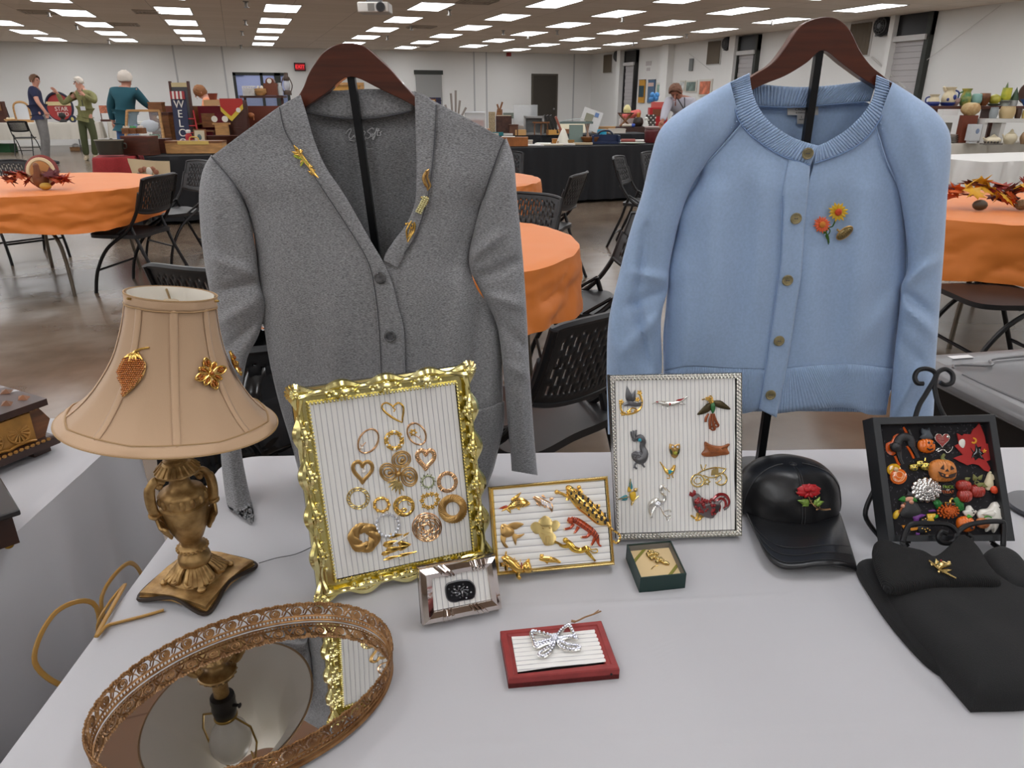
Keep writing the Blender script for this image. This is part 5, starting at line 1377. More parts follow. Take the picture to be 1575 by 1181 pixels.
for i in range(6): p.tube('g', [(260 + 10 * i, 590),(330 + 15 * i, 562)], 3,10, sm=1); p.tube('g', [(210 + 8 * i, 690),(212 + 5 * i, 750 + 6 * i)], 3,8, sm=1)
p.ball('k', 215,600,8,.8,16).end()
p = SPin('flat satin gold elephant head brooch in the centre of the slim gold frame', (650,630), g=Bd(goldp), k=('crease', goldo))
p.poly('g', [(585,520),(645,478),(705,515),(715,560),(690,590),(600,585),(580,550)], 12,2,3, edge=.8).poly('g', [(600,560),(545,540),(500,575),(505,615),(545,660),(600,655),(620,610)], 7,0,3, edge=.8).poly('g', [(700,545),(760,525),(795,560),(780,605),(735,640),(690,620),(680,580)], 7,0,3, edge=.8).poly('g', [(600,580),(700,580),(720,640),(755,690),(740,760),(690,778),(640,775),(610,720),(580,660)], 10,1,3, edge=.8)
for q in ([(585,555),(610,580),(640,570)], [(640,560),(680,555),(712,530)], [(640,690),(640,775)], [(668,690),(670,776)], [(690,690),(695,770)], [(640,688),(690,685)], [(600,650),(640,665)], [(660,640),(700,650)]): p.tube('k', q, 3,11)
p.ball('k', 622,605,8,.6,15).ball('k', 690,600,8,.6,15).end()
p = SPin('red and orange enamelled tiger brooch, right side of the slim gold frame', (1030,620), g=Bd(mat('tiger_enamel', (176,66,22), .25,.3, coat=.5)), k=('stripe', mat('tiger_stripe', (90,20,14), .25)), w=('chest', mat('tiger_cream', (222,190,150), .3)))
p.tube('g', [(890,520),(960,530),(1040,580),(1120,640),(1165,700),(1180,760)], [24,34,36,34,24,12], 8, n=10).ball('g', 893,528,34,1,6).ball('g', 915,498,12,1,16).ball('g', 880,502,11,1,16).ball('w', 872,542,15,1,20).tube('g', [(1175,740),(1190,775),(1210,785)], [14,10,10], 6)
p.tube('g', [(930,560),(900,600),(845,615)], [20,15,13], 6).tube('g', [(980,590),(955,635),(940,650)], [20,14,13], 6).tube('g', [(1100,650),(1065,690),(1015,695)], [22,15,13], 6).tube('g', [(1150,690),(1125,750),(1110,775)], [20,14,12], 6).ball('w', 840,616,12).ball('w', 938,652,12).ball('w', 1012,697,12).ball('w', 1108,776,12)
for i in range(11): a = ev([(920,520),(960,530),(1040,580),(1120,640),(1165,700)], i / 10); p.tube('k', [(a[0] + 18, a[1] - 28,18),(a[0], a[1], 28),(a[0] - 10, a[1] + 20,22)], 4.5,6)
p.end()
p = SPin('polished gold stretching panther brooch below the tiger', (960,800), g=Bd(mat('bright_yellow_gold', (224,186,88), .18,1)))
p.tube('g', [(850,725),(890,760),(930,810),(1000,830),(1060,810),(1090,830)], [20,30,34,28,30,24], 6, n=10).ball('g', 848,725,30,.8).tube('g', [(870,775),(820,780),(775,755),(740,740)], [16,14,13,14], 6).tube('g', [(900,790),(840,795),(790,775)], [14,12,12], 4).tube('g', [(1060,835),(1100,880),(1130,915),(1150,935)], [24,18,12,13], 6).tube('g', [(1080,815),(1120,820),(1165,815),(1170,845),(1130,850),(1100,830)], 6,6)
p.end()
p = SPin('gold terrier dog brooch with a red jewelled collar, lower left of the slim frame', (350,985), g=Bd(goldy), r=('collar', ruby), k=('eye', blk))
p.tube('g', [(215,930),(250,920),(310,960),(370,1010),(420,1010)], [34,44,48,44,34], 8, n=12).tube('g', [(250,905),(248,870),(252,838)], [16,11,7], 8).tube('g', [(250,970),(255,1030)], [24,18], 6, sm=1).tube('g', [(200,950),(205,990)], [22,16], 4, sm=1).tube('g', [(375,1040),(370,1085),(395,1115)], [26,22,20], 6).poly('g', [(415,970),(450,940),(490,950),(512,1030),(490,1055),(440,1050),(415,1010)], 44,8,3).leaf('g', 455,955,480,905,30,10,10).leaf('g', 478,960,488,908,20,10,8)
for i in range(7): p.ball('r', 404,955 + 12 * i, 8,.8,34 - abs(i - 3) * 3)
p.ball('k', 465,1000,8,.8,44).ball('k', 508,1035,9,.8,20)
for i in range(40): p.ball('g', 215 + rnd.random() * 180,900 + rnd.random() * 40 + .45 * (i % 20) * 8,7,.5,30)
p.end()
p = SPin('tiny gold otter brooch, bottom middle of the slim gold frame', (690,920), g=Bd(goldy))
p.tube('g', [(590,905),(640,915),(700,920),(750,930),(800,950)], [22,28,30,22,10], 6, n=10).ball('g', 610,885,22).ball('g', 600,872,8).ball('g', 625,872,8).ball('g', 700,912,22,1).ball('g', 680,935,16).tube('g', [(650,940),(670,960)], 10,4, sm=1).end()
# -- birds in the silver frame
C4 = (920,560,1012 / 240)
VPin = lambda lab, c, /, **k: Pin(VPL, C4, lab, c, None, w0=.0070, **k)
p = VPin('silver bird with raised wings on gold flowers, upper left of the silver frame', (210,250), s=('bird', silvd), g=('flower', goldy))
p.leaf('s', 205,245,185,138,44).leaf('s', 218,245,240,165,34).tube('s', [(165,265),(200,255),(240,262),(285,265)], [8,18,16,4], 4).tube('s', [(240,262),(285,250)], 8, sm=1)
p.tube('g', [(270,190),(284,240),(275,285),(235,315),(180,325),(150,300),(145,250)], 7)
for (x, y) in ((268,185),(150,245),(160,320),(200,310),(255,230)):
    for i in range(5): a = i * 2 * PI / 5 + y; p.leaf('g', x, y, x + 20 * math.cos(a), y + 20 * math.sin(a), 17)
p.tube('g', [(190,310),(220,285),(250,295),(230,305)], 5).end()
p = VPin('silver pheasant brooch with red tail, top middle of the silver frame', (470,250), s=Bd(silv), r=('tail', ruby))
p.tube('s', [(370,250),(400,248),(440,258),(490,255),(540,235),(580,208)], [8,12,20,16,10,4], 4, n=8).leaf('s', 490,245,570,262,24).tube('s', [(420,270),(415,290)], 3, sm=1).tube('s', [(455,270),(450,292)], 3, sm=1).tube('s', [(350,258),(372,250)], 3, sm=1)
p.leaf('r', 500,245,562,218,20,5,8).leaf('r', 455,258,470,258,22,6,16).leaf('r', 372,245,395,245,12,4,8).end()
p = VPin('green and bronze long-tailed bird of paradise brooch, upper right of the silver frame', (750,320), g=('wing', mat('green_bronze', (70,60,36), .3,.6)), y=('head', goldy), e=Bd(green), r=('tail', mat('bronze_tail', (140,74,40), .35,.5)))
p.poly('g', [(735,240),(790,235),(830,262),(858,292),(820,292),(775,280),(745,262)], 8,2,3).poly('g', [(735,250),(700,260),(665,295),(640,328),(690,320),(730,295)], 8,2,3).poly('e', [(728,245),(752,250),(758,290),(742,320),(728,290)], 16,2,3)
p.tube('y', [(735,250),(720,228),(695,222)], [16,16,10], 8).tube('y', [(690,225),(670,230)], 4,8, sm=1).tube('y', [(715,215),(728,205),(740,225)], 4,8)
for (a, b) in (((695,375),(715,320)),((725,420),(732,320)),((780,400),(750,320)),((755,428),(742,320))): p.tube('r', [b, ((a[0] + b[0]) / 2 - 6,(a[1] + b[1]) / 2), a], [5,9,8], 4)
p.ring('r', 768,395,14,12,5).ring('r', 745,415,15,13,5).end()
p = VPin('oxidised silver peacock brooch with a turquoise eye, left side of the silver frame', (260,570), s=Bd(silvd), t=('eye', turq))
p.tube('s', [(245,490),(270,475),(290,500),(285,535),(300,580),(280,620),(245,610)], [14,22,20,18,26,30,22], 6, n=8).poly('s', [(215,580),(260,560),(300,590),(280,630),(230,625)], 18,4,3).tube('s', [(240,500),(222,470),(228,430)], 7,6).tube('s', [(248,490),(240,460),(246,426)], 6,6).tube('s', [(232,500),(215,460),(212,436)], 6,6).tube('s', [(240,490),(218,488)], 7,6, sm=1).tube('s', [(250,630),(235,660),(250,678)], 7,4).tube('s', [(240,660),(228,672)], 5,4, sm=1).tube('s', [(280,630),(292,655),(300,668),(280,645)], 6,4)
for i in range(14): p.ball('s', 225 + (i * 37 % 60), 578 + (i * 23 % 42), 7,.6,18)
p.ball('t', 264,490,12,.7,18).end()
p = VPin('tiny jewelled owl brooch in the middle of the silver frame', (495,560), g=Bd(goldo), e=('wing', mat('dark_green_enamel', (48,64,34), .25)), y=('stone', mat('peridot', (150,150,40), .1)), w=('eye', cryst))
p.poly('g', [(462,515),(495,525),(527,515),(528,560),(515,595),(495,610),(475,595),(462,560)], 16,0,2).poly('e', [(462,545),(478,560),(480,590),(466,575)], 14,4,2).poly('e', [(528,545),(512,560),(510,590),(524,575)], 14,4,2)
p.ring('g', 480,535,12,12,3, w=16).ring('g', 510,535,12,12,3, w=16).ball('w', 480,535,8,.7,14).ball('w', 510,535,8,.7,14).ball('y', 495,575,14,.8,14).end()
p = VPin('carved brown wooden bird brooch, right side of the silver frame', (765,550), b=Bd(brn))
p.poly('b', [(686,500),(720,520),(790,545),(800,575),(760,578),(712,560)], 16,20,3)
p.poly('b', [(690,505),(740,525),(800,530),(838,515),(852,520),(835,545),(848,580),(800,590),(740,598),(690,598),(668,580),(690,550)], 24,0,3, c=(750,560))
for i in range(5): p.tube('b', [(690 + 6 * i, 520 + 12 * i),(760 + 8 * i, 545 + 8 * i)], 3.5,16, sm=1)
p.end()
p = VPin('little gold pheasant brooch with blue wing and upright tail, below the owl', (460,690), g=Bd(goldy), t=('wing', turq))
p.tube('g', [(400,632),(425,670),(445,695),(470,700),(485,680),(494,655)], [3,6,14,20,14,8], 4, n=8).tube('g', [(494,655),(502,660)], 4, sm=1).tube('g', [(460,715),(462,740),(445,738)], 3).tube('g', [(478,712),(486,738)], 3, sm=1).leaf('t', 448,700,488,690,28,8,12).end()
p = VPin('gold wirework carriage brooch with scrolled wheels and a flower, above the rooster', (720,730), g=Bd(goldp), p=('pearl', pearl))
p.ring('g', 645,755,42,40,6, a0=60, a1=420).ring('g', 645,755,24,22,4).ring('g', 795,745,38,38,6, a0=-150, a1=150).tube('g', [(640,715),(680,690),(760,670),(830,680)], 5).flat('g', [(735,685),(775,670),(778,715),(730,720)], 8,2).tube('g', [(680,720),(720,735),(770,730),(810,700),(828,675)], 5).tube('g', [(665,650),(680,690),(700,650)], 4).tube('g', [(760,750),(780,715),(800,740),(770,770)], 4)
for i in range(6): a = i * PI / 3; p.leaf('g', 703,762,703 + 28 * math.cos(a), 762 + 28 * math.sin(a), 24)
p.ball('p', 703,762,8, w=6).ball('p', 650,735,6).ball('p', 800,720,6).end()
p = VPin('small yellow and blue bird in flight brooch, lower left of the silver frame', (205,850), g=('outline', goldp), y=Bd(yel), t=('wing', mat('teal_enamel', (70,140,150), .25)))
p.leaf('t', 212,815,208,742,26).leaf('t', 195,860,132,872,30).leaf('t', 190,868,150,885,22).poly('y', [(205,835),(235,825),(245,850),(232,885),(215,885),(205,860)], 14,2,3).leaf('y', 205,830,195,790,26,8,2)
p.tube('g', [(218,885),(216,915),(236,880),(262,855)], 4).ball('g', 240,815,14).tube('g', [(248,810),(256,805)], 4, sm=1).tube('g', [(205,825),(208,742)], 3,6, sm=1).tube('g', [(200,858),(128,875)], 3,6, sm=1).end()
p = VPin('silver filigree heron brooch standing on one leg, bottom middle of the silver frame', (405,910), s=Bd(silv), c=('stone', cryst))
p.tube('s', [(440,815),(420,790),(405,800),(408,830),(430,850),(430,880),(405,900)], [6,11,10,9,9,9,14], 4).tube('s', [(425,790),(465,828)], 4, sm=1).tube('s', [(405,900),(375,885),(345,910),(335,950),(350,995)], [14,22,24,14,4], 4, n=8)
for i in range(7): p.tube('s', [(400 - 6 * i, 880 + 6 * i),(375 - 5 * i, 920 + 8 * i),(352 - 2 * i, 950 + 8 * i)], 4,8)
p.tube('s', [(400,920),(420,960),(440,985),(470,980)], 5).tube('s', [(420,958),(465,945),(468,960)], 5).tube('s', [(440,985),(452,1015),(470,990)], 4).ball('c', 382,905,20,.7,12)
p.end()
p = VPin('red jewelled rooster brooch with sweeping tail, lower right of the silver frame', (720,915), r=('plumage', mat('garnet_pave', (140,24,28), .12,.3, coat=.6)), s=Bd(mat('pewter', (120,110,110), .3,.9)), y=('leg', goldy))
p.poly('s', [(612,855),(650,840),(700,895),(760,880),(790,920),(745,990),(690,990),(640,960),(615,910)], 26,0,3).tube('s', [(770,930),(800,880),(830,860),(850,885),(845,920),(815,945)], 6,2).tube('r', [(740,880),(780,845),(825,850),(848,890),(835,925)], [8,11,11,8,4], 4).tube('r', [(750,905),(790,870),(820,885),(825,915),(810,935)], [6,9,9,7,4], 4).tube('r', [(750,920),(775,900),(790,920),(785,955)], [6,8,6,4], 4)
for i in range(46):
    x, y = 622 + rnd.random() * 130,865 + rnd.random() * 105
    if abs(y - 860 - (x - 612) * .45) < 75: p.ball('r', x, y, 8 + 4 * rnd.random(), .7,20,6)
p.poly('r', [(588,850),(595,825),(610,832),(618,812),(632,822),(635,845),(612,862)], 14,2).ball('r', 632,885,20,.7,20)
p.tube('s', [(690,980),(740,990),(745,960)], 8,6)
p.tube('y', [(650,965),(635,1000),(600,980)], [14,8,6]).tube('y', [(670,970),(660,1005),(630,1012)], [14,8,6]).tube('y', [(655,1000),(690,985)], 5, sm=1).end()
# -- dark marcasite in the small polished frame
C5 = (620,830,1575 / 460)
p = Pin(MPL, C5, 'dark oblong marcasite brooch on the small polished silver frame', (298,267), w0=.0030, s=('setting', silvd), k=('stone', mat('marcasite', (44,44,48), .2,.8)), c=('sparkle', cryst))
o = [(225,262),(232,235),(258,224),(300,215),(345,216),(370,240),(376,275),(362,305),(310,315),(265,324),(236,310)]
p.poly('k', o, 12,0,3, edge=.8).tube('s', o, 6,4, True)
for i in range(26): a = i * 2.4; r = 8 + 2.3 * i; p.ball('s' if i % 3 else 'c', 300 + r * .98 * math.cos(a), 268 + r * .62 * math.sin(a), 5,.7,11,6)
for i in range(8): a = i * PI / 4; p.tube('s', [(300 + 14 * math.cos(a), 268 + 10 * math.sin(a)),(300 + 44 * math.cos(a + .5), 268 + 30 * math.sin(a + .5))], 3,11, sm=1)
p.end()
# -- rhinestone bow
p = Pin(RPL, C5, 'rhinestone bow brooch resting on the red frame', (800,540), w0=-.0015, s=('setting', silv), c=('stone', mat('aurora_stone', (224,226,236), .06,.7)))
bow = [([(790,525),(760,510),(700,495),(675,500),(688,545),(700,575),(740,560),(785,545)], 10),([(810,520),(830,490),(860,465),(878,462),(895,500),(912,530),(870,520),(820,535)], 10),([(790,550),(770,575),(730,600),(715,618),(740,625),(775,600),(795,560)], 8),([(815,550),(835,575),(880,590),(930,582),(915,570),(870,565),(835,548)], 8)]
for q, r in bow:
    p.tube('s', q, r, 8, True, 4,6,.7)
    for (x, y) in cr(q, 3, True): p.ball('c', x, y, 7,.8,14,6)
p.tube('s', [(700,560),(740,545),(790,535)], 9,8).tube('s', [(815,535),(860,520),(900,525)], 9,8)
for i in range(7): p.ball('c', 705 + 14 * i, 558 - 4 * i, 7,.8,15,6); p.ball('c', 820 + 13 * i, 530 - 2 * i, 7,.8,15,6)
for i in range(7): a = i * PI / 3; p.ball('c', 800 + (10 * math.cos(a) if i < 6 else 0), 535 + (12 * math.sin(a) if i < 6 else 0), 9,.9,20)
p.end()
# -- in the gift box
C6 = (985,845,1476 / 75)
XP2 = Plane(XPL.o - XPL.n * .0085, RH, FH)
p = Pin(XP2, C6, 'gold nugget texture leaf brooch lying in the green jewelry box', (540,350), w0=.0005, g=Bd(goldp))
for i in range(46):
    t = rnd.random(); s_ = rnd.random() - .5; p.ball('g', 220 + 600 * t + s_ * 60,170 + 290 * t + s_ * 330 * math.sin(PI * min(1,.12 + t)), 40 + 16 * rnd.random(), .8,20 * math.sin(PI * t), 6)
p.tube('g', [(185,130),(240,230),(300,290)], 14).tube('g', [(540,480),(420,510),(330,600)], 12,0).end()
# -- rose on the cap
C7 = (1200,730,1518 / 90)
p = Pin(cap_plane(1243,765), C7, 'red carved rose brooch with green leaves on the black leather cap', (760,560), w0=.0005, r=('petal', mat('carved_red_rose', (176,22,30), .35)), g=('stem', goldr), l=('leaf', leafg))
for (a, r, w, h) in ((200,330,250,10),(235,310,230,20),(270,300,240,30),(305,310,230,20),(340,330,250,10),(170,330,200,5),(10,300,200,5),(115,250,120,0),(65,250,120,0)):
    p.leaf('r', 735,440,735 + r * math.cos(rad(a)), 440 + r * .72 * math.sin(rad(a)), w, 60, h, 1)
for (a, r, w) in ((215,200,150),(270,220,150),(325,200,150),(245,140,110),(300,140,110)): p.leaf('r', 735,430,735 + r * math.cos(rad(a)), 430 + r * .8 * math.sin(rad(a)), w, 60,60,1)
p.tube('g', [(735,560),(790,680),(880,800),(1000,880),(1150,910),(1300,890)], [14,17,20,22,24,26]).tube('g', [(930,915),(1020,880)], 18, sm=1).tube('g', [(760,745),(830,750)], 12, sm=1).tube('g', [(805,690),(830,650)], 12, sm=1).tube('g', [(1030,880),(1020,830)], 13, sm=1).tube('g', [(930,830),(920,780)], 10, sm=1)
p.leaf('l', 760,745,440,665,180,40).leaf('l', 740,760,560,820,110,30).leaf('l', 920,780,1030,570,150,40).leaf('l', 915,770,1140,690,160,40).leaf('l', 930,785,890,650,110,30)
for (x, y) in ((410,445),(495,550),(990,430),(915,570)): p.ball('g', x, y, 15)
p.end()
# -- dove on the turtleneck
C8 = (1120,690,1311 / 455)
dp = onz(1447,874, T + .0485)
p = Pin(Plane(dp, RH, FH * .94 + Z * .34), C8, 'gold dove on a twig brooch pinned to the black turtleneck collar', (945,530), w0=.002, g=Bd(goldp), r=('bead', ruby))
p.tube('g', [(888,498),(925,530),(960,552),(1008,576)], [5,7,6,4], 4).poly('g', [(920,520),(935,500),(965,512),(985,515),(980,525),(950,532),(930,535)], 16,4,2).leaf('g', 925,515,915,488,18,6,4).leaf('g', 940,545,995,540,16,6,2).leaf('g', 930,540,935,555,12,5,2).leaf('g', 905,520,892,500,10,4,2).ball('r', 935,508,4,.8,18).ball('g', 972,512,8,.8,10).end()
# -- on the grey cardigan
C9 = (410,210,1575 / 110)
gpl = lambda C, x, y, a=.0085: Plane(C.front(x, y, a), RH, Z)
p = Pin(gpl(G, 468,248), C9, 'gold cherub and leaf brooch on the neckband left of the grey cardigan V', (850,560), w0=.0002, g=Bd(goldy), e=('stone', mat('peridot_pave', (176,186,70), .15,.3)))
p.tube('g', [(690,310),(780,420),(880,560),(960,660),(1030,780),(1080,840),(1180,935)], [34,44,46,44,40,30,14], 20).leaf('g', 690,330,595,180,80).leaf('g', 700,380,535,325,60).leaf('g', 740,430,590,375,50).tube('g', [(740,300),(785,320),(760,350)], 28,20).leaf('g', 1080,850,900,745,90).leaf('g', 800,520,740,610,70).leaf('g', 1000,720,1110,770,50)
for i in range(9): p.ball('e', 620 + 22 * i, 420 + 8 * i + (i % 2) * 20,24,.7,10); 
for i in range(7): p.ball('e', 830 - 12 * i, 540 + 16 * i, 22,.7,10); p.ball('e', 800 + 22 * i, 440 + 28 * i, 16,.7,60)
p.ball('g', 1000,665,34,.8,30).end()
C10 = (610,250,675 / 80)
p = Pin(gpl(G, 656,276,.007), C10, 'topmost of the three gold pins on the right neckband, a curved wing', (390,220), w0=.0002, g=Bd(goldo))
p.tube('g', [(425,85),(380,130),(355,200),(375,270),(400,310),(405,365)], [8,22,26,26,20,8], 10).tube('g', [(425,110),(400,180),(420,250),(440,300),(415,350)], [6,14,18,14,6], 10)
for i in range(8): p.ball('g', 385 - 5 * i if i < 5 else 345 + 6 * (i - 4), 110 + 22 * i, 14,.8,18)
p.end()
p = Pin(gpl(G, 651,314,.007), C10, 'pale crystal leaf brooch, middle of the three pins on the right neckband', (345,545), w0=.0002, g=Bd(goldp), c=('stone', mat('champagne_stone', (222,214,160), .1,.4)))
p.tube('g', [(400,440),(380,500),(330,570),(285,645)], [20,40,40,16], 8).ball('g', 325,450,16)
for i in range(9):
    for j in (-1,0,1): p.ball('c', 385 - 12 * i + 26 * j - (abs(j) * 0), 455 + 23 * i + 12 * j, 17,.8,34 - 8 * abs(j))
p.end()
p = Pin(gpl(G, 631,354,.006), C10, 'lowest of the three pins on the right neckband, an open gold tulip', (180,885), w0=.0002, g=Bd(goldy))
p.tube('g', [(145,1030),(135,960),(130,880),(160,810),(195,755)], [6,10,12,12,8], 6).tube('g', [(145,1030),(190,950),(230,880),(238,810),(225,770)], [6,10,12,12,8], 6).tube('g', [(150,970),(175,890),(190,820)], 9,6).tube('g', [(165,960),(205,880),(215,800)], 8,6).ball('g', 125,795,20).ball('g', 150,785,12).ball('g', 200,850,14).ball('g', 205,800,12).end()
# -- on the blue cardigan
C11 = (1235,295,1181 / 90)
p = Pin(gpl(B, 1276,342,.006), C11, 'enamel brooch of a coral daisy and a yellow daisy on the blue cardigan', (560,600), w0=.0002, y=('yellow_petal', yel), c=('coral_petal', cor), o=('disc', mat('daisy_disc', (206,70,20), .6, bump=(2500,.6,.0005))), d=('coral_disc', mat('daisy_disc_gold', (212,130,40), .6, bump=(2500,.6,.0005))), g=('stem', mat('green_stem_enamel', (60,96,30), .25,.3)))
for i in range(15): a = rad(i * 24 + 10); r = 190 if i % 2 else 215; p.leaf('y', 700 + 50 * math.cos(a), 405 + 50 * math.sin(a), 705 + r * math.cos(a), 405 + r * .98 * math.sin(a), 66,16,8 + 5 * (i % 2), .75)
p.ball('o', 698,405,72,.55,20,14)
for i in range(17): a = rad(i * 21.2); r = 165 if i % 2 else 185; p.leaf('c', 378 + 40 * math.cos(a), 655 + 40 * math.sin(a), 378 + r * math.cos(a), 660 + r * math.sin(a), 56,16,8 + 5 * (i % 2), .75)
p.ball('d', 378,655,66,.55,20,14)
p.tube('g', [(660,560),(600,690),(530,720),(470,800),(490,900),(515,1060)], [14,14,12,14,16,10]).tube('g', [(500,720),(545,780),(520,850),(480,860)], 11).leaf('g', 470,850,535,1040,70,16).leaf('g', 450,800,410,860,50,14).end()
p = Pin(gpl(B, 1299,358,.006), C11, 'oval bronze bar brooch with a carved face, right of the daisies', (840,830), w0=.0002, g=('rim', goldo), k=Bd(mat('bronze_cameo', (122,104,66), .3,.7, var=(500,.4))))
p.ring('g', 838,828,190,84,14,-38,8).poly('k', [(838 + 185 * math.cos(t) * math.cos(rad(-38)) - 80 * math.sin(t) * math.sin(rad(-38)), 828 + 185 * math.cos(t) * math.sin(rad(-38)) + 80 * math.sin(t) * math.cos(rad(-38))) for t in (k * PI / 12 for k in range(24))], 60)
for i in range(7): p.ball('k', 740 + 32 * i, 895 - 24 * i, 26,.6,46)
p.tube('g', [(745,800),(700,770),(710,750)], 22,4).end()
# -- on the lamp shade
C12 = (130,500,1575 / 310)
p = Pin(shade_plane(209,577), C12, 'amber jewelled leaf brooch with gold stem, left one on the lamp shade', (370,370), w0=.0008, g=('stem', goldy), t=('stone', topaz), b=('backing', goldo))
lf = [(300,275),(350,262),(420,268),(475,285),(480,340),(455,410),(400,480),(345,530),(305,562),(300,500),(275,430),(262,350)]
p.poly('b', lf, 16,0,2)
def inside(x, y, P):
    r = False
    for i in range(len(P)):
        (a, b),(c, d) = P[i - 1], P[i]
        if (b > y) != (d > y) and x < (c - a) * (y - b) / (d - b) + a: r = not r
    return r
for j in range(19):
    for i in range(15):
        x, y = 265 + 16 * i + 8 * (j % 2), 275 + 15.5 * j
        if inside(x, y, lf): p.ball('t', x, y, 8.5,.8,14 + 10 * (1 - abs(x - 370) / 110), 6)
p.tube('g', [(365,290),(385,235),(430,195),(515,178)], [13,14,9,7], 14).leaf('g', 395,225,300,270,34,10,14).leaf('g', 395,225,345,315,30,10,20).leaf('g', 400,225,385,300,26,10,20).leaf('g', 405,225,420,290,26,10,20).leaf('g', 410,220,470,280,34,10,14).end()
def flower(pl, c, lab, k=1.0):
    p = Pin(pl, C12, lab, c, w0=.001, g=('petal_rim', goldy), t=('stone', topaz), b=('backing', goldo)); x0, y0 = c
    for i in range(8):
        a = rad(i * 45 - 110); big = i % 2 == 0; L = (130 if big else 100) * k; W = (62 if big else 44) * k; tip = (x0 + L * math.cos(a), y0 + L * math.sin(a)); m = (x0 + L * .62 * math.cos(a), y0 + L * .62 * math.sin(a)); n = (-math.sin(a), math.cos(a))
        o = [(x0 + 14 * math.cos(a), y0 + 14 * math.sin(a)),(m[0] + n[0] * W / 2, m[1] + n[1] * W / 2), tip, (m[0] - n[0] * W / 2, m[1] - n[1] * W / 2)]
        p.tube('g', o, 5.5,12 if big else 6, True, 3).poly('b', cr(o, 3, True), 6)
        for s in (-.3,.12,.5):
            for d in ((-.5,.5) if s > -.2 and big else (0,)): p.ball('t', m[0] + math.cos(a) * L * .3 * (s - .1) + n[0] * W * .4 * d, m[1] + math.sin(a) * L * .3 * (s - .1) + n[1] * W * .4 * d, 10.5 * k, .8,8,6)
    p.ball('t', x0, y0,15 * k, .9,16); p.ring('g', x0, y0,17 * k, 17 * k, 5, w=18); p.end()
flower(shade_plane(322,576),(980,380), 'gold flower brooch set with amber stones, facing front on the lamp shade')
_a, _t = rad(21), .46
_n = (SW.to_3x3() @ V((math.cos(_a), math.sin(_a), -(shr(_t + .02) - shr(_t - .02)) / (.04 * SHH))).normalized()); _ex = Z.cross(_n).normalized()
sp = Plane(SW @ V((shr(_t) * math.cos(_a), shr(_t) * math.sin(_a), SHH * _t)) + _n * .001, _ex, _n.cross(_ex))
p = Pin(sp, C12, 'gold flower brooch seen edge-on at the right side of the lamp shade', (1238,270), w0=.001, g=Bd(goldy), t=('stone', topaz))
p.M = sp.M
for i in range(8):
    a = rad(i * 45 + 20); L = .0155 if i % 2 else .019
    o = [(.003 * math.cos(a), .003 * math.sin(a), .002),(L * .6 * math.cos(a) - .0045 * math.sin(a), L * .6 * math.sin(a) + .0045 * math.cos(a), .004),(L * math.cos(a), L * math.sin(a), .005),(L * .6 * math.cos(a) + .0045 * math.sin(a), L * .6 * math.sin(a) - .0045 * math.cos(a), .004)]
    p.mb['g'].tube(cr(o, 3, True), .0013,6, True); p.mb['g'].add(o, [(0,1,2,3)]); p.mb['t'].ball((L * .6 * math.cos(a), L * .6 * math.sin(a), .005), .0026,7)
p.mb['g'].ball((0,0,.005), .0035,8); p.end()
# ---------------------------------------------------------------- Halloween pins in the shadow box
C13 = (1345,640,1336 / 215)
HP2 = Plane(HPL.o + HPL.n * HW, V((HPL.M[0][0], HPL.M[1][0], HPL.M[2][0])), V((HPL.M[0][1], HPL.M[1][1], HPL.M[2][1])))
HPin = lambda lab, c, /, **k: Pin(HP2, C13, lab, c, None, w0=.0006, **k)
clay = mat('black_clay', (40,40,42), .45)
def pumpkin(p, k, x, y, rx, ry, n=7, h=None):
    for i in range(n): a = (i / (n - 1) - .5) * 1.7; c = math.cos(a * 1.25); p.mb[k].ball((*p.q(x + rx * .70 * math.sin(a), y), p.k * rx * .2),(p.k * rx * (.2 + 1.0 / n), p.k * ry * (.66 + .34 * c), p.k * (h or rx * .45) * (.45 + .55 * c)), 14)
p = HPin('black arched cat pin edged in orange, upper left of the Halloween box', (260,290), k=Bd(clay), o=('orange_edge', mat('translucent_orange', (206,86,24), .2)))
p.poly('o', [(190,230),(230,165),(180,190),(160,240),(110,260),(110,330),(150,370),(200,360)], 8,0,2).tube('o', [(285,130),(275,105),(300,150),(320,190)], [8,10,13,11]).tube('o', [(310,285),(350,350),(375,405)], 12).tube('o', [(195,380),(215,430),(240,470)], 12)
p.tube('k', [(210,330),(220,240),(270,200),(330,220),(350,290)], [36,40,42,42,34], 12, n=10).tube('k', [(345,270),(385,340),(410,400)], [30,20,16], 10).tube('k', [(225,340),(240,410),(265,460)], [28,18,16], 10).tube('k', [(345,230),(340,180),(325,130)], [22,14,10], 10).ball('k', 180,300,52,.8,14).leaf('k', 150,290,130,265,30,10,30).leaf('k', 205,280,225,245,30,10,30)
for x in (160,208): p.ball('o', x, 300,5,.8,52)
p.end()
p = HPin('orange pumpkin pin with a grey cat sitting on top', (485,240), o=('pumpkin', oran), k=('cat', mat('slate_clay', (72,78,84), .5)), f=('face', blk))
pumpkin(p, 'o', 485,285,88,72,5,50); p.poly('k', [(418,210),(440,180),(430,150),(440,118),(460,132),(490,128),(508,112),(515,150),(535,190),(545,215),(500,225),(460,225)], 34,20,2)
for (x, y, r) in ((482,262,12),(530,262,11),(505,290,8)): p.ball('f', x, y, r, .5,62)
p.tube('f', [(465,310),(490,328),(525,318)], [4,9,5], 62).end()
p = HPin('dark red heart pin with a small black and white wire charm', (640,240), r=('heart', mat('brick_red', (150,52,46), .45)), k=('charm', blk), w=('outline', silv))
p.flat('r', HR(640,225,72,66), 12,4).poly('k', [(580,310),(640,290),(700,290),(740,310),(700,330),(640,330)], 10,2,2).tube('w', [(580,330),(610,310),(600,340),(650,320),(690,350),(730,320),(740,290)], 4,12)
p.tube('w', HR(640,225,74,68), 3,14, True, 1)
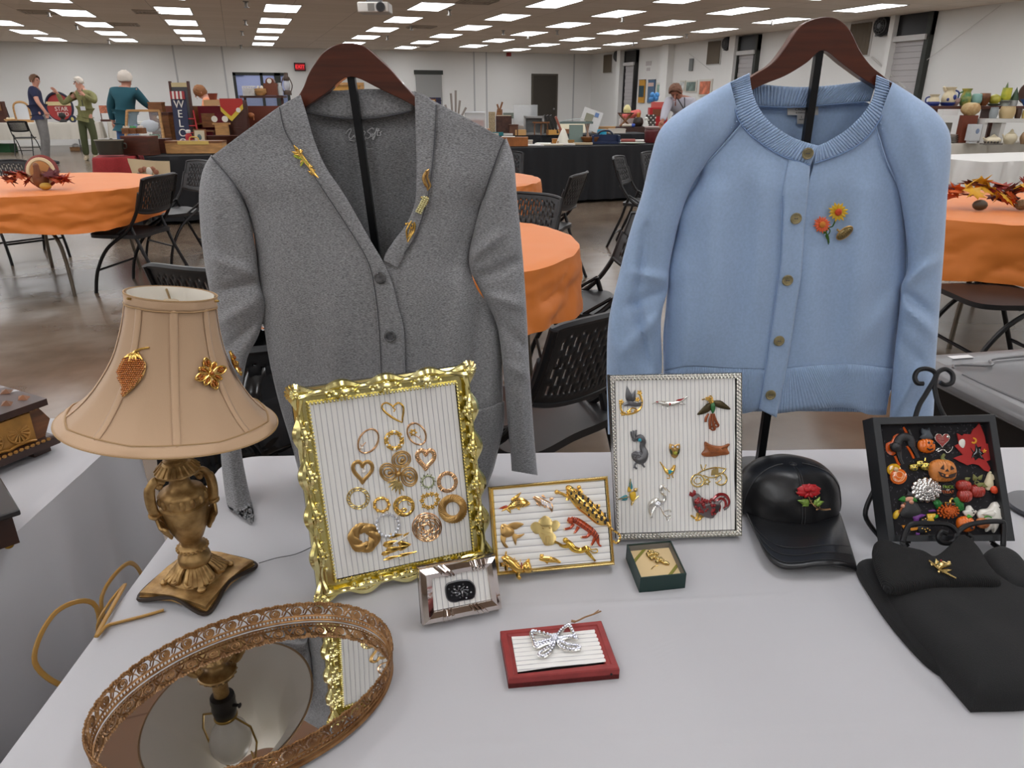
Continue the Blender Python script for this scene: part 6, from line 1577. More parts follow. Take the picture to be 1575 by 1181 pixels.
for i in range(4): p.tube('w', [(595 + 6 * i, 195 + 18 * i),(655,193 + 18 * i)], 2.5,16, sm=1)
p.ball('w', 690,200,14,.6,14).end()
p = HPin('large red felt bat pin with moon, star, witch and ghost on it', (950,330), r=('bat', redf), k=('witch', blk), y=('moon', mat('matte_gold', (226,160,40), .5)), w=('ghost', wht))
p.flat('r', [(990,68),(1018,125),(1045,200),(1055,262),(1090,265),(1097,420),(1060,432),(1098,500),(1082,532),(1040,520),(990,470),(930,455),(880,470),(800,432),(745,402),(790,385),(835,370),(800,330),(758,285),(800,262),(780,165),(830,190),(845,172),(912,175),(930,130),(962,108)], 10,6)
p.poly('k', [(955,265),(975,300),(1010,290),(1000,330),(1035,360),(1010,375),(1040,420),(985,400),(950,425),(940,390),(915,405),(925,360),(950,330)], 10,16,1).poly('k', [(905,300),(945,350),(925,345)], 8,16)
p.ring('y', 938,236,20,22,9, a0=-110, a1=150, w=18).poly('y', [(1040 + (24 if i % 2 else 11) * math.sin(i * PI / 5), 335 + (24 if i % 2 else 11) * math.cos(i * PI / 5)) for i in range(10)], 8,16).poly('w', [(800,235),(825,220),(850,230),(855,265),(840,305),(815,295),(795,265)], 10,16,2).end()
p = HPin('bright gold trio of little pumpkins pin left of the smiling pumpkin', (425,475), g=Bd(mat('lemon_gold', (230,204,112), .22,1, var=(300,.4))), k=('face', blk))
for (x, y, r) in ((365,490,46),(430,455,44),(475,480,54)): pumpkin(p, 'g', x, y, r, r * .85,5, r * .8); [p.ball('k', x + a, y + b, 8,.5, r * .85) for a, b in ((-12,-10),(14,-8),(0,16))]
p.tube('g', [(470,430),(475,400)], 8,20, sm=1).end()
p = HPin('largest pumpkin pin, terracotta jack-o-lantern with a carved grin', (630,510), o=('pumpkin', orand), g=('stem', mat('moss_stem', (110,116,60), .5)), k=('face', mat('carved_dark', (52,34,26), .7)))
pumpkin(p, 'o', 630,522,150,112,9,80); p.tube('g', [(635,425),(625,395),(645,368)], [22,16,13], 40).leaf('g', 615,425,670,430,30,12,50)
Y = 104
for q in ([(598,470),(565,512),(605,520)], [(668,478),(665,525),(700,512)], [(630,505),(610,538),(650,538)], [(545,535),(570,555),(610,572),(625,580),(650,572),(700,555),(720,545),(705,585),(665,600),(620,602),(575,585)]): p.poly('k', q, 8, Y)
p.flat('o', [(612,568),(640,568),(638,586),(614,586)], 10, Y).flat('o', [(575,560),(592,566),(588,578)], 10, Y).end()
p = HPin('round yellow and orange stacked pumpkin pin at the left edge of the Halloween box', (205,555), y=('back', mat('amber_resin', (214,160,30), .15, coat=.8)), o=('pumpkin', mat('orange_resin', (222,104,30), .15, coat=.8)), w=('line', mat('pale_line', (240,190,140), .4)), f=('face', mat('little_face', (206,170,130), .5)))
p.poly('y', [(180 + 66 * math.cos(t * PI / 10), 512 + 58 * math.sin(t * PI / 10)) for t in range(20)], 20, edge=.7).poly('o', [(218 + 80 * math.cos(t * PI / 10), 578 + 74 * math.sin(t * PI / 10)) for t in range(20)], 26,6, edge=.7).ball('f', 192,512,24,.6,18)
p.ring('w', 215,580,56,46,3,-15,32).ring('w', 222,560,34,30,3,20,33).tube('w', [(170,590),(215,620),(260,580)], 3,32).end()
p = HPin('silver beaded pumpkin pin, lower left middle of the Halloween box', (480,720), s=Bd(mat('bright_silver', (216,214,212), .16,1, var=(300,.3))))
for i in range(14):
    a = i * 2 * PI / 14
    for j in range(4): p.ball('s', 480 + (34 + 27 * j) * 1.05 * math.cos(a + j * .05), 705 + (28 + 22 * j) * math.sin(a + j * .05), 27 + j * 2,.8,30 - 8 * j)
p.ball('s', 478,690,26,.7,34).end()
p = HPin('small black round badge reading Trick or Treat', (698,700), k=('badge', blk))
p.poly('k', [(698 + 66 * math.cos(t * PI / 14), 700 + 62 * math.sin(t * PI / 14)) for t in range(28)], 10, edge=.8); o = p.end()
for txt, dy, m in (('TRICK', -22, mat('lime_ink', (150,190,50), .5)),('or', 3, mat('white_ink', (210,210,210), .5)),('TREAT', 26, mat('orange_ink', (210,100,40), .5))):
    q = p.q(698,700 + dy); text_mesh('lettering', txt, .0058 if dy else .004, MX.Translation((q[0], q[1], p.k * 10.5)), m, o, .0001, W=False)
p = HPin('cluster of three glossy red pumpkins pin with green leaves', (900,690), r=('pumpkin', mat('red_glaze', (164,48,36), .2, coat=.6)), g=('leaf', mat('olive_leaf', (112,112,56), .4)))
for (x, y, rx, ry) in ((840,665,78,58),(970,715,78,66),(850,760,76,66)): pumpkin(p, 'r', x, y, rx, ry, 6, rx * .8)
p.tube('g', [(860,715),(862,685)], 13,40, sm=1).leaf('g', 840,615,890,590,44,14,40).leaf('g', 935,620,910,555,46,14,50).leaf('g', 960,610,1000,560,40,14,50).leaf('g', 940,670,1020,640,44,14,60).leaf('g', 990,660,1050,680,36,14,50).ring('g', 940,640,20,16,6, w=60).end()
p = HPin('cream ghost-dog pin holding an orange ball, right edge of the Halloween box', (1105,635), w=Bd(mat('ivory_clay', (220,206,172), .5)), o=('ball', mat('red_orange', (214,70,30), .35)))
p.poly('w', [(1090,535),(1110,550),(1145,560),(1152,595),(1125,615),(1130,660),(1120,690),(1080,710),(1048,680),(1045,640),(1060,600),(1075,560)], 36,0,3).ball('w', 1095,540,14,.8,10).ball('o', 1128,705,40,.7,12).end()
p = HPin('green haired witch pin on a yellow broom, lower left of the Halloween box', (300,840), k=('dress', clay), g=('hair', mat('hair_green', (40,120,40), .5)), f=('face', flesh), y=('broom', yel), b=('handle', brn))
p.poly('k', [(270,770),(345,740),(380,800),(440,900),(420,960),(330,970),(240,950),(255,850)], 30,0,2).poly('k', [(260,765),(300,745),(290,685),(335,735),(385,760),(350,775)], 18,18,1).leaf('g', 290,790,215,800,60,20,16).leaf('g', 345,780,400,820,50,20,16).poly('f', [(275,785),(340,768),(362,790),(335,812),(285,815)], 26,16,2).ball('f', 335,822,22,.8,22).ball('f', 254,860,20,.8,22).tube('b', [(280,830),(245,880),(210,930)], 10,26).poly('y', [(215,895),(235,920),(205,980),(172,975),(175,925)], 24,10,2).end()
p = HPin('orange beaded pumpkin pin with green glitter leaves', (700,890), o=('bead', mat('orange_bead', (206,100,40), .2,.3)), g=('leaf', mat('green_glitter', (30,110,44), .3,.3, var=(900,.5))), y=('stem', goldy), k=('eye', blk))
p.poly('g', [(545,815),(600,795),(645,830),(635,865),(590,885),(565,850)], 22,8,1).poly('g', [(745,790),(790,770),(805,810),(845,830),(850,890),(800,915),(770,860)], 22,8,1)
for i in range(15):
    a = i * 2 * PI / 15
    for j in range(4): p.ball('o', 690 + (16 + 27 * j) * math.cos(a + j * .1), 908 + (10 + 18 * j) * math.sin(a + j * .1), 13,.9,44 - 9 * j, 6)
for q in ((665,848,705,838),(715,838,755,852)): p.leaf('k', *q, 22,8,40)
p.tube('y', [(705,825),(710,795),(730,785)], 10,30).tube('y', [(650,825),(690,830),(750,835)], 7,34).end()
p = HPin('purple bat wing and yellow boot witch-flight pin, bottom middle of the Halloween box', (475,960), p=('wing', pur), y=('boot', yel), g=('sole', mat('bright_green', (70,150,40), .4)), k=('hat', clay), d=('dot', goldy))
p.poly('p', [(345,960),(390,928),(450,935),(490,945),(450,965),(425,975),(410,1020),(375,1010),(370,980)], 16,4,1).poly('p', [(510,900),(570,890),(590,912),(520,915)], 10,4,1).poly('y', [(495,935),(580,930),(575,955),(545,960),(565,1010),(560,1030),(520,1025),(500,975)], 22,6,1).poly('g', [(560,950),(600,935),(605,965),(570,980)], 14,8,1).poly('k', [(440,985),(500,970),(510,1015),(450,1020)], 14,4,1)
for (x, y) in ((450,990),(475,980),(495,995),(465,1010)): p.ball('d', x, y, 7,.7,20)
p.end()
p = HPin('black cat pin with gold spangles and yellow triangles behind the easel hook', (400,1085), k=Bd(clay), y=('triangle', mat('matte_orange_yellow', (230,150,40), .45)), d=('spangle', goldy), p=('foot', pur))
p.poly('k', [(410,1040),(470,1055),(530,1070),(520,1105),(460,1120),(420,1100)], 20,0,2).flat('y', [(255,1042),(325,1042),(290,1098)], 12,2).flat('y', [(330,1070),(410,1060),(400,1085),(345,1095)], 12,2).poly('p', [(390,1110),(430,1115),(425,1145),(395,1140)], 12,2,1)
for (x, y) in ((445,1075),(470,1085),(495,1075),(515,1090),(480,1105)): p.ball('d', x, y, 8,.7,20)
p.end()
p = HPin('little white ghost popping out of an orange pumpkin pin', (880,980), w=('ghost', wht), o=('pumpkin', oran), g=('leaf', mat('fresh_green', (70,160,50), .4)), k=('face', blk))
pumpkin(p, 'o', 858,1030,92,78,5,60); p.poly('w', [(875,858),(910,855),(935,890),(972,905),(955,930),(930,960),(880,960),(845,930),(840,905),(865,895)], 34,4,2).leaf('g', 850,955,905,965,36,14,50)
for (x, y, r) in ((912,905,6),(930,900,6),(925,925,9)): p.ball('k', x, y, r, .6,36)
for (x, y, r) in ((855,1030,12),(905,1025,12),(885,1070,14)): p.ball('k', x, y, r, .5,72)
p.end()
p = HPin('largest white ghost pin hugging a peach pumpkin, lower right of the Halloween box', (1100,965), w=Bd(wht), o=('pumpkin', mat('peach_clay', (222,140,88), .45)), k=('eye', blk), g=('stem', mat('fresh_green', (70,160,50), .4)))
p.poly('w', [(1150,818),(1190,835),(1205,890),(1200,960),(1238,1000),(1190,1005),(1170,1060),(1130,1115),(1110,1080),(1060,1105),(1050,1040),(1000,990),(972,930),(1010,890),(1075,880),(1115,830)], 60,0,3,(1130,950)); pumpkin(p, 'o', 1025,1020,62,55,5,60)
p.leaf('w', 1120,930,985,940,60,30,50).tube('g', [(1010,970),(1040,955),(1080,970)], 6,62).leaf('w', 1195,990,1238,1000,30,14,10)
for (x, y) in ((1162,877),(1168,915)): p.ball('k', x, y, 10,.6,44)
p.end()
# ---------------------------------------------------------------- folding chairs
plas = mat('black_chair_plastic', (28,28,30), .42); ctube = mat('black_chair_tube', (22,22,24), .35,.3)
def holed(f, nu, nv, hole, th):
    vs = [f(i / nu, j / nv) for j in range(nv + 1) for i in range(nu + 1)]
    return MB().add(vs, [(j * (nu + 1) + i, j * (nu + 1) + i + 1,(j + 1) * (nu + 1) + i + 1,(j + 1) * (nu + 1) + i) for j in range(nv) for i in range(nu) if not hole(i, j)])
def hole_back(i, j):
    if i < 4 or i > 43 or j < 3 or j > 21: return False
    c = (i - 4) // 2; 
    if (i - 4) % 2: return False
    return (j - 3 + (2 if c % 2 else 0)) % 5 < 3
def make_chair():
    o = thing('folding_chair', 'x', 'chair')
    def back(u, v):
        x = (u - .5) * .43; y = -.215 - .085 * v - .045 * (1 - (2 * u - 1) ** 2) + .0; return (x, y, .575 + .255 * v - .012 * (2 * u - 1) ** 4 * (1 if v > .5 else -2))
    mesh('backrest', holed(back, 48,25, hole_back, .01), plas, o, solid=.008)
    rim = [back(k / 20,0) for k in range(21)] + [back(1, k / 10) for k in range(1,10)] + [back(1 - k / 20,1) for k in range(21)] + [back(0,1 - k / 10) for k in range(1,10)]
    mesh('backrest_rim', MB().tube(rim, .0105,6, True), plas, o)
    st = cr([(-.2,-.19),(-.225,.0),(-.19,.19),(0,.215),(.19,.19),(.225,0),(.2,-.19),(0,-.2)], 6, True)
    mb = MB(); mb.dome(st, .415,.022,(0,0), 4,.7); mb.prism(st, .405,.417)
    mesh('seat', mb, plas, o)
    for s in (-1,1):
        mesh('front_leg', MB().tube(cr([(s * .218,-.305,.82),(s * .218,-.24,.64),(s * .222,-.13,.47),(s * .226,.06,.33),(s * .23,.17,.16),(s * .232,.215,.0)], 6), .0125,8), ctube, o)
        mesh('rear_leg', MB().tube([(s * .2,-.135,.5),(s * .202,-.2,.30),(s * .206,-.33,.0)], .0125,8), ctube, o)
        mesh('seat_link', MB().tube([(s * .212,-.14,.5),(s * .212,.02,.405)], .009,6), ctube, o)
    mesh('stretcher', MB().tube([(-.228,.165,.17),(.228,.165,.17)], .009,6), ctube, o)
    mesh('stretcher', MB().tube([(-.205,-.285,.12),(.205,-.285,.12)], .009,6), ctube, o)
    return o
ch0 = None
def chair(x, y, fx, fy, label):
    global ch0
    M = MX.Translation((x, y, 0)) @ MX.Rotation(math.atan2(fy, fx) - PI / 2,4, 'Z')
    if ch0 is None:
        ch0 = make_chair(); ch0.matrix_world = M; WM[ch0.name] = M; ch0['label'] = label; ch0['group'] = 'black folding chairs around the hall'
        for c in ch0.children: WM[c.name] = M
    else: dup(ch0, M, label)
chair(-.85,6.04,-.9,.44, 'black folding chair in full view, pushed up to the orange table with the turkey')
chair(-.62,7.02,-.85,-.5, 'black folding chair behind the fully visible one, beside the black clothed table')
chair(-1.9,7.55,.5,-.86, 'black folding chair on the far side of the turkey table, its slatted back showing')
chair(.01,2.76,.62,.78, 'black folding chair peeking out left of the grey cardigan sleeve')
chair(1.43,3.05,-.93,.3, 'black folding chair leaning beside the blue cardigan, at the nearest orange table')
chair(2.12,5.2,-.75,.66, 'black folding chair against the long black tablecloth, right of the farther orange table')
chair(1.30,3.75,-.75,-.65, 'black folding chair just beyond the nearest orange table, mostly hidden')
chair(2.45,7.15,-.45,-.9, 'small far black folding chair in front of the long black tablecloth, by the grey sleeve')
chair(3.62,6.15,.75,-.65, 'black folding chair seen edge-on, half hidden by the left sleeve of the blue cardigan')
chair(4.15,6.55,.1,-1, 'black folding chair behind the edge-on one, cut off by the blue cardigan sleeve')
chair(3.49,2.46,-.94,.34, 'black folding chair at the right picture edge beside the orange table')
chair(.73,1.89,-.42,.9, 'nearest black folding chair, between the two cardigans behind the display table')
chair(.02,1.92,-.1,1, 'black folding chair behind the grey cardigan, covered by black plastic')
chair(-5.2,22.6,.1,1, 'black folding chair by the far white table, behind the man in navy')
chair(-6.75,22.2,.3,1, 'black folding chair at the left picture edge near the far white table')
# black plastic over the hidden chair
def bag(u, v):
    a = (u - .5) * .62; L = v * 1.25
    if L < .5: y, z = 1.62 - .03 * math.sin(L * 6), .36 + L
    elif L < .75: y, z = 1.62 + (L - .5), .86 - .25 * (L - .5)
    else: y, z = 1.87 + .1 * (L - .75), .80 - (L - .75) * .8
    n = .035 * NZ.noise((a * 7, L * 8,2)) + .018 * NZ.noise((a * 19, L * 21,6))
    return (.05 + a + n * .5, y - .02 + n + .06 * abs(a), z + n)
solo('plastic_bag', MB().grid(bag, 70,90), mat('black_plastic_film', (12,13,15), .16, coat=.4), 'glossy black plastic sheet draped over the chair behind the grey cardigan', 'plastic sheet', loc=(.05,1.7,.4), W=True)
# storage tote
o = thing('storage_bin', 'black plastic storage tote with a grey lid behind the shadow box', 'bin', (2.62,1.45,0), rz=rad(-9))
mb = MB(); sec = lambda w, d, z: [(-w, -d, z),(w, -d, z),(w, d, z),(-w, d, z)]
loft(mb, [sec(.34,.27,0), sec(.40,.33,.40)]); mesh('tub', mb, mat('tote_black', (20,20,22), .4), o, bev=.02)
mb = MB(); loft(mb, [sec(.43,.36,.385), sec(.44,.37,.40), sec(.44,.37,.43), sec(.41,.34,.445), sec(.36,.29,.447), sec(.34,.27,.437)])
mesh('lid', mb, mat('tote_lid_grey', (110,110,112), .35), o, bev=.012); mesh('lid_rib', MB().tube(cr([(-.36,.2,.447),(-.2,.2,.447),(-.12,.26,.447),(.3,.26,.447),(.36,.2,.447),(.36,-.2,.447),(.3,-.27,.447),(-.3,-.27,.447),(-.36,-.2,.447)], 5, True), .005,6), MATS['tote_lid_grey'], o)
mesh('sticker', MB().box((-.24,.30,.4475),(.09,.03,.001)), mat('white_sticker', (220,220,220), .5), o)

# ---------------------------------------------------------------- round tables in orange paper cloths
orange = mat('orange_table_cover', (222,126,46), .55, sheen=.1)
leg_m = mat('table_leg_steel', (120,112,100), .35,.8); topm = mat('table_edge_grey', (90,88,84), .5)
def round_table(cx, cy, r, label, seed, drop=.25):
    t = thing('round_table', 'round table under the ' + label, 'table', (cx, cy, 0), rz=seed)
    mesh('tabletop', MB().lathe([(0,.722),(r, .722),(r, .75),(0,.75)], n=64), topm, t)
    for sx in (-1,1):
        for sy in (-1,1): mesh('leg', MB().tube(cr([(sx * .36, sy * .12,.72),(sx * .38, sy * .18,.56),(sx * .45, sy * .33,.42),(sx * .45, sy * .36,.25),(sx * .47, sy * .38,0)], 6), .0135,8), leg_m, t)
    rr = random.Random(int(seed * 100)); ph = [rr.random() * 6 for _ in range(4)]
    def f(u, v):
        a = 2 * PI * u
        if v < .5: k = v / .5; q = k ** .7; return (cx + r * q * math.cos(a), cy + r * q * math.sin(a), .7545 + .0015 * NZ.noise((q * math.cos(a) * 6, q * math.sin(a) * 6, seed)))
        k = (v - .5) / .5
        fold = abs(((a * 7 + ph[0] + .5 * math.sin(a * 3 + ph[1])) / PI) % 2 - 1) - .5
        w = k ** .7 * (.035 * fold + .018 * NZ.noise((a * 6, k * 3, seed))) + .028 + .006 * k + .022 * min(1, k * 4) * abs(NZ.noise((a * 5 + k * 1.5, k * 2.6 - a, seed + 3))) - .012 * min(1, k * 4) * abs(NZ.noise((a * 11, k * 5 + a * 2, seed + 7)))
        d = drop * (1 + .09 * math.sin(a * 4 + ph[2]))
        return (cx + (r + w) * math.cos(a), cy + (r + w) * math.sin(a), .7545 - .002 - d * k + .006 * NZ.noise((a * 9, k * 4, seed)))
    solo('tablecloth', MB().grid(f, 220,44, cu=True), orange, label, 'tablecloth', W=True, loc=(cx, cy, .75), ang=28)
round_table(-1.46,6.45,.83, 'orange cover with the turkey centrepiece on top', 1.2)
round_table(.62,3.15,.76, 'nearest orange cover, showing right of the grey cardigan', 2.3,.27)
round_table(1.47,5.72,.77, 'small far orange cover between the grey cardigan and a black chair', 3.1)
round_table(4.22,3.14,.78, 'orange cover with autumn leaves, right of the blue cardigan', 4.4,.34)
# centrepieces
lm = [mat('leaf_crimson', (140,34,30), .6), mat('leaf_rust', (176,74,34), .6), mat('leaf_yellow', (226,170,40), .6), mat('leaf_maroon', (92,24,30), .6), mat('leaf_orange', (216,100,40), .6)]
MAPLE = [(0,-.5),(.06,-.16),(.34,-.26),(.28,-.1),(.5,.08),(.3,.1),(.34,.3),(.14,.2),(0,.52),(-.14,.2),(-.34,.3),(-.3,.1),(-.5,.08),(-.28,-.1),(-.34,-.26),(-.06,-.16)]
def maple(o, x, y, z, s, m, r):
    M = MX.Translation((x, y, z)) @ MX.Rotation(r.random() * 6.3,4, 'Z') @ MX.Rotation((r.random() - .5) * 1.8,4, 'X') @ MX.Rotation((r.random() - .5) * 1.2,4, 'Y')
    mb = MB(M); mb.add([(a * s, b * s, .12 * s * (a * a - b * b)) for a, b in MAPLE] + [(0,0,.05 * s)], [(i, (i + 1) % 16,16) for i in range(16)]); mesh('maple_leaf', mb, m, o, solid=.002)
r = random.Random(11)
ctr = onz(65,284,.785)
o = thing('centerpiece', 'round turkey ornament among red maple leaves on the left orange table', 'centerpiece', ctr, rz=rad(-YAW + 8))
mesh('turkey_disc', MB(MX.Translation((.01,.02,.088)) @ MX.Rotation(rad(78), 4, 'X')).lathe([(0,.012),(.1,.008),(.112,0),(.1,-.012),(0,-.014)], n=32), mat('turkey_maroon', (128,44,34), .5), o)
mb = MB(MX.Translation((.01,.012,.085)) @ MX.Rotation(rad(78), 4, 'X'))
mesh('tail_ring', MB(mb.M).lathe([(.072,.012),(.076,.018),(.092,.018),(.096,.012)], n=32), mat('turkey_cream', (222,200,160), .6), o); mesh('tail_ring', MB(mb.M).lathe([(0,.014),(.068,.016),(.07,.012)], n=32), mat('turkey_tan', (188,128,70), .6), o)
mesh('turkey_body', MB().ball((.01,-.03,.035),(.05,.04,.06), 14).ball((.01,-.05,.125),(.02,.02,.026), 10).tube([(.01,-.05,.06),(.012,-.055,.11),(.01,-.055,.135)], [.03,.02,.018], 8), mat('turkey_brown', (120,70,40), .5), o)
mesh('gourd', MB().ball((.05,-.07,-.004),(.04,.03,.025), 10), mat('gourd_yellow', (190,150,60), .5), o)
for k in range(20): s = -1 if k < 10 else 1; maple(o, s * (.07 + .12 * r.random()), -.03 + .07 * (r.random() - .5), .03 + .05 * r.random(), .10 + .03 * r.random(), lm[(0,1,3,0,4)[k % 5]], r)
ctr = onz(1535,314,.785)
o = thing('centerpiece', 'heap of yellow and red autumn leaves with pine cones on the right orange table', 'centerpiece', ctr, rz=rad(-YAW))
for k in range(46): maple(o, -.26 + .6 * r.random(), -.06 + .16 * r.random(), .025 + .09 * r.random(), .11 + .05 * r.random(), lm[(2,4,3,0,1,2,3)[k % 7]], r)
for k in range(4): mesh('pine_cone', MB().ball((.10 + .07 * k, -.05 + .03 * (k % 2), .003),(.035,.03,.03), 10), mat('cone_brown', (120,96,66), .8, bump=(90,1,.01)), o)
mesh('gourd', MB().ball((-.14,-.06,.003),(.04,.035,.03), 10), mat('gourd_dark', (70,60,44), .5), o)

# ---------------------------------------------------------------- people
skin_m = mat('skin', (206,150,128), .55); skin_t = mat('skin_tan', (160,104,82), .55)
def skinned(name, nodes, edges, m, parent, sub=2):
    """one continuous surface grown over a skeleton; nodes: name -> (point, radius)"""
    ks = list(nodes); me = bpy.data.meshes.new(name); I = WM[parent.name].inverted()
    me.from_pydata([tuple(I @ nodes[k][0]) for k in ks], [(ks.index(a), ks.index(b)) for a, b in edges], [])
    o = bpy.data.objects.new(name, me); COL.objects.link(o); o.parent = parent; WM[o.name] = WM[parent.name]
    sk = o.modifiers.new('skin', 'SKIN'); sk.use_smooth_shade = True
    for i, k in enumerate(ks):
        v = me.skin_vertices[0].data[i]; q = nodes[k][1]; v.radius = q if isinstance(q, tuple) else (q, q); v.use_root = i == 0
    sb = o.modifiers.new('sub', 'SUBSURF'); sb.levels = sub; sb.render_levels = sub
    me.materials.append(m); return o
def person(label, d0, J, look, shirt, pants, shoe, hairm, sk=skin_m, short=False, bald=0.0, hs=1.0, bob=False):
    """J: joint -> photo pixel and metres towards(-)/away from the camera, on the upright plane at depth d0"""
    ref = atd(*J['pelvis'][:2], d0)
    q = {k: onpl(v[0], v[1], ref + FH * (v[2] if len(v) > 2 else 0), -FH) for k, v in J.items()}
    for s in 'LR':
        for k in ('ankle', 'toe'):
            if k + s in q: q[k + s].z = max(q[k + s].z, .085 if k == 'ankle' else .035)
    o = thing('person', label, 'person', (q['pelvis'].x, q['pelvis'].y, 0))
    up = (q['head'] - q['neck']).normalized(); look = (RH * look[0] + FH * look[1] + Z * look[2]).normalized(); side = look.cross(Z).normalized()
    N = {'pelvis': (q['pelvis'], (.145,.115)), 'waist': (q['pelvis'].lerp(q['chest'], .5),(.14,.11)), 'chest': (q['chest'], (.155,.115)), 'collar': (q['chest'].lerp(q['neck'], .72),(.11,.085)), 'neck': (q['neck'], .056),
         'jaw': (q['head'] - up * .055 + look * .022,(.066 * hs, .072 * hs)), 'skull': (q['head'] + up * .02,(.082 * hs, .092 * hs)), 'top': (q['head'] + up * .075 - look * .008,(.058 * hs, .066 * hs))}
    E = [('pelvis', 'waist'),('waist', 'chest'),('chest', 'collar'),('collar', 'neck'),('neck', 'jaw'),('jaw', 'skull'),('skull', 'top')]
    for s in 'LR':
        if 'shoulder' + s in q:
            N['s' + s] = (q['shoulder' + s], .062); N['e' + s] = (q['elbow' + s], .046); N['w' + s] = (q['wrist' + s], .031); N['h' + s] = (q['wrist' + s].lerp(q['hand' + s], .6),(.034,.018)); E += [('collar', 's' + s),('s' + s, 'e' + s),('e' + s, 'w' + s),('w' + s, 'h' + s)]
        if 'knee' + s in q: N['hip' + s] = (q['hip' + s] - Z * .04,.075); N['k' + s] = (q['knee' + s], .06); N['a' + s] = (q['ankle' + s], .042); E += [('pelvis', 'hip' + s),('hip' + s, 'k' + s),('k' + s, 'a' + s)]
    b = skinned('body', N, E, sk, o)
    h = q['head']
    nose = MB().tube([h + look * .088 * hs + Z * .015, h + look * .112 * hs - Z * .022, h + look * .092 * hs - Z * .03], [.008,.014,.010], 6)
    mesh('nose', nose, sk, b, W=True)
    for t in (-1,1):
        mesh('ear', MB().ball(h + side * t * .084 * hs - Z * .01 - look * .01,(.012,.02,.032), 8), sk, b, W=True)
        mesh('eye', MB().ball(h + look * .083 * hs + side * t * .032 + Z * .012,(.012,.012,.008), 8), mat('eye_dark', (50,36,30), .3), b, W=True)
    mesh('mouth', MB().tube([h + look * .086 * hs - Z * .058 + side * .024, h + look * .09 * hs - Z * .06, h + look * .086 * hs - Z * .058 - side * .024], .005,5), mat('lip', (164,92,84), .5), b, W=True)
    # hair: a cap over the back and top of the skull
    F3 = frame_mx(h + up * .018, side, look)
    def hair(u, v):
        a = 2 * PI * u; p = PI * (.02 + v * (.62 if not bob else .80)); x, y, z = math.sin(p) * math.cos(a), math.sin(p) * math.sin(a), math.cos(p)
        f = 1.0
        if y > .15: p2 = p * (1 - .55 * min(1,(y - .15) * 1.6)); x, y, z = math.sin(p2) * math.cos(a), math.sin(p2) * math.sin(a), math.cos(p2)
        g = .012 * NZ.noise((x * 4, y * 4, z * 4))
        return F3 @ V(((.092 + g) * hs * x * (1.12 if bob else 1),(.103 + g) * hs * y, (.108 + g) * hs * z))
    mesh('hair', MB().grid(hair, 28,14, cu=True), hairm, o, W=True, solid=.012)
    for s in 'LR':
        if 'shoulder' + s not in q: continue
        w, hd = q['wrist' + s], q['hand' + s]; d = (hd - w).normalized(); sd = d.cross(FH).normalized() if abs(d.dot(FH)) < .9 else RH
        mb = MB(); palm = w + d * .07
        for j in range(4): c = palm + sd * (.027 - .018 * j); mb.tube([c - d * .03, c + d * .03, c + d * (.055 + .012 * (1 - abs(j - 1.2))) - FH * .012, c + d * (.07 + .016 * (1 - abs(j - 1.2))) - FH * .03], [.011,.0095,.0085,.007], 6)
        mb.tube([w + d * .03 + sd * .03, w + d * .06 + sd * .055, w + d * .085 + sd * .062], [.012,.010,.008], 6)
        mb.ball(w + d * .05,(.036,.03,.036), 10)
        mesh('hand', mb, sk, b, W=True)
    gr = .016
    S = {k: (N[k][0], tuple(x + gr for x in N[k][1]) if isinstance(N[k][1], tuple) else N[k][1] + gr) for k in ('pelvis', 'waist', 'chest', 'collar')}; SE = [('pelvis', 'waist'),('waist', 'chest'),('chest', 'collar'),('pelvis', 'hem')]; S['pelvis'] = (q['pelvis'].lerp(q['chest'], .2),(.165,.138)); S['hem'] = (q['pelvis'].lerp(q['chest'], .06),(.158,.132))
    S['nk'] = (q['neck'] - up * .03,.064); SE.append(('collar', 'nk'))
    for s in 'LR':
        if 's' + s not in N: continue
        S['s' + s] = (N['s' + s][0], .062 + gr * 1.3); SE.append(('collar', 's' + s)); e = N['e' + s][0]
        if short: S['e' + s] = (N['s' + s][0].lerp(e, .72), .066); SE.append(('s' + s, 'e' + s))
        else: S['e' + s] = (e, .046 + gr * 1.2); S['w' + s] = (N['w' + s][0], .044); SE += [('s' + s, 'e' + s),('e' + s, 'w' + s)]
    skinned('shirt', S, SE, shirt, o)
    if 'kneeL' in q or 'kneeR' in q:
        Pn = {'pelvis': (q['pelvis'] - Z * .05,(.135,.11)), 'waist': (q['pelvis'] + Z * .09,(.148,.122))}; PE = [('pelvis', 'waist')]
        for s in 'LR':
            if 'k' + s in N: Pn['hip' + s] = (N['hip' + s][0] - Z * .04,.1); Pn['k' + s] = (N['k' + s][0], .080); Pn['a' + s] = (N['a' + s][0] + Z * .01,.074); PE += [('pelvis', 'hip' + s),('hip' + s, 'k' + s),('k' + s, 'a' + s)]
        skinned('trousers', Pn, PE, pants, o)
        for s in 'LR':
            if 'toe' + s in q and shoe:
                a, t = q['ankle' + s].copy(), q['toe' + s].copy(); a.z = .05; t.z = .04
                mesh('shoe', MB().tube([a - (t - a).normalized() * .05, a, a.lerp(t, .6), t], [.042,.05,.047,.032], 10).tube([a + Z * .06, a], [.048,.05], 10), shoe, o, W=True)
    return o, q
polo = mat('navy_polo', (36,40,70), .85); grayp = mat('grey_trousers', (122,120,118), .85, var=(12,.1)); shoeb = mat('shoe_dark', (44,44,46), .6)
brh = mat('hair_brown', (96,66,44), .8, bump=(60,.8,.01)); whh = mat('hair_white', (214,204,192), .8, bump=(60,.6,.01)); auh = mat('hair_auburn', (142,92,52), .7, bump=(60,.8,.01)); gyh = mat('hair_greying', (120,84,66), .8)
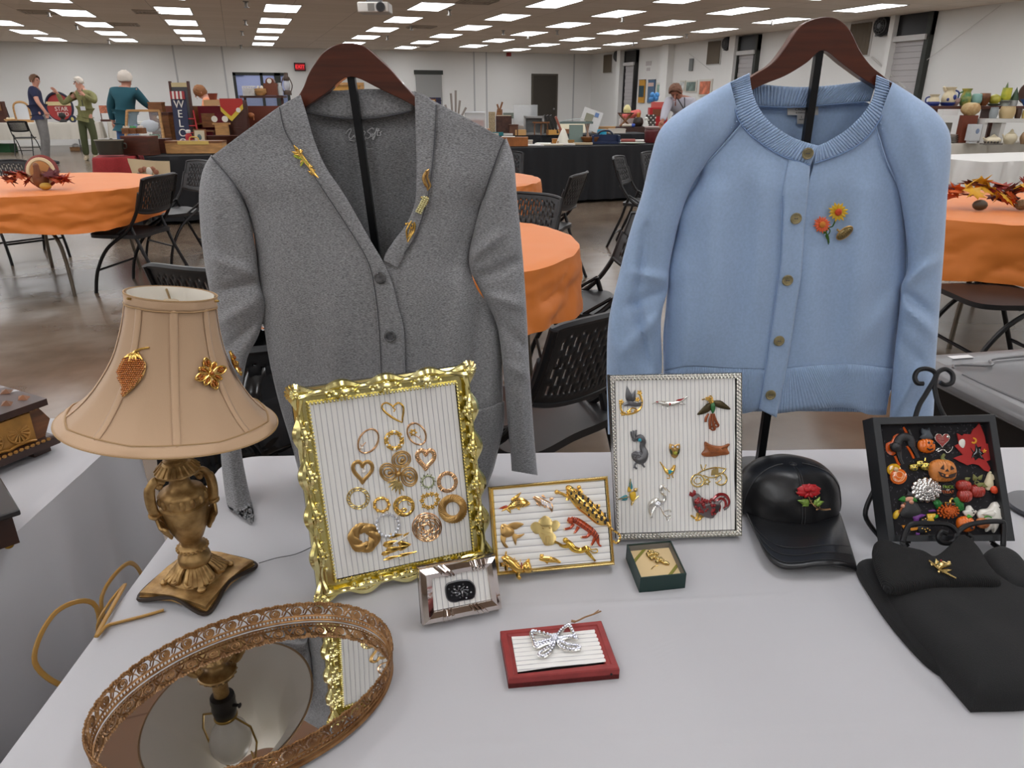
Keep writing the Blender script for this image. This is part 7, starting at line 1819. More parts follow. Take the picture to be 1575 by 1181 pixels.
person('person in navy polo and grey trousers standing with a hand on the hip', 15.5, dict(pelvis=(62,178), chest=(53.5,150), neck=(54,133), head=(53.5,124), shoulderL=(50,137,-.12), elbowL=(58,157,-.2), wristL=(69,171,-.18), handL=(73,179,-.16), shoulderR=(52,137,.14), elbowR=(60,156,.2), wristR=(66,170,.18), handR=(70,176,.16),
    hipL=(64,182,-.08), kneeL=(71,213,-.1), ankleL=(72.5,250,-.08), toeL=(91,253,-.1), hipR=(61,182,.08), kneeR=(68,213,.1), ankleR=(69,246,.16), toeR=(84,249,.16)),(.9,-.1,-.02), polo, grayp, shoeb, brh, short=True)
olive = mat('olive_striped_shirt', (132,130,84), .85, var=(60,.12), stretch=(1,1,.05)); olv2 = mat('olive_trousers', (78,84,54), .85); tan = mat('shoe_tan', (196,180,150), .7)
o, q = person('person with white hair in olive shirt and trousers gesturing with both hands', 16.6, dict(pelvis=(131,181), chest=(131,153), neck=(125.5,136), head=(121.5,127), shoulderR=(118,144), elbowR=(97,160,-.12), wristR=(88,143,-.2), handR=(80,135,-.22), shoulderL=(144,147), elbowL=(146,157,-.18), wristL=(129,146,-.3), handL=(120,138,-.3),
    hipR=(125,184), kneeR=(129,212,-.06), ankleR=(134,244), toeR=(132,248,-.22), hipL=(138,184), kneeL=(145,211), ankleL=(147,243,.05), toeL=(150,246,-.12)),(-.85,-.5,-.1), olive, olv2, tan, whh)
f_ = q['chest'] - FH * .15
mesh('lanyard', MB().tube([q['neck'] - FH * .09 + RH * .06, f_ - Z * .05, f_ - Z * .14], .008,5).tube([q['neck'] - FH * .09 - RH * .05, f_ - Z * .05], .008,5), mat('lanyard_dark', (60,60,62), .6), o, W=True); mesh('name_badge', MB().box(f_ - Z * .19 - FH * .02,(.11,.01,.085), MX.Rotation(rad(-YAW), 3, 'Z')), mat('badge_white', (226,226,232), .5), o, W=True)
h = q['head'] - RH * .06 - FH * .06
mesh('glasses', MB().tube([h - RH * .03 + Z * .02, h + RH * .02 + Z * .02 - FH * .04, h + RH * .12 + Z * .022], .005,5), black, o, W=True)
teal = mat('teal_sweater', (38,86,98), .9, bump=(80,.4,.004)); jean = mat('blue_jeans', (58,92,140), .85)
person('person with white hair in a teal sweater and jeans, back turned, reaching right', 10.7, dict(pelvis=(195,192), chest=(192,158), neck=(193,133), head=(192.5,122.5), shoulderL=(176,141), elbowL=(170,165,.02), wristL=(174,186,.05), handL=(177,195,.05), shoulderR=(208,141), elbowR=(222,157,.1), wristR=(234,167,.2), handR=(241,170,.24),
    hipL=(188,196), kneeL=(191,245), ankleL=(196,297), toeL=(196,296,.22), hipR=(203,196), kneeR=(206,245), ankleR=(209,297), toeR=(211,296,.22)),(.2,.98,-.05), teal, jean, shoeb, whh)
peach = mat('peach_top', (232,150,110), .85)
person('person with an auburn bob in a peach top bending over the antiques', 12.5, dict(pelvis=(333,186), chest=(325,165), neck=(317,150), head=(309,142), shoulderL=(319,156,-.16), elbowL=(315,170,-.25), wristL=(313,182,-.35), handL=(311,188,-.38), shoulderR=(328,157,.16), elbowR=(322,172,.2), wristR=(318,184,.2), handR=(315,189,.2),
    hipL=(332,188,-.08), kneeL=(332,226,-.08), ankleL=(334,266), toeL=(328,268,-.1), hipR=(336,188,.08), kneeR=(336,226,.08), ankleR=(338,264,.1), toeR=(332,266,.1)),(-.85,-.3,-.5), peach, jean, shoeb, auh, bob=True)
shirtg = mat('pale_grey_shirt', (176,174,184), .85)
o, q = person('person in a pale grey shirt with a lanyard bending over the far tables', 10.8, dict(pelvis=(1054,192,.25), chest=(1050,166,.05), neck=(1046,150), head=(1039.5,141,-.08), shoulderL=(1063,155), elbowL=(1069,176,-.1), wristL=(1060,194,-.3), handL=(1055,201,-.35), shoulderR=(1029,156), elbowR=(1023,172,-.15), wristR=(1019,186,-.35), handR=(1016,193,-.4),
    hipL=(1061,195,.25), kneeL=(1058,240,.2), ankleL=(1052,290,.3), toeL=(1049,290,.1), hipR=(1048,195,.25), kneeR=(1045,240,.2), ankleR=(1040,290,.3), toeR=(1036,290,.1)),(-.25,-.7,-.66), shirtg, grayp, shoeb, gyh, sk=skin_t)
f_ = q['chest'] - FH * .15
mesh('lanyard', MB().tube([q['neck'] - FH * .08 - RH * .06, f_ - Z * .03], .008,5).tube([q['neck'] - FH * .08 + RH * .05, f_ - Z * .03], .008,5), MATS['lanyard_dark'], o, W=True)
# ---------------------------------------------------------------- vendors' tables and what stands on them
WP = lambda a, b, z=T: V((a, b, z))
clothb = mat('black_tablecloth', (20,21,25), .85); clothr = mat('red_tablecloth', (146,34,36), .8, var=(120,.15)); clothw = mat('ivory_tablecloth', (204,198,186), .85); clothn = mat('brown_tablecloth', (62,40,34), .85)
def vendor(x0, x1, y0, y1, m, label, drop=.70, z=.75, seed=1.0, legs=False, wave=.02):
    solo('tablecloth', draped(x0, x1, y0, y1, drop, seed, (), z, wave, toP=WP, nper=260), m, label, 'tablecloth', W=True, loc=((x0 + x1) / 2,(y0 + y1) / 2, z))
    if legs: fold_table(x0, x1, y0, y1, 'bare-legged folding table below the ' + label.split(',')[0], WP, z)
vendor(-1.0,2.28,9.12,9.88, clothb, 'black floor-length cloth behind the orange turkey table, carrying antiques', seed=1.1)
vendor(2.62,5.7,9.2,9.96, clothb, 'long black floor-length cloth seen between the two cardigans', seed=2.2)
vendor(-1.52,-1.11,9.08,9.92, clothr, 'red dotted cloth over the low black stand under the dark oval pot', .24,.752,3.3)
solo('plinth', MB().box((0,0,.3725),(.34,.78,.745)), clothb, 'black stand beneath the red dotted cloth', 'stand', loc=(-1.315,9.5,0))
vendor(-1.6,2.3,11.2,11.95, clothb, 'black cloth of the second antiques row with the red and blue sign', seed=4.1)
vendor(4.4,7.3,12.3,13.05, clothb, 'black cloth of the row behind the long black table', seed=5.2)
vendor(8.0,11.4,15.3,16.05, clothn, 'dark brown cloth on the farthest table before the side wall', seed=6.1)
vendor(-8.4,-3.6,23.6,24.35, clothw, 'ivory cloth along the far wall behind the man in navy', .42, seed=7.1, legs=True)
vendor(-3.4,-1.6,23.7,24.45, clothw, 'ivory cloth along the far wall, right of the person in olive', .42, seed=8.1, legs=True)
vendor(9.2,12.6,7.9,9.2, clothw, 'cream cloth under the pottery near the right wall', seed=9.1)
vendor(7.7,10.6,5.9,6.9, mat('white_sheet', (216,214,210), .85), 'white sheet draped in deep folds at the right edge, before the pottery', .66,.70,9.7, wave=.06)
ZS = .757
woods = {'w': mat('oak_brown', (124,78,40), .5, var=(9,.25), stretch=(1,1,5)), 'd': mat('dark_mahogany', (74,36,22), .45, var=(9,.25), stretch=(1,1,5)), 'p': mat('light_pine', (186,140,86), .5, var=(9,.2), stretch=(1,1,5)), 'k': mat('near_black_item', (32,30,28), .5)}
C = {}
def c(r, g, b, rough=.5, **k):
    key = (r, g, b, rough)
    if key not in C: C[key] = mat('tint_%02x%02x%02x' % (r, g, b),(r, g, b), rough, **k)
    return C[key]
def item(name, label, cat, px, py, z, parts, rz=0, group=None, lift=.0, y=None):
    """parts are drawn in photo-pixel sizes at the distance where (px, py) meets the surface of height z"""
    p = onz(px, py, z) if y is None else onpl(px, py, V((0, y, 0)), V((0,-1,0)))
    if y is not None: p.z = z
    s = dep(p) / FPX
    o = thing(name, label, cat, (p.x, p.y, p.z + .002 + lift), group, rz=rad(-YAW + rz)) if len(parts) > 1 else None
    for (pn, m, fn) in parts:
        mb = MB(MX.Scale(s, 4)); fn(mb)
        if o is not None: mesh(pn, mb, m, o)
        else:
            q = mesh(name, mb, m); M = MX.Translation((p.x, p.y, p.z + .002 + lift)) @ MX.Rotation(rad(-YAW + rz), 4, 'Z'); q.matrix_world = M; WM[q.name] = M; setp(q, label, cat, group)
    return o
bx = lambda w, d, h, x=0, y=0, z=0: (lambda b: b.box((x, y, z + h / 2),(w, d, h)))
lt = lambda prof, x=0, y=0, z=0, n=20: (lambda b: b.lathe([(r, h) for r, h in cr(prof, 4)], (x, y, z), n))
def many(*f):
    def g(b):
        for q in f: q(b)
    return g
def board(w, h, t, tilt=8, x=0, z=0): return lambda b: b.box((x, 0, z + h / 2),(w, t, h), MX.Rotation(rad(-tilt), 3, 'X'))
handle = lambda x0, z0, z1, r=1.2, d=5: (lambda b: b.tube(cr([(x0,0, z0),(x0 + d, 0, z0 + (z1 - z0) * .25),(x0 + d, 0, z0 + (z1 - z0) * .8),(x0,0, z1)], 4), r, 6))
# far wall tables
FY = 24.0
item('mirror', 'arched table mirror in a tan wooden frame behind the man in navy', 'mirror', 37,185, ZS, [('frame', woods['p'], many(bx(27,5,4), lambda b: b.tube(cr([(-11,0,3),(-11.5,0,20),(-8,0,27),(0,0,29),(8,0,27),(11.5,0,20),(11,0,3)], 4), 1.6,6))),('glass', c(226,230,234,.05), bx(20,1,23, z=3))], y=FY)
item('mantel_clock', 'dark wooden cased clock at the left end of the far white table', 'clock', 4,183, ZS, [('case', woods['d'], bx(14,8,30)),('face', c(150,110,70), bx(9,1,9, y=-4.4, z=17))], y=FY)
item('basket', 'shallow basket of pale eggs on the far white table', 'basket', 17,187, ZS, [('bowl', woods['p'], lt([(4,0),(8,3),(8.5,5)])),('egg', c(226,212,180), many(*[lambda b, i=i: b.ball((-4 + 4 * i, 0,5),(2.2,2.2,2.6), 8) for i in range(3)]))], y=FY - .15)
o = item('advertising_sign', 'round red feed advertising sign with navy rim leaning behind two people', 'sign', 95,182, ZS, [('disc', c(158,44,42), lambda b: b.cyl((0,2,18),(0,0,18.2), 19.5, n=40)),('rim', c(30,34,56), lambda b: b.tube([(20 * math.cos(k * PI / 20), .6,18.2 + 20 * math.sin(k * PI / 20)) for k in range(40)], 1.8,6, True)),('band', c(208,188,140), bx(38,.6,5.5, y=-.6, z=20))], y=FY + .1, lift=.06)
s_ = mpp(V(WM[o.name].translation))
for t_, x_, z_, k_ in (('STAR', 3,15,8.5),('FEED', 4,7.5,8)): text_mesh('lettering', t_, k_ * s_, MX.Translation((x_ * s_, -.9 * s_, z_ * s_)) @ MX.Rotation(PI / 2,4, 'X'), c(222,200,190), o, .01, W=False)
item('bust', 'small dark bust in front of the round red sign', 'figurine', 97,185, ZS, [('figure', woods['k'], lt([(5,0),(5,2),(2.5,5),(5,8),(4,12),(0,14)]))], y=FY - .2)
item('plaque', 'small navy round plaque with a yellow emblem beside the olive shirt', 'plaque', 112,185, ZS, [('disc', c(40,50,76), lambda b: b.cyl((0,1,4.5),(0,0,4.5), 5.5, n=24)),('emblem', c(200,184,110), lambda b: b.ball((0,-.3,4.2),(2.4,.5,2.8), 10))], y=FY - .2)
item('game_board', 'red checked board on a little wooden rack on the far table', 'board', 163,185, ZS, [('panel', mat('red_check', (186,112,84), .6, var=(30,.5)), bx(13,1.5,11, z=12)),('rack', woods['d'], many(bx(14,5,3), bx(1,1,20, x=-6), bx(1,1,20, x=6)))], y=FY)
item('crate', 'green plastic crate under the far white table', 'crate', 8,228,0, [('body', c(30,84,46), bx(26,18,12))], y=FY)
item('carton', 'small brown carton with crumpled white paper under the far table', 'carton', 116,222,0, [('body', c(160,118,76), bx(14,10,5)),('paper', c(230,228,224), lambda b: b.ball((0,0,7),(5,4,3.4), 8))], y=FY)
item('mirror_stand', 'dark easel behind the clock at the left picture edge', 'easel', 12,184, ZS, [('leg', woods['k'], lambda b: b.tube([(-3,0,0),(0,2,22)], .8,5).tube([(4,0,0),(0,2,22)], .8,5))], y=FY + .2)
# first black row, left
item('pot', 'dark green-brown oval pot with a pale rim on the red cloth', 'pot', 173,245,.77, [('body', c(50,46,36,.45), lambda b: b.lathe([(18.5,0),(20,8),(21.5,21),(20,21.5),(18.6,4),(0,4)], n=28, sy=.6)),('rim', c(140,136,120), lambda b: b.tube([(21.5 * math.cos(k * PI / 14), 13 * math.sin(k * PI / 14), 21.3) for k in range(28)], .8,5, True)),('ear', c(50,46,36,.45), lambda b: b.tube(cr([(21,0,17),(25,0,16),(25,0,10),(20.5,0,9)], 3), 1,5))], y=9.26)
item('wooden_chest', 'reddish brown wooden chest behind the cream tote bag', 'chest', 220,243, ZS, [('body', woods['d'], bx(46,24,25)),('lid', mat('cherry_wood', (104,50,30), .4, var=(9,.2)), bx(47,25,2.5, z=25))], rz=-12, y=9.34)
item('wooden_box', 'dark wooden box beside the reddish chest, before the long case', 'box', 253,238, ZS, [('body', woods['d'], bx(22,16,18)),('lid', woods['d'], bx(24,18,3, z=18))], rz=-10, y=9.6)
for i in range(3): item('wooden_tray', ('left', 'middle', 'right')[i] + ' one of three little wooden trays of trinkets on the reddish chest', 'tray', 203 + 11 * i, 243, ZS, [('tray', woods['w'], bx(10,12,8)),('trinket', c((200,60,210)[i], (190,140,200)[i], (170,80,190)[i]), many(*[lambda b, j=j: b.ball((-3 + 3 * j, -1 + j % 2 * 2,9),(2,2,2.4), 6) for j in range(3)]))], lift=27.6 * .0082, y=9.34)
item('iron', 'old flat iron and scale parts behind the dark oval pot', 'iron', 174,237, ZS, [('body', woods['d'], bx(26,8,9)),('dial', c(206,200,184), lambda b: b.cyl((-8,-4,8),(-8,-5,8), 4, n=16)),('handle', woods['k'], lambda b: b.tube(cr([(-4,0,9),(-2,0,19),(4,0,20),(8,0,9)], 4), 1,5))], y=9.72)
o = item('tote_bag', 'cream canvas tote bag with a printed skull and flowers', 'bag', 231,272,.44, [('bag', c(206,186,150,.85), lambda b: b.grid(lambda u, v: ((u - .5) * (58 + 6 * v), -3 + 2.5 * math.sin(u * 7) * v + 6 * (abs(u - .5) * 2) ** 4, v * 42 - 4 * v * u), 24,12)),('skull', c(214,206,190), lambda b: b.ball((3,-5.5,24),(5,1,6), 10).ball((3,-5.5,18),(3,1,3), 8)),('flower_print', c(150,96,70), lambda b: [b.ball((x, -5, z),(4.5,1,4), 8) for x, z in ((-10,25),(13,23),(-4,27),(9,27))]),('leaf', c(96,98,104), lambda b: [b.ball((x, -5, z),(4,.9,3), 8) for x, z in ((-9,16),(12,16),(2,13),(-14,19))])], rz=-2, y=8.96)
s_ = mpp(V(WM[o.name].translation)); text_mesh('lettering', 'BOT', 6.5 * s_, MX.Translation((-5 * s_, -6.2 * s_, 5 * s_)) @ MX.Rotation(PI / 2,4, 'X'), c(120,60,50), o, .004, W=False)
item('instrument_case', 'long oak case with brass band and handle on the black cloth', 'case', 304,236, ZS, [('body', woods['p'], bx(84,24,15)),('lid', woods['w'], bx(85,25,3, z=15)),('brass_band', c(216,186,104,.3), bx(46,1,5, y=-12.6, z=13)),('handle', c(206,170,84,.3), lambda b: b.tube(cr([(-7,-6,18),(-5,-6,23),(5,-6,23),(7,-6,18)], 3), 1,5))], rz=4, y=9.45)
# second row, left
R2 = 11.45
item('display_case', 'slanted oak framed glass display case with jewelry before the teal sweater', 'display case', 223,221, ZS, [('frame', woods['p'], lambda b: [b.tube(q, 2.2,4) for q in ([(-30,0,2),(-22,8,50)], [(30,0,2),(27,8,50)], [(-22,8,50),(27,8,50)], [(-30,0,2),(30,0,2)])]),('glass', mat('case_glass', (225,235,240), .03, alpha=.22), lambda b: b.add([(-29,0,3),(29,0,3),(26,8,49),(-21,8,49)], [(0,1,2,3)])),('plant', c(70,110,66), lambda b: [b.ball((8 + 3 * (k % 5), 6,6 + 4 * (k // 5)),(2.5,2,2.5), 6) for k in range(15)]),('bag', c(200,204,210), lambda b: b.ball((6,12,28),(14,5,9), 10))], y=R2 - .2)
for (n_, lab, cat, px, w, h, m) in (('wooden_box', 'small oak box on top of the display row, right of the teal sweater', 'box', 251,20,12, 'w'),): item(n_, lab, cat, px, 221, ZS, [('body', woods[m], bx(w, 12, h)),('lid', woods[m], bx(w + 1,13,2, z=h))], y=R2, lift=.42)
item('cabinet', 'tall narrow oak cabinet with little bells between display case and sign', 'cabinet', 257,222, ZS, [('body', woods['w'], bx(24,14,42)),('cornice', woods['d'], bx(27,16,4, z=42)),('bell', c(226,220,206,.2), lambda b: [b.ball((-6 + 3 * (k % 2), -8,12 + 9 * k),(2,2,2.4), 8) for k in range(4)])], y=R2)
o = item('welcome_sign', 'tall navy welcome board with red and white stripes on top', 'sign', 285,222, ZS, [('board', c(32,38,70), board(22,77,2.5,6)),('stripe', c(160,44,48), many(*[lambda b, i=i: b.box((-9 + 6 * i, .2,71),(3,3,11), MX.Rotation(rad(-6), 3, 'X')) for i in range(4)])),('white_stripe', c(220,214,206), many(*[lambda b, i=i: b.box((-6 + 6 * i, .2,71),(3,3,11), MX.Rotation(rad(-6), 3, 'X')) for i in range(3)]))], y=R2 - .28, rz=-3)
s_ = mpp(V(WM[o.name].translation))
for i, t_ in enumerate('WELCOME'[:5]): text_mesh('lettering', t_, 15.5 * s_, MX.Translation((0,(-5.6 + (56 - 13.5 * i) * .105) * s_, (58 - 13.5 * i) * s_)) @ MX.Rotation(rad(90 - 6), 4, 'X'), c(226,222,214), o, .006, W=False)
item('chalkboard', 'slate board in a brown wooden frame behind the striped welcome sign', 'chalkboard', 289,222, ZS, [('slate', c(60,60,62), board(26,86,2,4)),('frame', woods['d'], many(board(3,88,4,4,-14), board(3,88,4,4,14))),('header', c(204,186,140), lambda b: b.box((0,3,83),(24,3,6)))], y=R2 + .15, rz=-4)
redp = c(176,40,44)
item('toy_ladder', 'red painted toy ladder frame leaning by the welcome sign', 'ladder', 302,224, ZS, [('rail', redp, lambda b: b.tube([(-6,0,0),(-10,4,50)], 1.2,5).tube([(6,0,0),(2,4,50)], 1.2,5)),('rung', redp, lambda b: [b.tube([(-6 - .08 * z, z * .08, z),(6 - .08 * z, z * .08, z)], 1,5) for z in (8,18,28,38)])], y=R2 - .36)
item('toy_lantern', 'small red lantern with a white collar on the second antiques row', 'lantern', 293,226, ZS, [('body', redp, lt([(5,0),(5,14),(3,17),(2,20)])),('collar', c(226,222,216), lt([(3.4,18),(3.6,22),(0,23)]))], y=R2 - .4)
item('cupboard', 'maroon backed wooden cupboard shelf below the woman in peach', 'cupboard', 334,222, ZS, [('side', woods['w'], many(bx(3,16,52, x=-26), bx(3,16,52, x=26))),('back', c(124,28,44), bx(52,2,52, y=8)),('shelf', woods['w'], many(bx(52,16,3), bx(52,16,2.5, z=26)))], y=R2 + .2)
item('doll_chair', 'miniature ladder-back wooden chair inside the maroon cupboard', 'toy chair', 325,224, ZS, [('back', woods['w'], lambda b: b.box((0,4,30),(20,2,20))),('seat', woods['w'], bx(20,12,2, z=14)),('leg', woods['d'], many(*[bx(2,2,15, x=x, y=y) for x in (-9,9) for y in (-5,5)]))], y=R2 - .2, lift=.04)
item('clock_figure', 'pair of small pale dials on a rustic cut-out stand', 'figurine', 345,222, ZS, [('stand', woods['p'], many(bx(20,4,22), bx(26,5,2.5, z=22))),('dial', c(232,226,212), lambda b: b.cyl((-9,-1,30),(-9,-2,30), 4.5, n=16)),('dial', c(232,226,212), lambda b: b.cyl((7,-1,30),(7,-2,30), 4.5, n=16))], y=R2 - .3, lift=.06)
item('framed_print', 'small gilt framed ship print leaning on the second row', 'picture', 310,226, ZS, [('frame', woods['w'], board(19,24,2,10)),('print', c(196,184,156), lambda b: b.box((0,-1.2,12),(15,1,20), MX.Rotation(rad(-10), 3, 'X'))),('ship', c(84,104,108), lambda b: b.ball((0,-2,12),(3.4,.5,5), 8))], y=R2 - .5)
item('dough_bowl', 'wide dark wooden dough bowl beside the grey cardigan shoulder', 'bowl', 342,226, ZS, [('bowl', woods['d'], lambda b: b.lathe([(16,0),(24,8),(27,14),(25.6,14),(15,2.5),(0,2)], n=28, sy=.6))], y=R2 - .48)
item('hat_block', 'terracotta flower pot on a tan block above the cupboard', 'pot', 338,222, ZS, [('pot', c(140,66,44), lt([(5,8),(7,16),(7.4,17),(0,17)])),('block', c(206,164,116), bx(26,12,8))], y=R2 + .1, lift=.5)
item('barrel', 'tall brown ribbed barrel basket with a red and yellow cloth on its rim', 'basket', 370,222, ZS, [('body', mat('ribbed_brown', (72,38,28), .5, bump=(60,.6,.01), stretch=(.1,.1,1)), lt([(15,0),(17,26),(17.5,54),(16,62)], n=24)),('cloth', c(178,44,36), lambda b: b.grid(lambda u, v: (-17 + 34 * u, -18.5 + 3 * abs(2 * u - 1), 64 - v * (10 + 16 * (1 - abs(2 * u - .9)))), 14,8)),('fringe', c(214,184,60), lambda b: b.grid(lambda u, v: (-17 + 34 * u, -19.2 + 3 * abs(2 * u - 1), 55 - 16 * (1 - abs(2 * u - .9)) - v * 7), 14,4)),('badge', c(230,226,214), lambda b: b.cyl((11,-20,48),(11,-21,48), 3.4, n=14))], y=R2 - .1)
item('wall_shelf', 'spindle wooden stand carrying a clock, baskets and a lantern under the window', 'stand', 414,222, ZS, [('top', woods['d'], bx(66,16,3, z=62)),('shelf', woods['d'], bx(66,16,3, z=30)),('post', woods['d'], many(*[bx(3,3,62, x=x) for x in (-28,28)])),('apron', woods['w'], bx(64,2,22, y=6, z=6))], y=R2 + .3)
SL = 65.2
up_ = lambda n, lab, cat, px, parts: item(n, lab, cat, px, 222, ZS, [(a, m, (lambda b, f=f: (setattr(b, 'M', b.M @ MX.Translation((0,0, SL))), f(b)))) for a, m, f in parts], y=R2 + .3)
up_('wire_basket', 'white wire basket on the spindle stand', 'basket', 394, [('basket', c(220,216,210), lambda b: [b.tube([(-8,-5, z),(8,-5, z),(8,5, z),(-8,5, z)], .9,4, True) for z in (1,4,7,10,13)] + [b.tube([(x, -5,0),(x, -5,13)], .8,4) for x in range(-8,9,4)]),('liner', c(226,224,220), bx(14,8,11))])
up_('basket', 'oval woven basket with white eggs on the spindle stand', 'basket', 410, [('body', woods['p'], lambda b: b.lathe([(6,0),(9.5,4),(9,10),(0,10)], n=18, sy=.7)),('egg', c(226,216,200), lambda b: [b.ball((x, 0,11),(2.4,2.4,3), 8) for x in (-2,3)])])
up_('mantel_clock', 'brown mantel clock with a white dial on the spindle stand', 'clock', 427, [('case', mat('clock_wood', (112,56,30), .4), many(bx(19,9,17), lambda b: b.cyl((0,4,18),(0,-4,18), 6.5, n=20))),('dial', c(234,230,220), lambda b: b.cyl((0,-4,20),(0,-5,20), 3.4, n=18))])
up_('glass_jar', 'clear glass jar between mantel clock and oil lantern', 'jar', 440, [('jar', mat('clear_jar', (226,230,230), .08, alpha=.55), lt([(4,0),(4.2,10),(2.6,14),(2.8,17),(0,17)]))])
up_('oil_lantern', 'rusty oil lantern with a glass chimney by the wooden hanger', 'lantern', 451, [('base', c(74,56,44), lt([(6,0),(5.5,5),(3,7),(0,7)])),('chimney', mat('lamp_glass', (222,224,228), .08, alpha=.6), lt([(3.2,7),(5,13),(3.2,20),(0,20)])),('cap', c(74,56,44), lt([(4.4,20),(4.4,24),(2.6,28),(2.6,31),(0,31)])),('side_tube', c(74,56,44), lambda b: [b.tube(cr([(s * 5,0,4),(s * 8,0,14),(s * 4,0,25)], 4), .8,5) for s in (-1,1)])])
item('toy_goat', 'little brown and white animal figure on the lower shelf of the spindle stand', 'figurine', 392,222, ZS, [('body', c(160,96,54), lambda b: b.ball((0,-2,40),(6,3,4), 8).ball((-6,-2,45),(2.4,2,3), 8).tube([(-4,-2,33),(-4,-2,40)], 1,5).tube([(4,-2,33),(4,-2,40)], 1,5)),('patch', c(224,216,204), lambda b: b.ball((-5,-3.4,42),(2.6,2,3), 8))], y=R2 - .1)
# seen under the left hanger and past it
item('spindle_stand', 'golden wooden stand seen under the wooden hanger of the grey cardigan', 'frame', 536,222, ZS, [('frame', woods['p'], many(bx(60,6,4, z=78), bx(4,6,80, x=-28), bx(4,6,80, x=28))),('panel', c(202,150,70), bx(50,2,20, z=58))], y=11.6)
o = item('grid_rack', 'black wire grid rack holding two framed portraits behind the grey shoulder', 'rack', 655,215,0, [('wire', woods['k'], lambda b: [b.tube([(x, 0,0),(x, 0,96)], .6,4) for x in range(-26,27,6)] + [b.tube([(-26,0, z),(26,0, z)], .6,4) for z in range(4,97,8)]),('cloth', c(48,48,84), bx(50,1,60, y=1.5, z=36))], y=16.0, lift=0)
for i, px in enumerate((639,663)): item('framed_portrait', ('left', 'right')[i] + ' cream matted portrait on the wire grid rack', 'picture', px, 215,0, [('frame', woods['w'], bx(20,1.4,28, y=-4, z=66)),('mat_board', c(206,180,140), bx(17,.6,25, y=-5, z=67.5)),('portrait', c(92,78,64), lambda b: b.ball((-2,-5.5,82),(2,.4,4), 8).ball((3,-5.5,82),(2,.4,4), 8))], y=16.0)
item('picture', 'gold patterned picture under the right portrait on the wire grid', 'picture', 664,215,0, [('panel', mat('gold_pattern', (150,104,44), .6, var=(40,.4)), bx(22,1.2,22, y=-4, z=42))], y=16.0)
# long black table between the cardigans
M2 = 12.6; M1 = 9.55
item('twig_vase', 'silvery twigs in a vase past the grey cardigan shoulder', 'vase', 700,210, ZS, [('vase', c(150,150,150), lt([(4,0),(6,8),(3,16)])),('twig', c(150,140,132), lambda b: [b.tube([(0,0,14),(x, 0,30),(x * 1.5,0, h)], [.9,1.6,1.8], 5) for x, h in ((-9,44),(-3,60),(2,64),(6,50),(12,40))])], y=M2)
item('plastic_bin', 'clear plastic bin of orange baskets past the grey shoulder', 'bin', 731,209, ZS, [('bin', mat('clear_bin', (222,224,226), .15, alpha=.4), bx(30,18,32)),('contents', mat('orange_stuff', (176,92,52), .7, var=(60,.5)), bx(26,14,22)),('lid', c(226,226,228), bx(32,20,2, z=32))], y=M2)
item('tin', 'tall printed tan tin beside the dark brown book', 'tin', 757,208, ZS, [('tin', mat('printed_tan', (168,148,116), .5, var=(50,.3)), bx(10,10,33))], y=M2)
item('book', 'tall dark brown leather books standing past the grey shoulder', 'book', 775,208, ZS, [('cover', mat('leather_brown', (74,44,32), .5, var=(20,.3)), bx(24,14,27)),('page', c(190,176,150), bx(22,12,1, z=27))], y=M2)
item('driftwood', 'little wooden figure with antler on the tan tin row', 'figurine', 768,204, ZS, [('figure', woods['w'], lambda b: b.tube([(0,0,26),(1,0,36)], [5,4], 8).tube([(0,0,34),(-3,0,43)], 1.4,5).tube([(1,0,34),(5,0,46)], 1.4,5))], y=M2 + .2, lift=0)
item('framed_print', 'white matted small landscape behind the dark books', 'picture', 782,205, ZS, [('frame', c(220,220,218), board(24,36,2,6)),('print', c(120,130,120), lambda b: b.box((0,-1.4,26),(16,1,8)))], y=M2 + .36)
item('acrylic_case', 'large clear acrylic case before the brown door', 'display case', 808,207, ZS, [('case', mat('acrylic', (230,232,234), .08, alpha=.35), bx(36,22,42)),('ornament', c(180,150,120), bx(24,10,8, z=4)),('base', c(210,210,208), bx(38,24,3))], y=M2 + .08)
item('shadow_crate', 'grey painted open wooden crate facing the aisle', 'crate', 821,206, ZS, [('frame', c(150,150,148), many(bx(31,10,3), bx(31,10,3, z=24), bx(3,10,27, x=-14), bx(3,10,27, x=14))),('back', c(112,114,114), bx(28,1,24, y=4.5, z=2))], y=M2 - .2)
item('doll_table', 'tiny reddish wooden table in front of the grey crate', 'toy table', 832,212, ZS, [('top', woods['w'], bx(26,8,2, z=17)),('leg', woods['w'], many(*[bx(1.6,1.6,17, x=x) for x in (-10,0,10)]))], y=M2 - .34)
for i, (px, w, h, col) in enumerate([(752,30,4,(200,190,176)),(763,22,5,(30,110,116)),(800,17,8,(200,156,100)),(775,26,3,(214,210,204)),(850,18,7,(214,160,80))]): item('book' if h < 6 else 'small_box', ['pale flat book at the grey cardigan shoulder edge', 'teal book beside the grey cardigan shoulder', 'small tan box before the grey crate', 'white flat book beside the teal book', 'small yellow wooden box by the leaning black books'][i], 'book' if h < 6 else 'box', px, 212, ZS, [('body', c(*col), bx(w, 10, h))], y=M2 - .28, rz=5 * i)
item('book_rack', 'row of leaning black and red books on a tilted rack', 'book rack', 850,212, ZS, [('book', woods['k'], lambda b: [b.box((-8 + 5 * k, 0,15),(3,12,28), MX.Rotation(rad(-24), 3, 'Y')) for k in range(3)]),('red_book', c(160,90,74), lambda b: b.box((9,0,14),(3,12,26), MX.Rotation(rad(-24), 3, 'Y')))], y=M2 - .25)
item('paper_stack', 'cream papers spread behind the grey-green birdhouse', 'paper', 880,205, ZS, [('sheet', c(222,214,186), board(40,18,1,30))], y=M2)
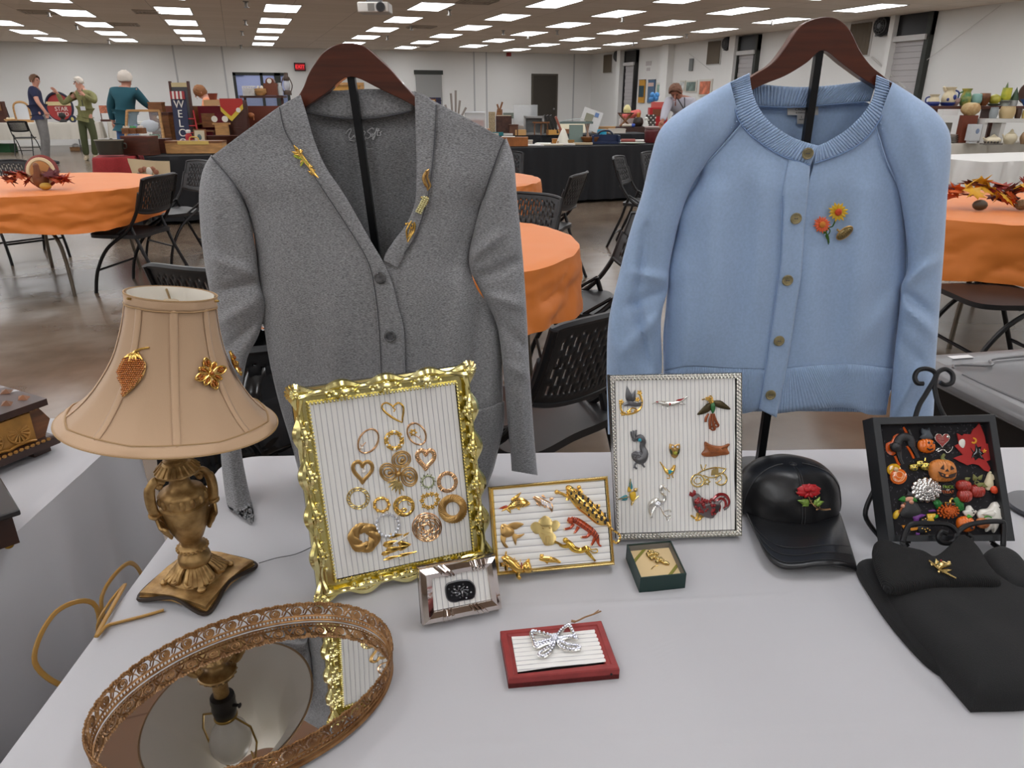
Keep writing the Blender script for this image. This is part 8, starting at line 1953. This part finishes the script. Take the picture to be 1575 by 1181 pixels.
item('poster', 'pair of white leaflets with coloured pictures leaning back', 'poster', 908,202, ZS + .05, [('sheet', c(228,228,226), lambda b: b.box((0,0,15),(30,1.5,30), MX.Rotation(rad(18), 3, 'Y'))),('picture', c(150,150,130), lambda b: b.box((-3,-1,18),(12,1.2,12), MX.Rotation(rad(18), 3, 'Y'))),('blue_picture', c(110,140,190), lambda b: b.box((9,-1,22),(6,1.2,6), MX.Rotation(rad(18), 3, 'Y')))], y=M2)
item('long_box', 'long honey-coloured wooden box by the grey sleeve on the black table', 'box', 790,232, ZS, [('body', mat('honey_wood', (160,98,48), .45, var=(10,.2)), bx(44,16,13)),('paper', c(226,224,220), bx(20,10,1, x=-8, z=13))], y=M1 - .1)
for i, (px, w, col) in enumerate([(822,26,(226,224,220)),(848,34,(206,196,176)),(872,24,(222,218,210)),(896,30,(190,170,140)),(835,22,(232,230,226))]): item('leaflet', ['white leaflet lying next to the honey-coloured box', 'tan leaflet lying in the middle of the long black table', 'pale leaflet before the white cone', 'brown leaflet beside the blue tray', 'topmost white leaflet near the honey-coloured box'][i], 'paper', px, 231, ZS, [('sheet', c(*col), bx(w, 22,1.4 + i * .3))], y=M1 - .1 + .12 * (i == 4), rz=8 - 5 * i)
item('brass_tool', 'small brass and wood tool lying on the leaflets', 'tool', 870,227, ZS, [('tool', c(150,112,56), many(bx(18,4,4, x=-4), bx(10,5,5, x=8, z=1)))], y=M1 + .1)
item('birdhouse', 'grey-green metal birdhouse with a curved flat roof', 'birdhouse', 885,225, ZS, [('box', c(122,140,134), bx(20,16,26)),('roof', c(104,122,118), lambda b: b.grid(lambda u, v: (-26 + 52 * u, -10 + 20 * v, 30 + 5 * math.sin(PI * u * .9)), 14,4)),('roof_edge', c(104,122,118), bx(50,18,3, z=28)),('post', c(180,150,130), lambda b: [b.tube([(16 + 3 * k, 0,4),(20 - 3 * k, 0,28)], 1,5) for k in (0,1,2)])], y=M1 + .25)
item('paper_cone', 'white cloth cone standing next to the grey-green birdhouse', 'cone', 866,225, ZS, [('cone', c(222,218,204), lt([(11,0),(8,8),(3.4,19),(0,23)]))], y=M1 + .15)
item('serving_tray', 'dark blue handled tray standing on the long black table', 'tray', 931,228, ZS, [('body', c(32,46,78,.35), many(bx(42,16,3), bx(42,2,13, y=8), bx(3,14,12, x=-20), bx(3,14,12, x=20))),('handle', c(24,34,58,.35), lambda b: b.tube(cr([(-12,8,13),(-6,8,18),(6,8,18),(12,8,13)], 4), 1.6,6))], y=M1 - .05)
item('cup', 'bright cyan cup with dark spots on the black table', 'cup', 925,221, ZS, [('cup', c(54,168,206,.3), lt([(6.5,0),(7,8),(7.4,17),(6.4,17),(6,3),(0,3)])),('spot', c(24,90,130), lambda b: [b.ball((x, -6.6, z),(1.3,.6,1.3), 6) for x, z in ((-3,5),(2,9),(-1,12))])], y=M1 + .3)
item('basket', 'brown wooden basket beneath the cyan cup', 'basket', 907,221, ZS, [('body', woods['w'], lt([(9,0),(12,5),(14,9),(12.6,9),(8,2),(0,2)]))], y=M1 + .1)
item('rolling_pin', 'red and white rolling pin lying before the blue cardigan sleeve', 'rolling pin', 968,226, ZS, [('roller', c(150,72,62), lambda b: b.cyl((-14,0,3),(8,0,3), 3, n=12)),('handle', c(226,220,212), lambda b: b.cyl((8,0,3),(22,0,3), 2, n=10).cyl((-14,0,3),(-20,0,3), 1.6, n=10))], y=M1, rz=5)
item('platter', 'pale green platter under the rolling pin', 'platter', 970,228, ZS, [('platter', c(176,188,170), lambda b: b.lathe([(14,0),(22,1.4),(22,2),(0,1)], n=24, sy=.5))], y=M1 - .2)
item('jar', 'dark red lidded jar beside the blue cardigan sleeve', 'jar', 1001,226, ZS, [('body', c(88,26,28,.35), lt([(10,0),(11,10),(10,20),(0,20)])),('lid', c(150,130,126), lt([(11,20),(11,23),(0,24)]))], y=M1)
for (px, py, w, h, col, lab, yy) in ((742,210,22,9,(196,150,110), 'tan lidded carton in front of the clear plastic bin', M2 - .3),(790,207,13,14,(96,60,42), 'small dark brown cube box between the books and the grey crate', M2 - .25),(868,206,30,5,(176,120,84), 'flat reddish box behind the white cone', M2 + .05),(928,205,34,8,(190,150,104), 'tan carton behind the blue handled tray', M2),(948,205,26,5,(214,206,196), 'pale flat carton near the crossed luggage stand', M2 - .15),(856,229,13,5,(206,140,62), 'little orange wooden block on the long black table', M1 + .3),(812,228,14,4,(216,206,190), 'cream lidded tin on the long black table', M1 + .3)):
    item('small_box', lab, 'box', px, py, ZS, [('body', c(*col), bx(w, 11, h)),('lid', c(*[max(0, k - 18) for k in col]), bx(w + 1,12,1.6, z=h))], y=yy, rz=px % 13 - 6)
# brown table row and the hangings beyond it
M3 = 15.6
item('bottle', 'dark round bottle with an amber neck on the brown cloth', 'bottle', 981,197, ZS, [('body', c(48,36,30,.3), lt([(6,0),(8,5),(6.5,11),(3,13),(0,13)])),('neck', c(176,116,40,.3), lt([(3,13),(2.6,19),(0,20)]))], y=M3)
item('trivet_stand', 'crossed wooden luggage stand with a yellow ornament on top', 'stand', 961,198, ZS, [('leg', woods['w'], lambda b: [b.tube([(s * 8, y, 0),(-s * 10, y, 18)], 1.2,5) for s in (-1,1) for y in (-3,3)]),('strap', woods['d'], bx(24,8,1.6, z=18)),('ornament', c(224,212,150), lt([(5,19.6),(6,24),(3,30),(0,31)], x=2))], y=M3)
item('pink_cloth', 'coral pink cloth bundle on the brown table', 'cloth', 970,196, ZS, [('bundle', c(220,110,104,.8), lambda b: b.tube(cr([(-14,0,12),(-4,0,15),(6,0,18),(14,0,19)], 5), [3,5,6,5,4,5,6,6,5,5,5,5,5,5,4,3], 10)),('board', c(226,210,204), bx(34,10,11))], y=M3 + .2)
item('enamel_chest', 'glossy red toy chest with brown front beside the bending person', 'chest', 1010,196, ZS, [('body', c(186,28,34,.3), bx(28,14,26)),('front', c(126,64,30), bx(22,1,10, x=2, y=-7.5, z=14)),('lid', c(204,92,84), bx(24,12,8, x=2, z=26))], y=M3 + .1)
item('lattice', 'white and black lattice panel leaning on the red toy chest', 'panel', 1000,197, ZS, [('panel', c(60,50,44), board(15,17,1,10)),('lattice', c(222,216,206), lambda b: [b.box((-7 + 3.5 * k, -1.4 + .17 * j, 2 + 3.5 * j),(2,1,2)) for k in range(5) for j in range(5) if (k + j) % 2])], y=M3 - .2)
item('bird_figurine', 'white china bird figurine before the lattice panel', 'figurine', 993,199, ZS, [('bird', c(226,226,220,.3), lt([(4,0),(3,6),(2,9),(3,12),(0,14)]))], y=M3 - .3)
item('blue_bow', 'bright blue ruffled paper ornament on the red toy chest', 'ornament', 1003,196, ZS, [('bow', c(70,140,204), lambda b: [b.ball((x, 0,38 + z),(4,3,4), 8) for x, z in ((-4,0),(3,1),(0,4),(-3,6),(4,6))])], y=M3 + .1)
item('bottle', 'small blue capped bottle on the brown cloth', 'bottle', 971,198, ZS, [('body', c(206,196,180), lambda b: b.cyl((-14,0,2),(0,0,2), 2, n=10)),('cap', c(50,80,170), lambda b: b.cyl((0,0,2),(5,0,2), 2.6, n=10))], y=M3 - .28)
for (x0, y0, x1, y1, col, top, lab) in ((963,122,976,166,(58,66,74),(150,166,180), 'dark slate banner hanging by the farthest shuttered door'),(984,123,993,158,(200,146,54),(50,74,84), 'orange and blue banner between two others on the side wall'),(998,123,1008,158,(84,110,140),(214,182,172), 'blue and pink banner, right one of the hanging banners')):
    cc, d = rbox(x0, y0, x1, y1,.03,.02); o = thing('banner', lab, 'banner', cc); mesh('cloth', MB().box((0,0,0), d), c(*col), o); mesh('motif', MB().box((-.02,0, d.z * (.3 if top[0] > 100 else 0)),(.02, d.y * .8, d.z * (.16 if top[0] > 100 else .5))), c(*top), o); mesh('rod', MB().cyl((0,-d.y * .55, d.z / 2),(0, d.y * .55, d.z / 2), .015, n=8), woods['k'], o)
for (x0, y0, x1, y1, col, lab) in ((1010,127,1031,152,(130,156,146), 'pale framed green landscape left of the bending head'),(1047,124,1055,140,(214,216,214), 'white framed picture right behind the bending head'),(1056,124,1073,142,(118,136,128), 'gilt framed green landscape right of the bending head'),(1076,122,1096,148,(206,120,90), 'orange and white quilted hanging near the blue shoulder')):
    cc, d = rbox(x0, y0, x1, y1,.05,.0); o = thing('framed_picture', lab, 'picture', cc); mesh('frame', MB().box((.01,0,0),(.04, d.y, d.z)), c(212,208,196), o); mesh('picture', MB().box((-.02,0,0),(.02, d.y * .76, d.z * .76)), mat('pic_%d' % x0, col, .6, var=(6,.35)), o)
# pottery corner
PT = atd(1500,163,10.35); SZ = PT.z
PYC = lambda px, z: onpl(px, 170, PT, -FH)
def shelf_item(name, lab, cat, px, z, parts, d=0, group=None):
    p = PYC(px, z) + FH * d; s = dep(p) / FPX
    M = MX.Translation((p.x, p.y, z + .002)) @ MX.Rotation(rad(-YAW), 4, 'Z')
    if len(parts) == 1:
        mb = MB(MX.Scale(s, 4)); parts[0][2](mb); q = mesh(name, mb, parts[0][1]); q.matrix_world = M; WM[q.name] = M; return setp(q, lab, cat, group)
    o = thing(name, lab, cat, group=group, M=M)
    for (pn, m, fn) in parts: mb = MB(MX.Scale(s, 4)); fn(mb); mesh(pn, mb, m, o)
    return o
def plankat(x0, x1, py, zc, th, dpt, m, name, lab, cat, legs=None):
    A, Bq = PYC(x0,0), PYC(x1,0); L = (Bq - A).length; ce = (A + Bq) / 2; s = dep(ce) / FPX
    o = thing(name, lab, cat, (ce.x, ce.y, .757 if legs else zc), rz=rad(-YAW)); b0 = 0 if not legs else zc - .757
    mesh('board', MB().box((0,0, b0 - th / 2),(L, dpt, th)), m, o)
    for lx in legs or (): mesh('leg', MB().box(((lx - .5) * L, 0,(b0 - th) / 2),(.07, dpt * .8, b0 - th)), m, o)
    return o
plankat(1424,1640,163, SZ, .04,.34, woods['d'], 'shelf', 'red-brown plank shelf carrying the coloured pottery', 'shelf', (.03,.45,.97))
mesh('back_board', MB().box((0,.2,(SZ - .757) / 2),(2.0,.02, SZ - .757)), mat('shelf_back_brown', (104,46,26), .6), bpy.data.objects['shelf'])
Z2 = atd(1530,183,9.9).z
def plank2():
    A, Bq = PYC(1490,0) - FH * .32, PYC(1640,0) - FH * .32; L = (Bq - A).length; ce = (A + Bq) / 2
    o = thing('riser_shelf', 'white painted riser shelf below the pottery plank', 'shelf', (ce.x, ce.y, .757), rz=rad(-YAW)); h = Z2 - .757; w = mat('white_riser', (206,204,200), .6)
    mesh('board', MB().box((0,0, h - .025),(L, .26,.05)), w, o)
    for k in (.02,.2,.6): mesh('leg', MB().box(((k - .5) * L, 0,(h - .05) / 2),(.06,.2, h - .05)), w, o)
plank2()
JUG = lambda w, h: [(w * .62,0),(w * .9, h * .3),(w * .8, h * .6),(w * .62, h * .82),(w * .8, h),(w * .7, h),(w * .5, h * .8),(w * .7, h * .3),(0,2)]
blu = c(36,52,120,.3); crm = c(206,192,160,.3)
shelf_item('pitcher', 'small cream pitcher with blue band, leftmost on the pottery plank', 'pitcher', 1433, SZ, [('body', crm, lt(JUG(9,16))),('band', blu, lt([(7.6,0),(9,3),(8.6,6)])),('handle', blu, handle(-7,3,13,1,-5))])
shelf_item('pitcher', 'large cream pitcher with a blue painted flower and wide spout', 'pitcher', 1455, SZ, [('body', crm, lt(JUG(11,26))),('band', blu, lt([(8,0),(10,3),(10.4,5)])),('flower', blu, lambda b: b.ball((4,-8.4,12),(3.5,2,4), 8).ball((-5,-8,9),(2.4,1.6,2.4), 8)),('spout', crm, lambda b: b.tube([(-7,0,22),(-11,0,27)], [3,1.6], 8)),('handle', blu, handle(8,6,22,1.2,6))])
shelf_item('bowl', 'pinkish small bowl next to the large blue flower pitcher', 'bowl', 1467, SZ, [('bowl', c(164,138,134,.35), lt([(3,0),(5.5,5),(6,10),(5,10),(0,2)]))])
shelf_item('jug', 'tall green and yellow glazed jug in the middle of the plank', 'jug', 1481, SZ, [('body', mat('green_yellow_glaze', (70,118,74), .25, var=(9,.3), col2=(196,176,80)), lt(JUG(9,24))),('handle', c(70,110,60,.3), handle(-6,6,20,1.1,-5))])
shelf_item('bowl', 'pale turquoise tipped bowl between the green jug and the brown pot', 'bowl', 1498, SZ, [('bowl', c(128,168,160,.3), lt([(4,0),(7.5,6),(7.2,14),(6,17),(5.2,16),(6,6),(0,2)])),('foot', c(190,172,100,.3), lt([(4.4,0),(6.4,3),(7.2,6)]))])
shelf_item('pot', 'brown crumpled ceramic pot on the pottery plank', 'pot', 1510, SZ, [('body', mat('brown_glaze', (112,66,34), .35, var=(12,.4)), lambda b: b.lathe([(4,0),(7,6),(8,14),(6.5,18),(5,16),(0,3)], n=18, wob=lambda a, z: 1 + .12 * math.sin(5 * a + z)))])
shelf_item('pot', 'low yellow-green lidded pot on a dark dish', 'pot', 1526, SZ, [('body', mat('lime_glaze', (176,170,60), .3, var=(9,.3)), lt([(5,3),(8,7),(7,13),(3,16),(0,17)])),('dish', c(80,86,70,.4), lt([(6,0),(9,3),(0,3)]))])
shelf_item('vase', 'yellow and green cylinder vase standing on a glass dish', 'vase', 1542, SZ, [('body', mat('lime_glaze2', (190,184,56), .3, var=(7,.4), col2=(96,126,50)), lt([(5.6,8),(7,12),(6.4,24),(5.6,24),(0,10)])),('dish', c(150,156,146,.2), lt([(7,0),(6,4),(9,8),(0,8)]))])
shelf_item('tree_figure', 'slim green ceramic tree behind the yellow vase', 'ornament', 1547, SZ, [('cone', c(92,110,66,.4), lt([(4,14),(2,26),(0,34)]))], d=.1)
shelf_item('tree_figure', 'dark green ceramic cone tree near the right edge', 'ornament', 1556, SZ, [('cone', c(50,72,48,.4), lt([(6,8),(3,18),(0,27)])),('plinth', c(190,190,186,.4), lt([(5,0),(5,8),(0,8)]))])
shelf_item('plate', 'big dark brown decorative plate at the right picture edge', 'plate', 1578, SZ, [('plate', c(76,50,38,.35), lambda b: b.cyl((0,4,18),(0,2,18), 16, n=28))])
shelf_item('bowl', 'blue glass bowl beside the dark cone tree', 'bowl', 1567, SZ, [('bowl', c(60,96,150,.2), lt([(3,0),(6,5),(9,9),(8,9),(0,2)]))], d=-.12)
shelf_item('card', 'blank white card hanging under the left of the plank', 'card', 1450, SZ, [('card', c(214,212,210,.6), lambda b: b.box((0,-2,-9),(23,1,9)))], d=-.18)
for i in range(4): shelf_item('plate', ['lowest', 'second', 'third', 'topmost'][i] + ' of the stacked grey-white plates by the blue shoulder', 'plate', 1456,.757, [('plate', c(176 + 6 * (i % 2), 172,164,.4), lambda b, i=i: b.lathe([(9, i * 3),(15 - i, i * 3 + 3),(0, i * 3 + 2)], n=22))], d=-.2)
shelf_item('box', 'tall pile base of grey cartons under the stacked plates', 'box', 1456,.757, [('carton', c(150,146,138,.6), lambda b: b.box((0,8,14),(24,10,28)))], d=-.05)
shelf_item('pot', 'mottled brown and cream pot under the plank', 'pot', 1476,.757, [('body', mat('mottled_pot', (150,90,34), .4, var=(9,.5), col2=(196,178,130)), lt([(7,40),(13,46),(12,54),(6,58),(0,58)])),('box', c(110,50,28,.5), bx(22,12,40))], d=-.26)
shelf_item('vase', 'square white porcelain vase with a small blue design', 'vase', 1478,.757, [('body', c(196,198,200,.3), bx(16,12,24, z=4)),('foot', c(196,198,200,.3), bx(12,9,4)),('design', c(120,134,160,.4), lambda b: b.ball((2,-6.2,18),(3,.4,4), 8))], d=-.42)
for (px, w, h, col, lab) in ((1508,12,15,(140,146,148), 'grey stoneware crock on the white riser'),(1528,22,16,(190,166,122), 'cream embossed box jar on the white riser'),(1545,9,14,(66,42,30), 'small dark brown jug with a paper tag on the white riser'),(1555,8,11,(206,180,108), 'left yellow ware mug on the white riser'),(1564,8,11,(196,172,100), 'middle yellow ware mug on the white riser'),(1573,8,12,(206,156,96), 'peach mug at the right edge of the white riser')):
    shelf_item('crock' if w > 10 else 'mug', lab, 'pottery', px, Z2, [('body', c(*col, .4), lt([(w * .4,0),(w * .5, h * .5),(w * .44, h),(w * .38, h),(0,2)])),('rim', c(*[max(0, k - 30) for k in col], .4), lambda b, w=w, h=h: b.tube([(w * .42 * math.cos(k * PI / 9), w * .42 * math.sin(k * PI / 9), h) for k in range(18)], .6,5, True))], d=-.32)
for (px, w, h, col, lab) in ((1496,12,12,(206,194,168), 'cream teapot with a knobbed lid on the cream cloth'),(1521,10,18,(200,188,160), 'tall stack of cream cups on the cream cloth'),(1543,8,20,(150,120,90), 'brown canister beside the stacked cups'),(1552,6,14,(190,176,150), 'pale canister by the red book'),(1566,11,15,(124,104,80), 'brown teapot at the right edge')):
    shelf_item('teapot' if 'teapot' in lab else 'canister', lab, 'pottery', px, .757, [('body', c(*col, .35), lt([(w * .6,0),(w * .95, h * .45),(w * .6, h * .85),(0, h * .9)])),('lid', c(*[max(0, k - 46) for k in col], .35), lt([(w * .6, h * .85),(w * .3, h),(w * .18, h * 1.15),(0, h * 1.25)])),('spout', c(*col, .35), lambda b, w=w, h=h: b.tube([(-w * .8,0, h * .4),(-w * 1.35,0, h * .8)], [w * .18, w * .1], 6) if w > 9 else b.tube([(w * .7,0, h * .3),(w * .95,0, h * .5),(w * .7,0, h * .7)], .8,5))], d=-.62)
shelf_item('tray', 'dark metal tray of small pieces on the cream cloth', 'tray', 1486,.757, [('tray', c(90,84,78,.4), bx(30,10,2)),('piece', c(60,54,48,.4), lambda b: [b.ball((-10 + 5 * k, 0,3.4),(2,1.6,1.8), 6) for k in range(5)])], d=-.75)
shelf_item('book', 'coral red book lying on a brown box at the right edge', 'book', 1566,.757, [('cover', c(190,84,66,.5), bx(26,10,6, z=8)),('box', c(110,78,54,.6), bx(30,12,8))], d=-.78)
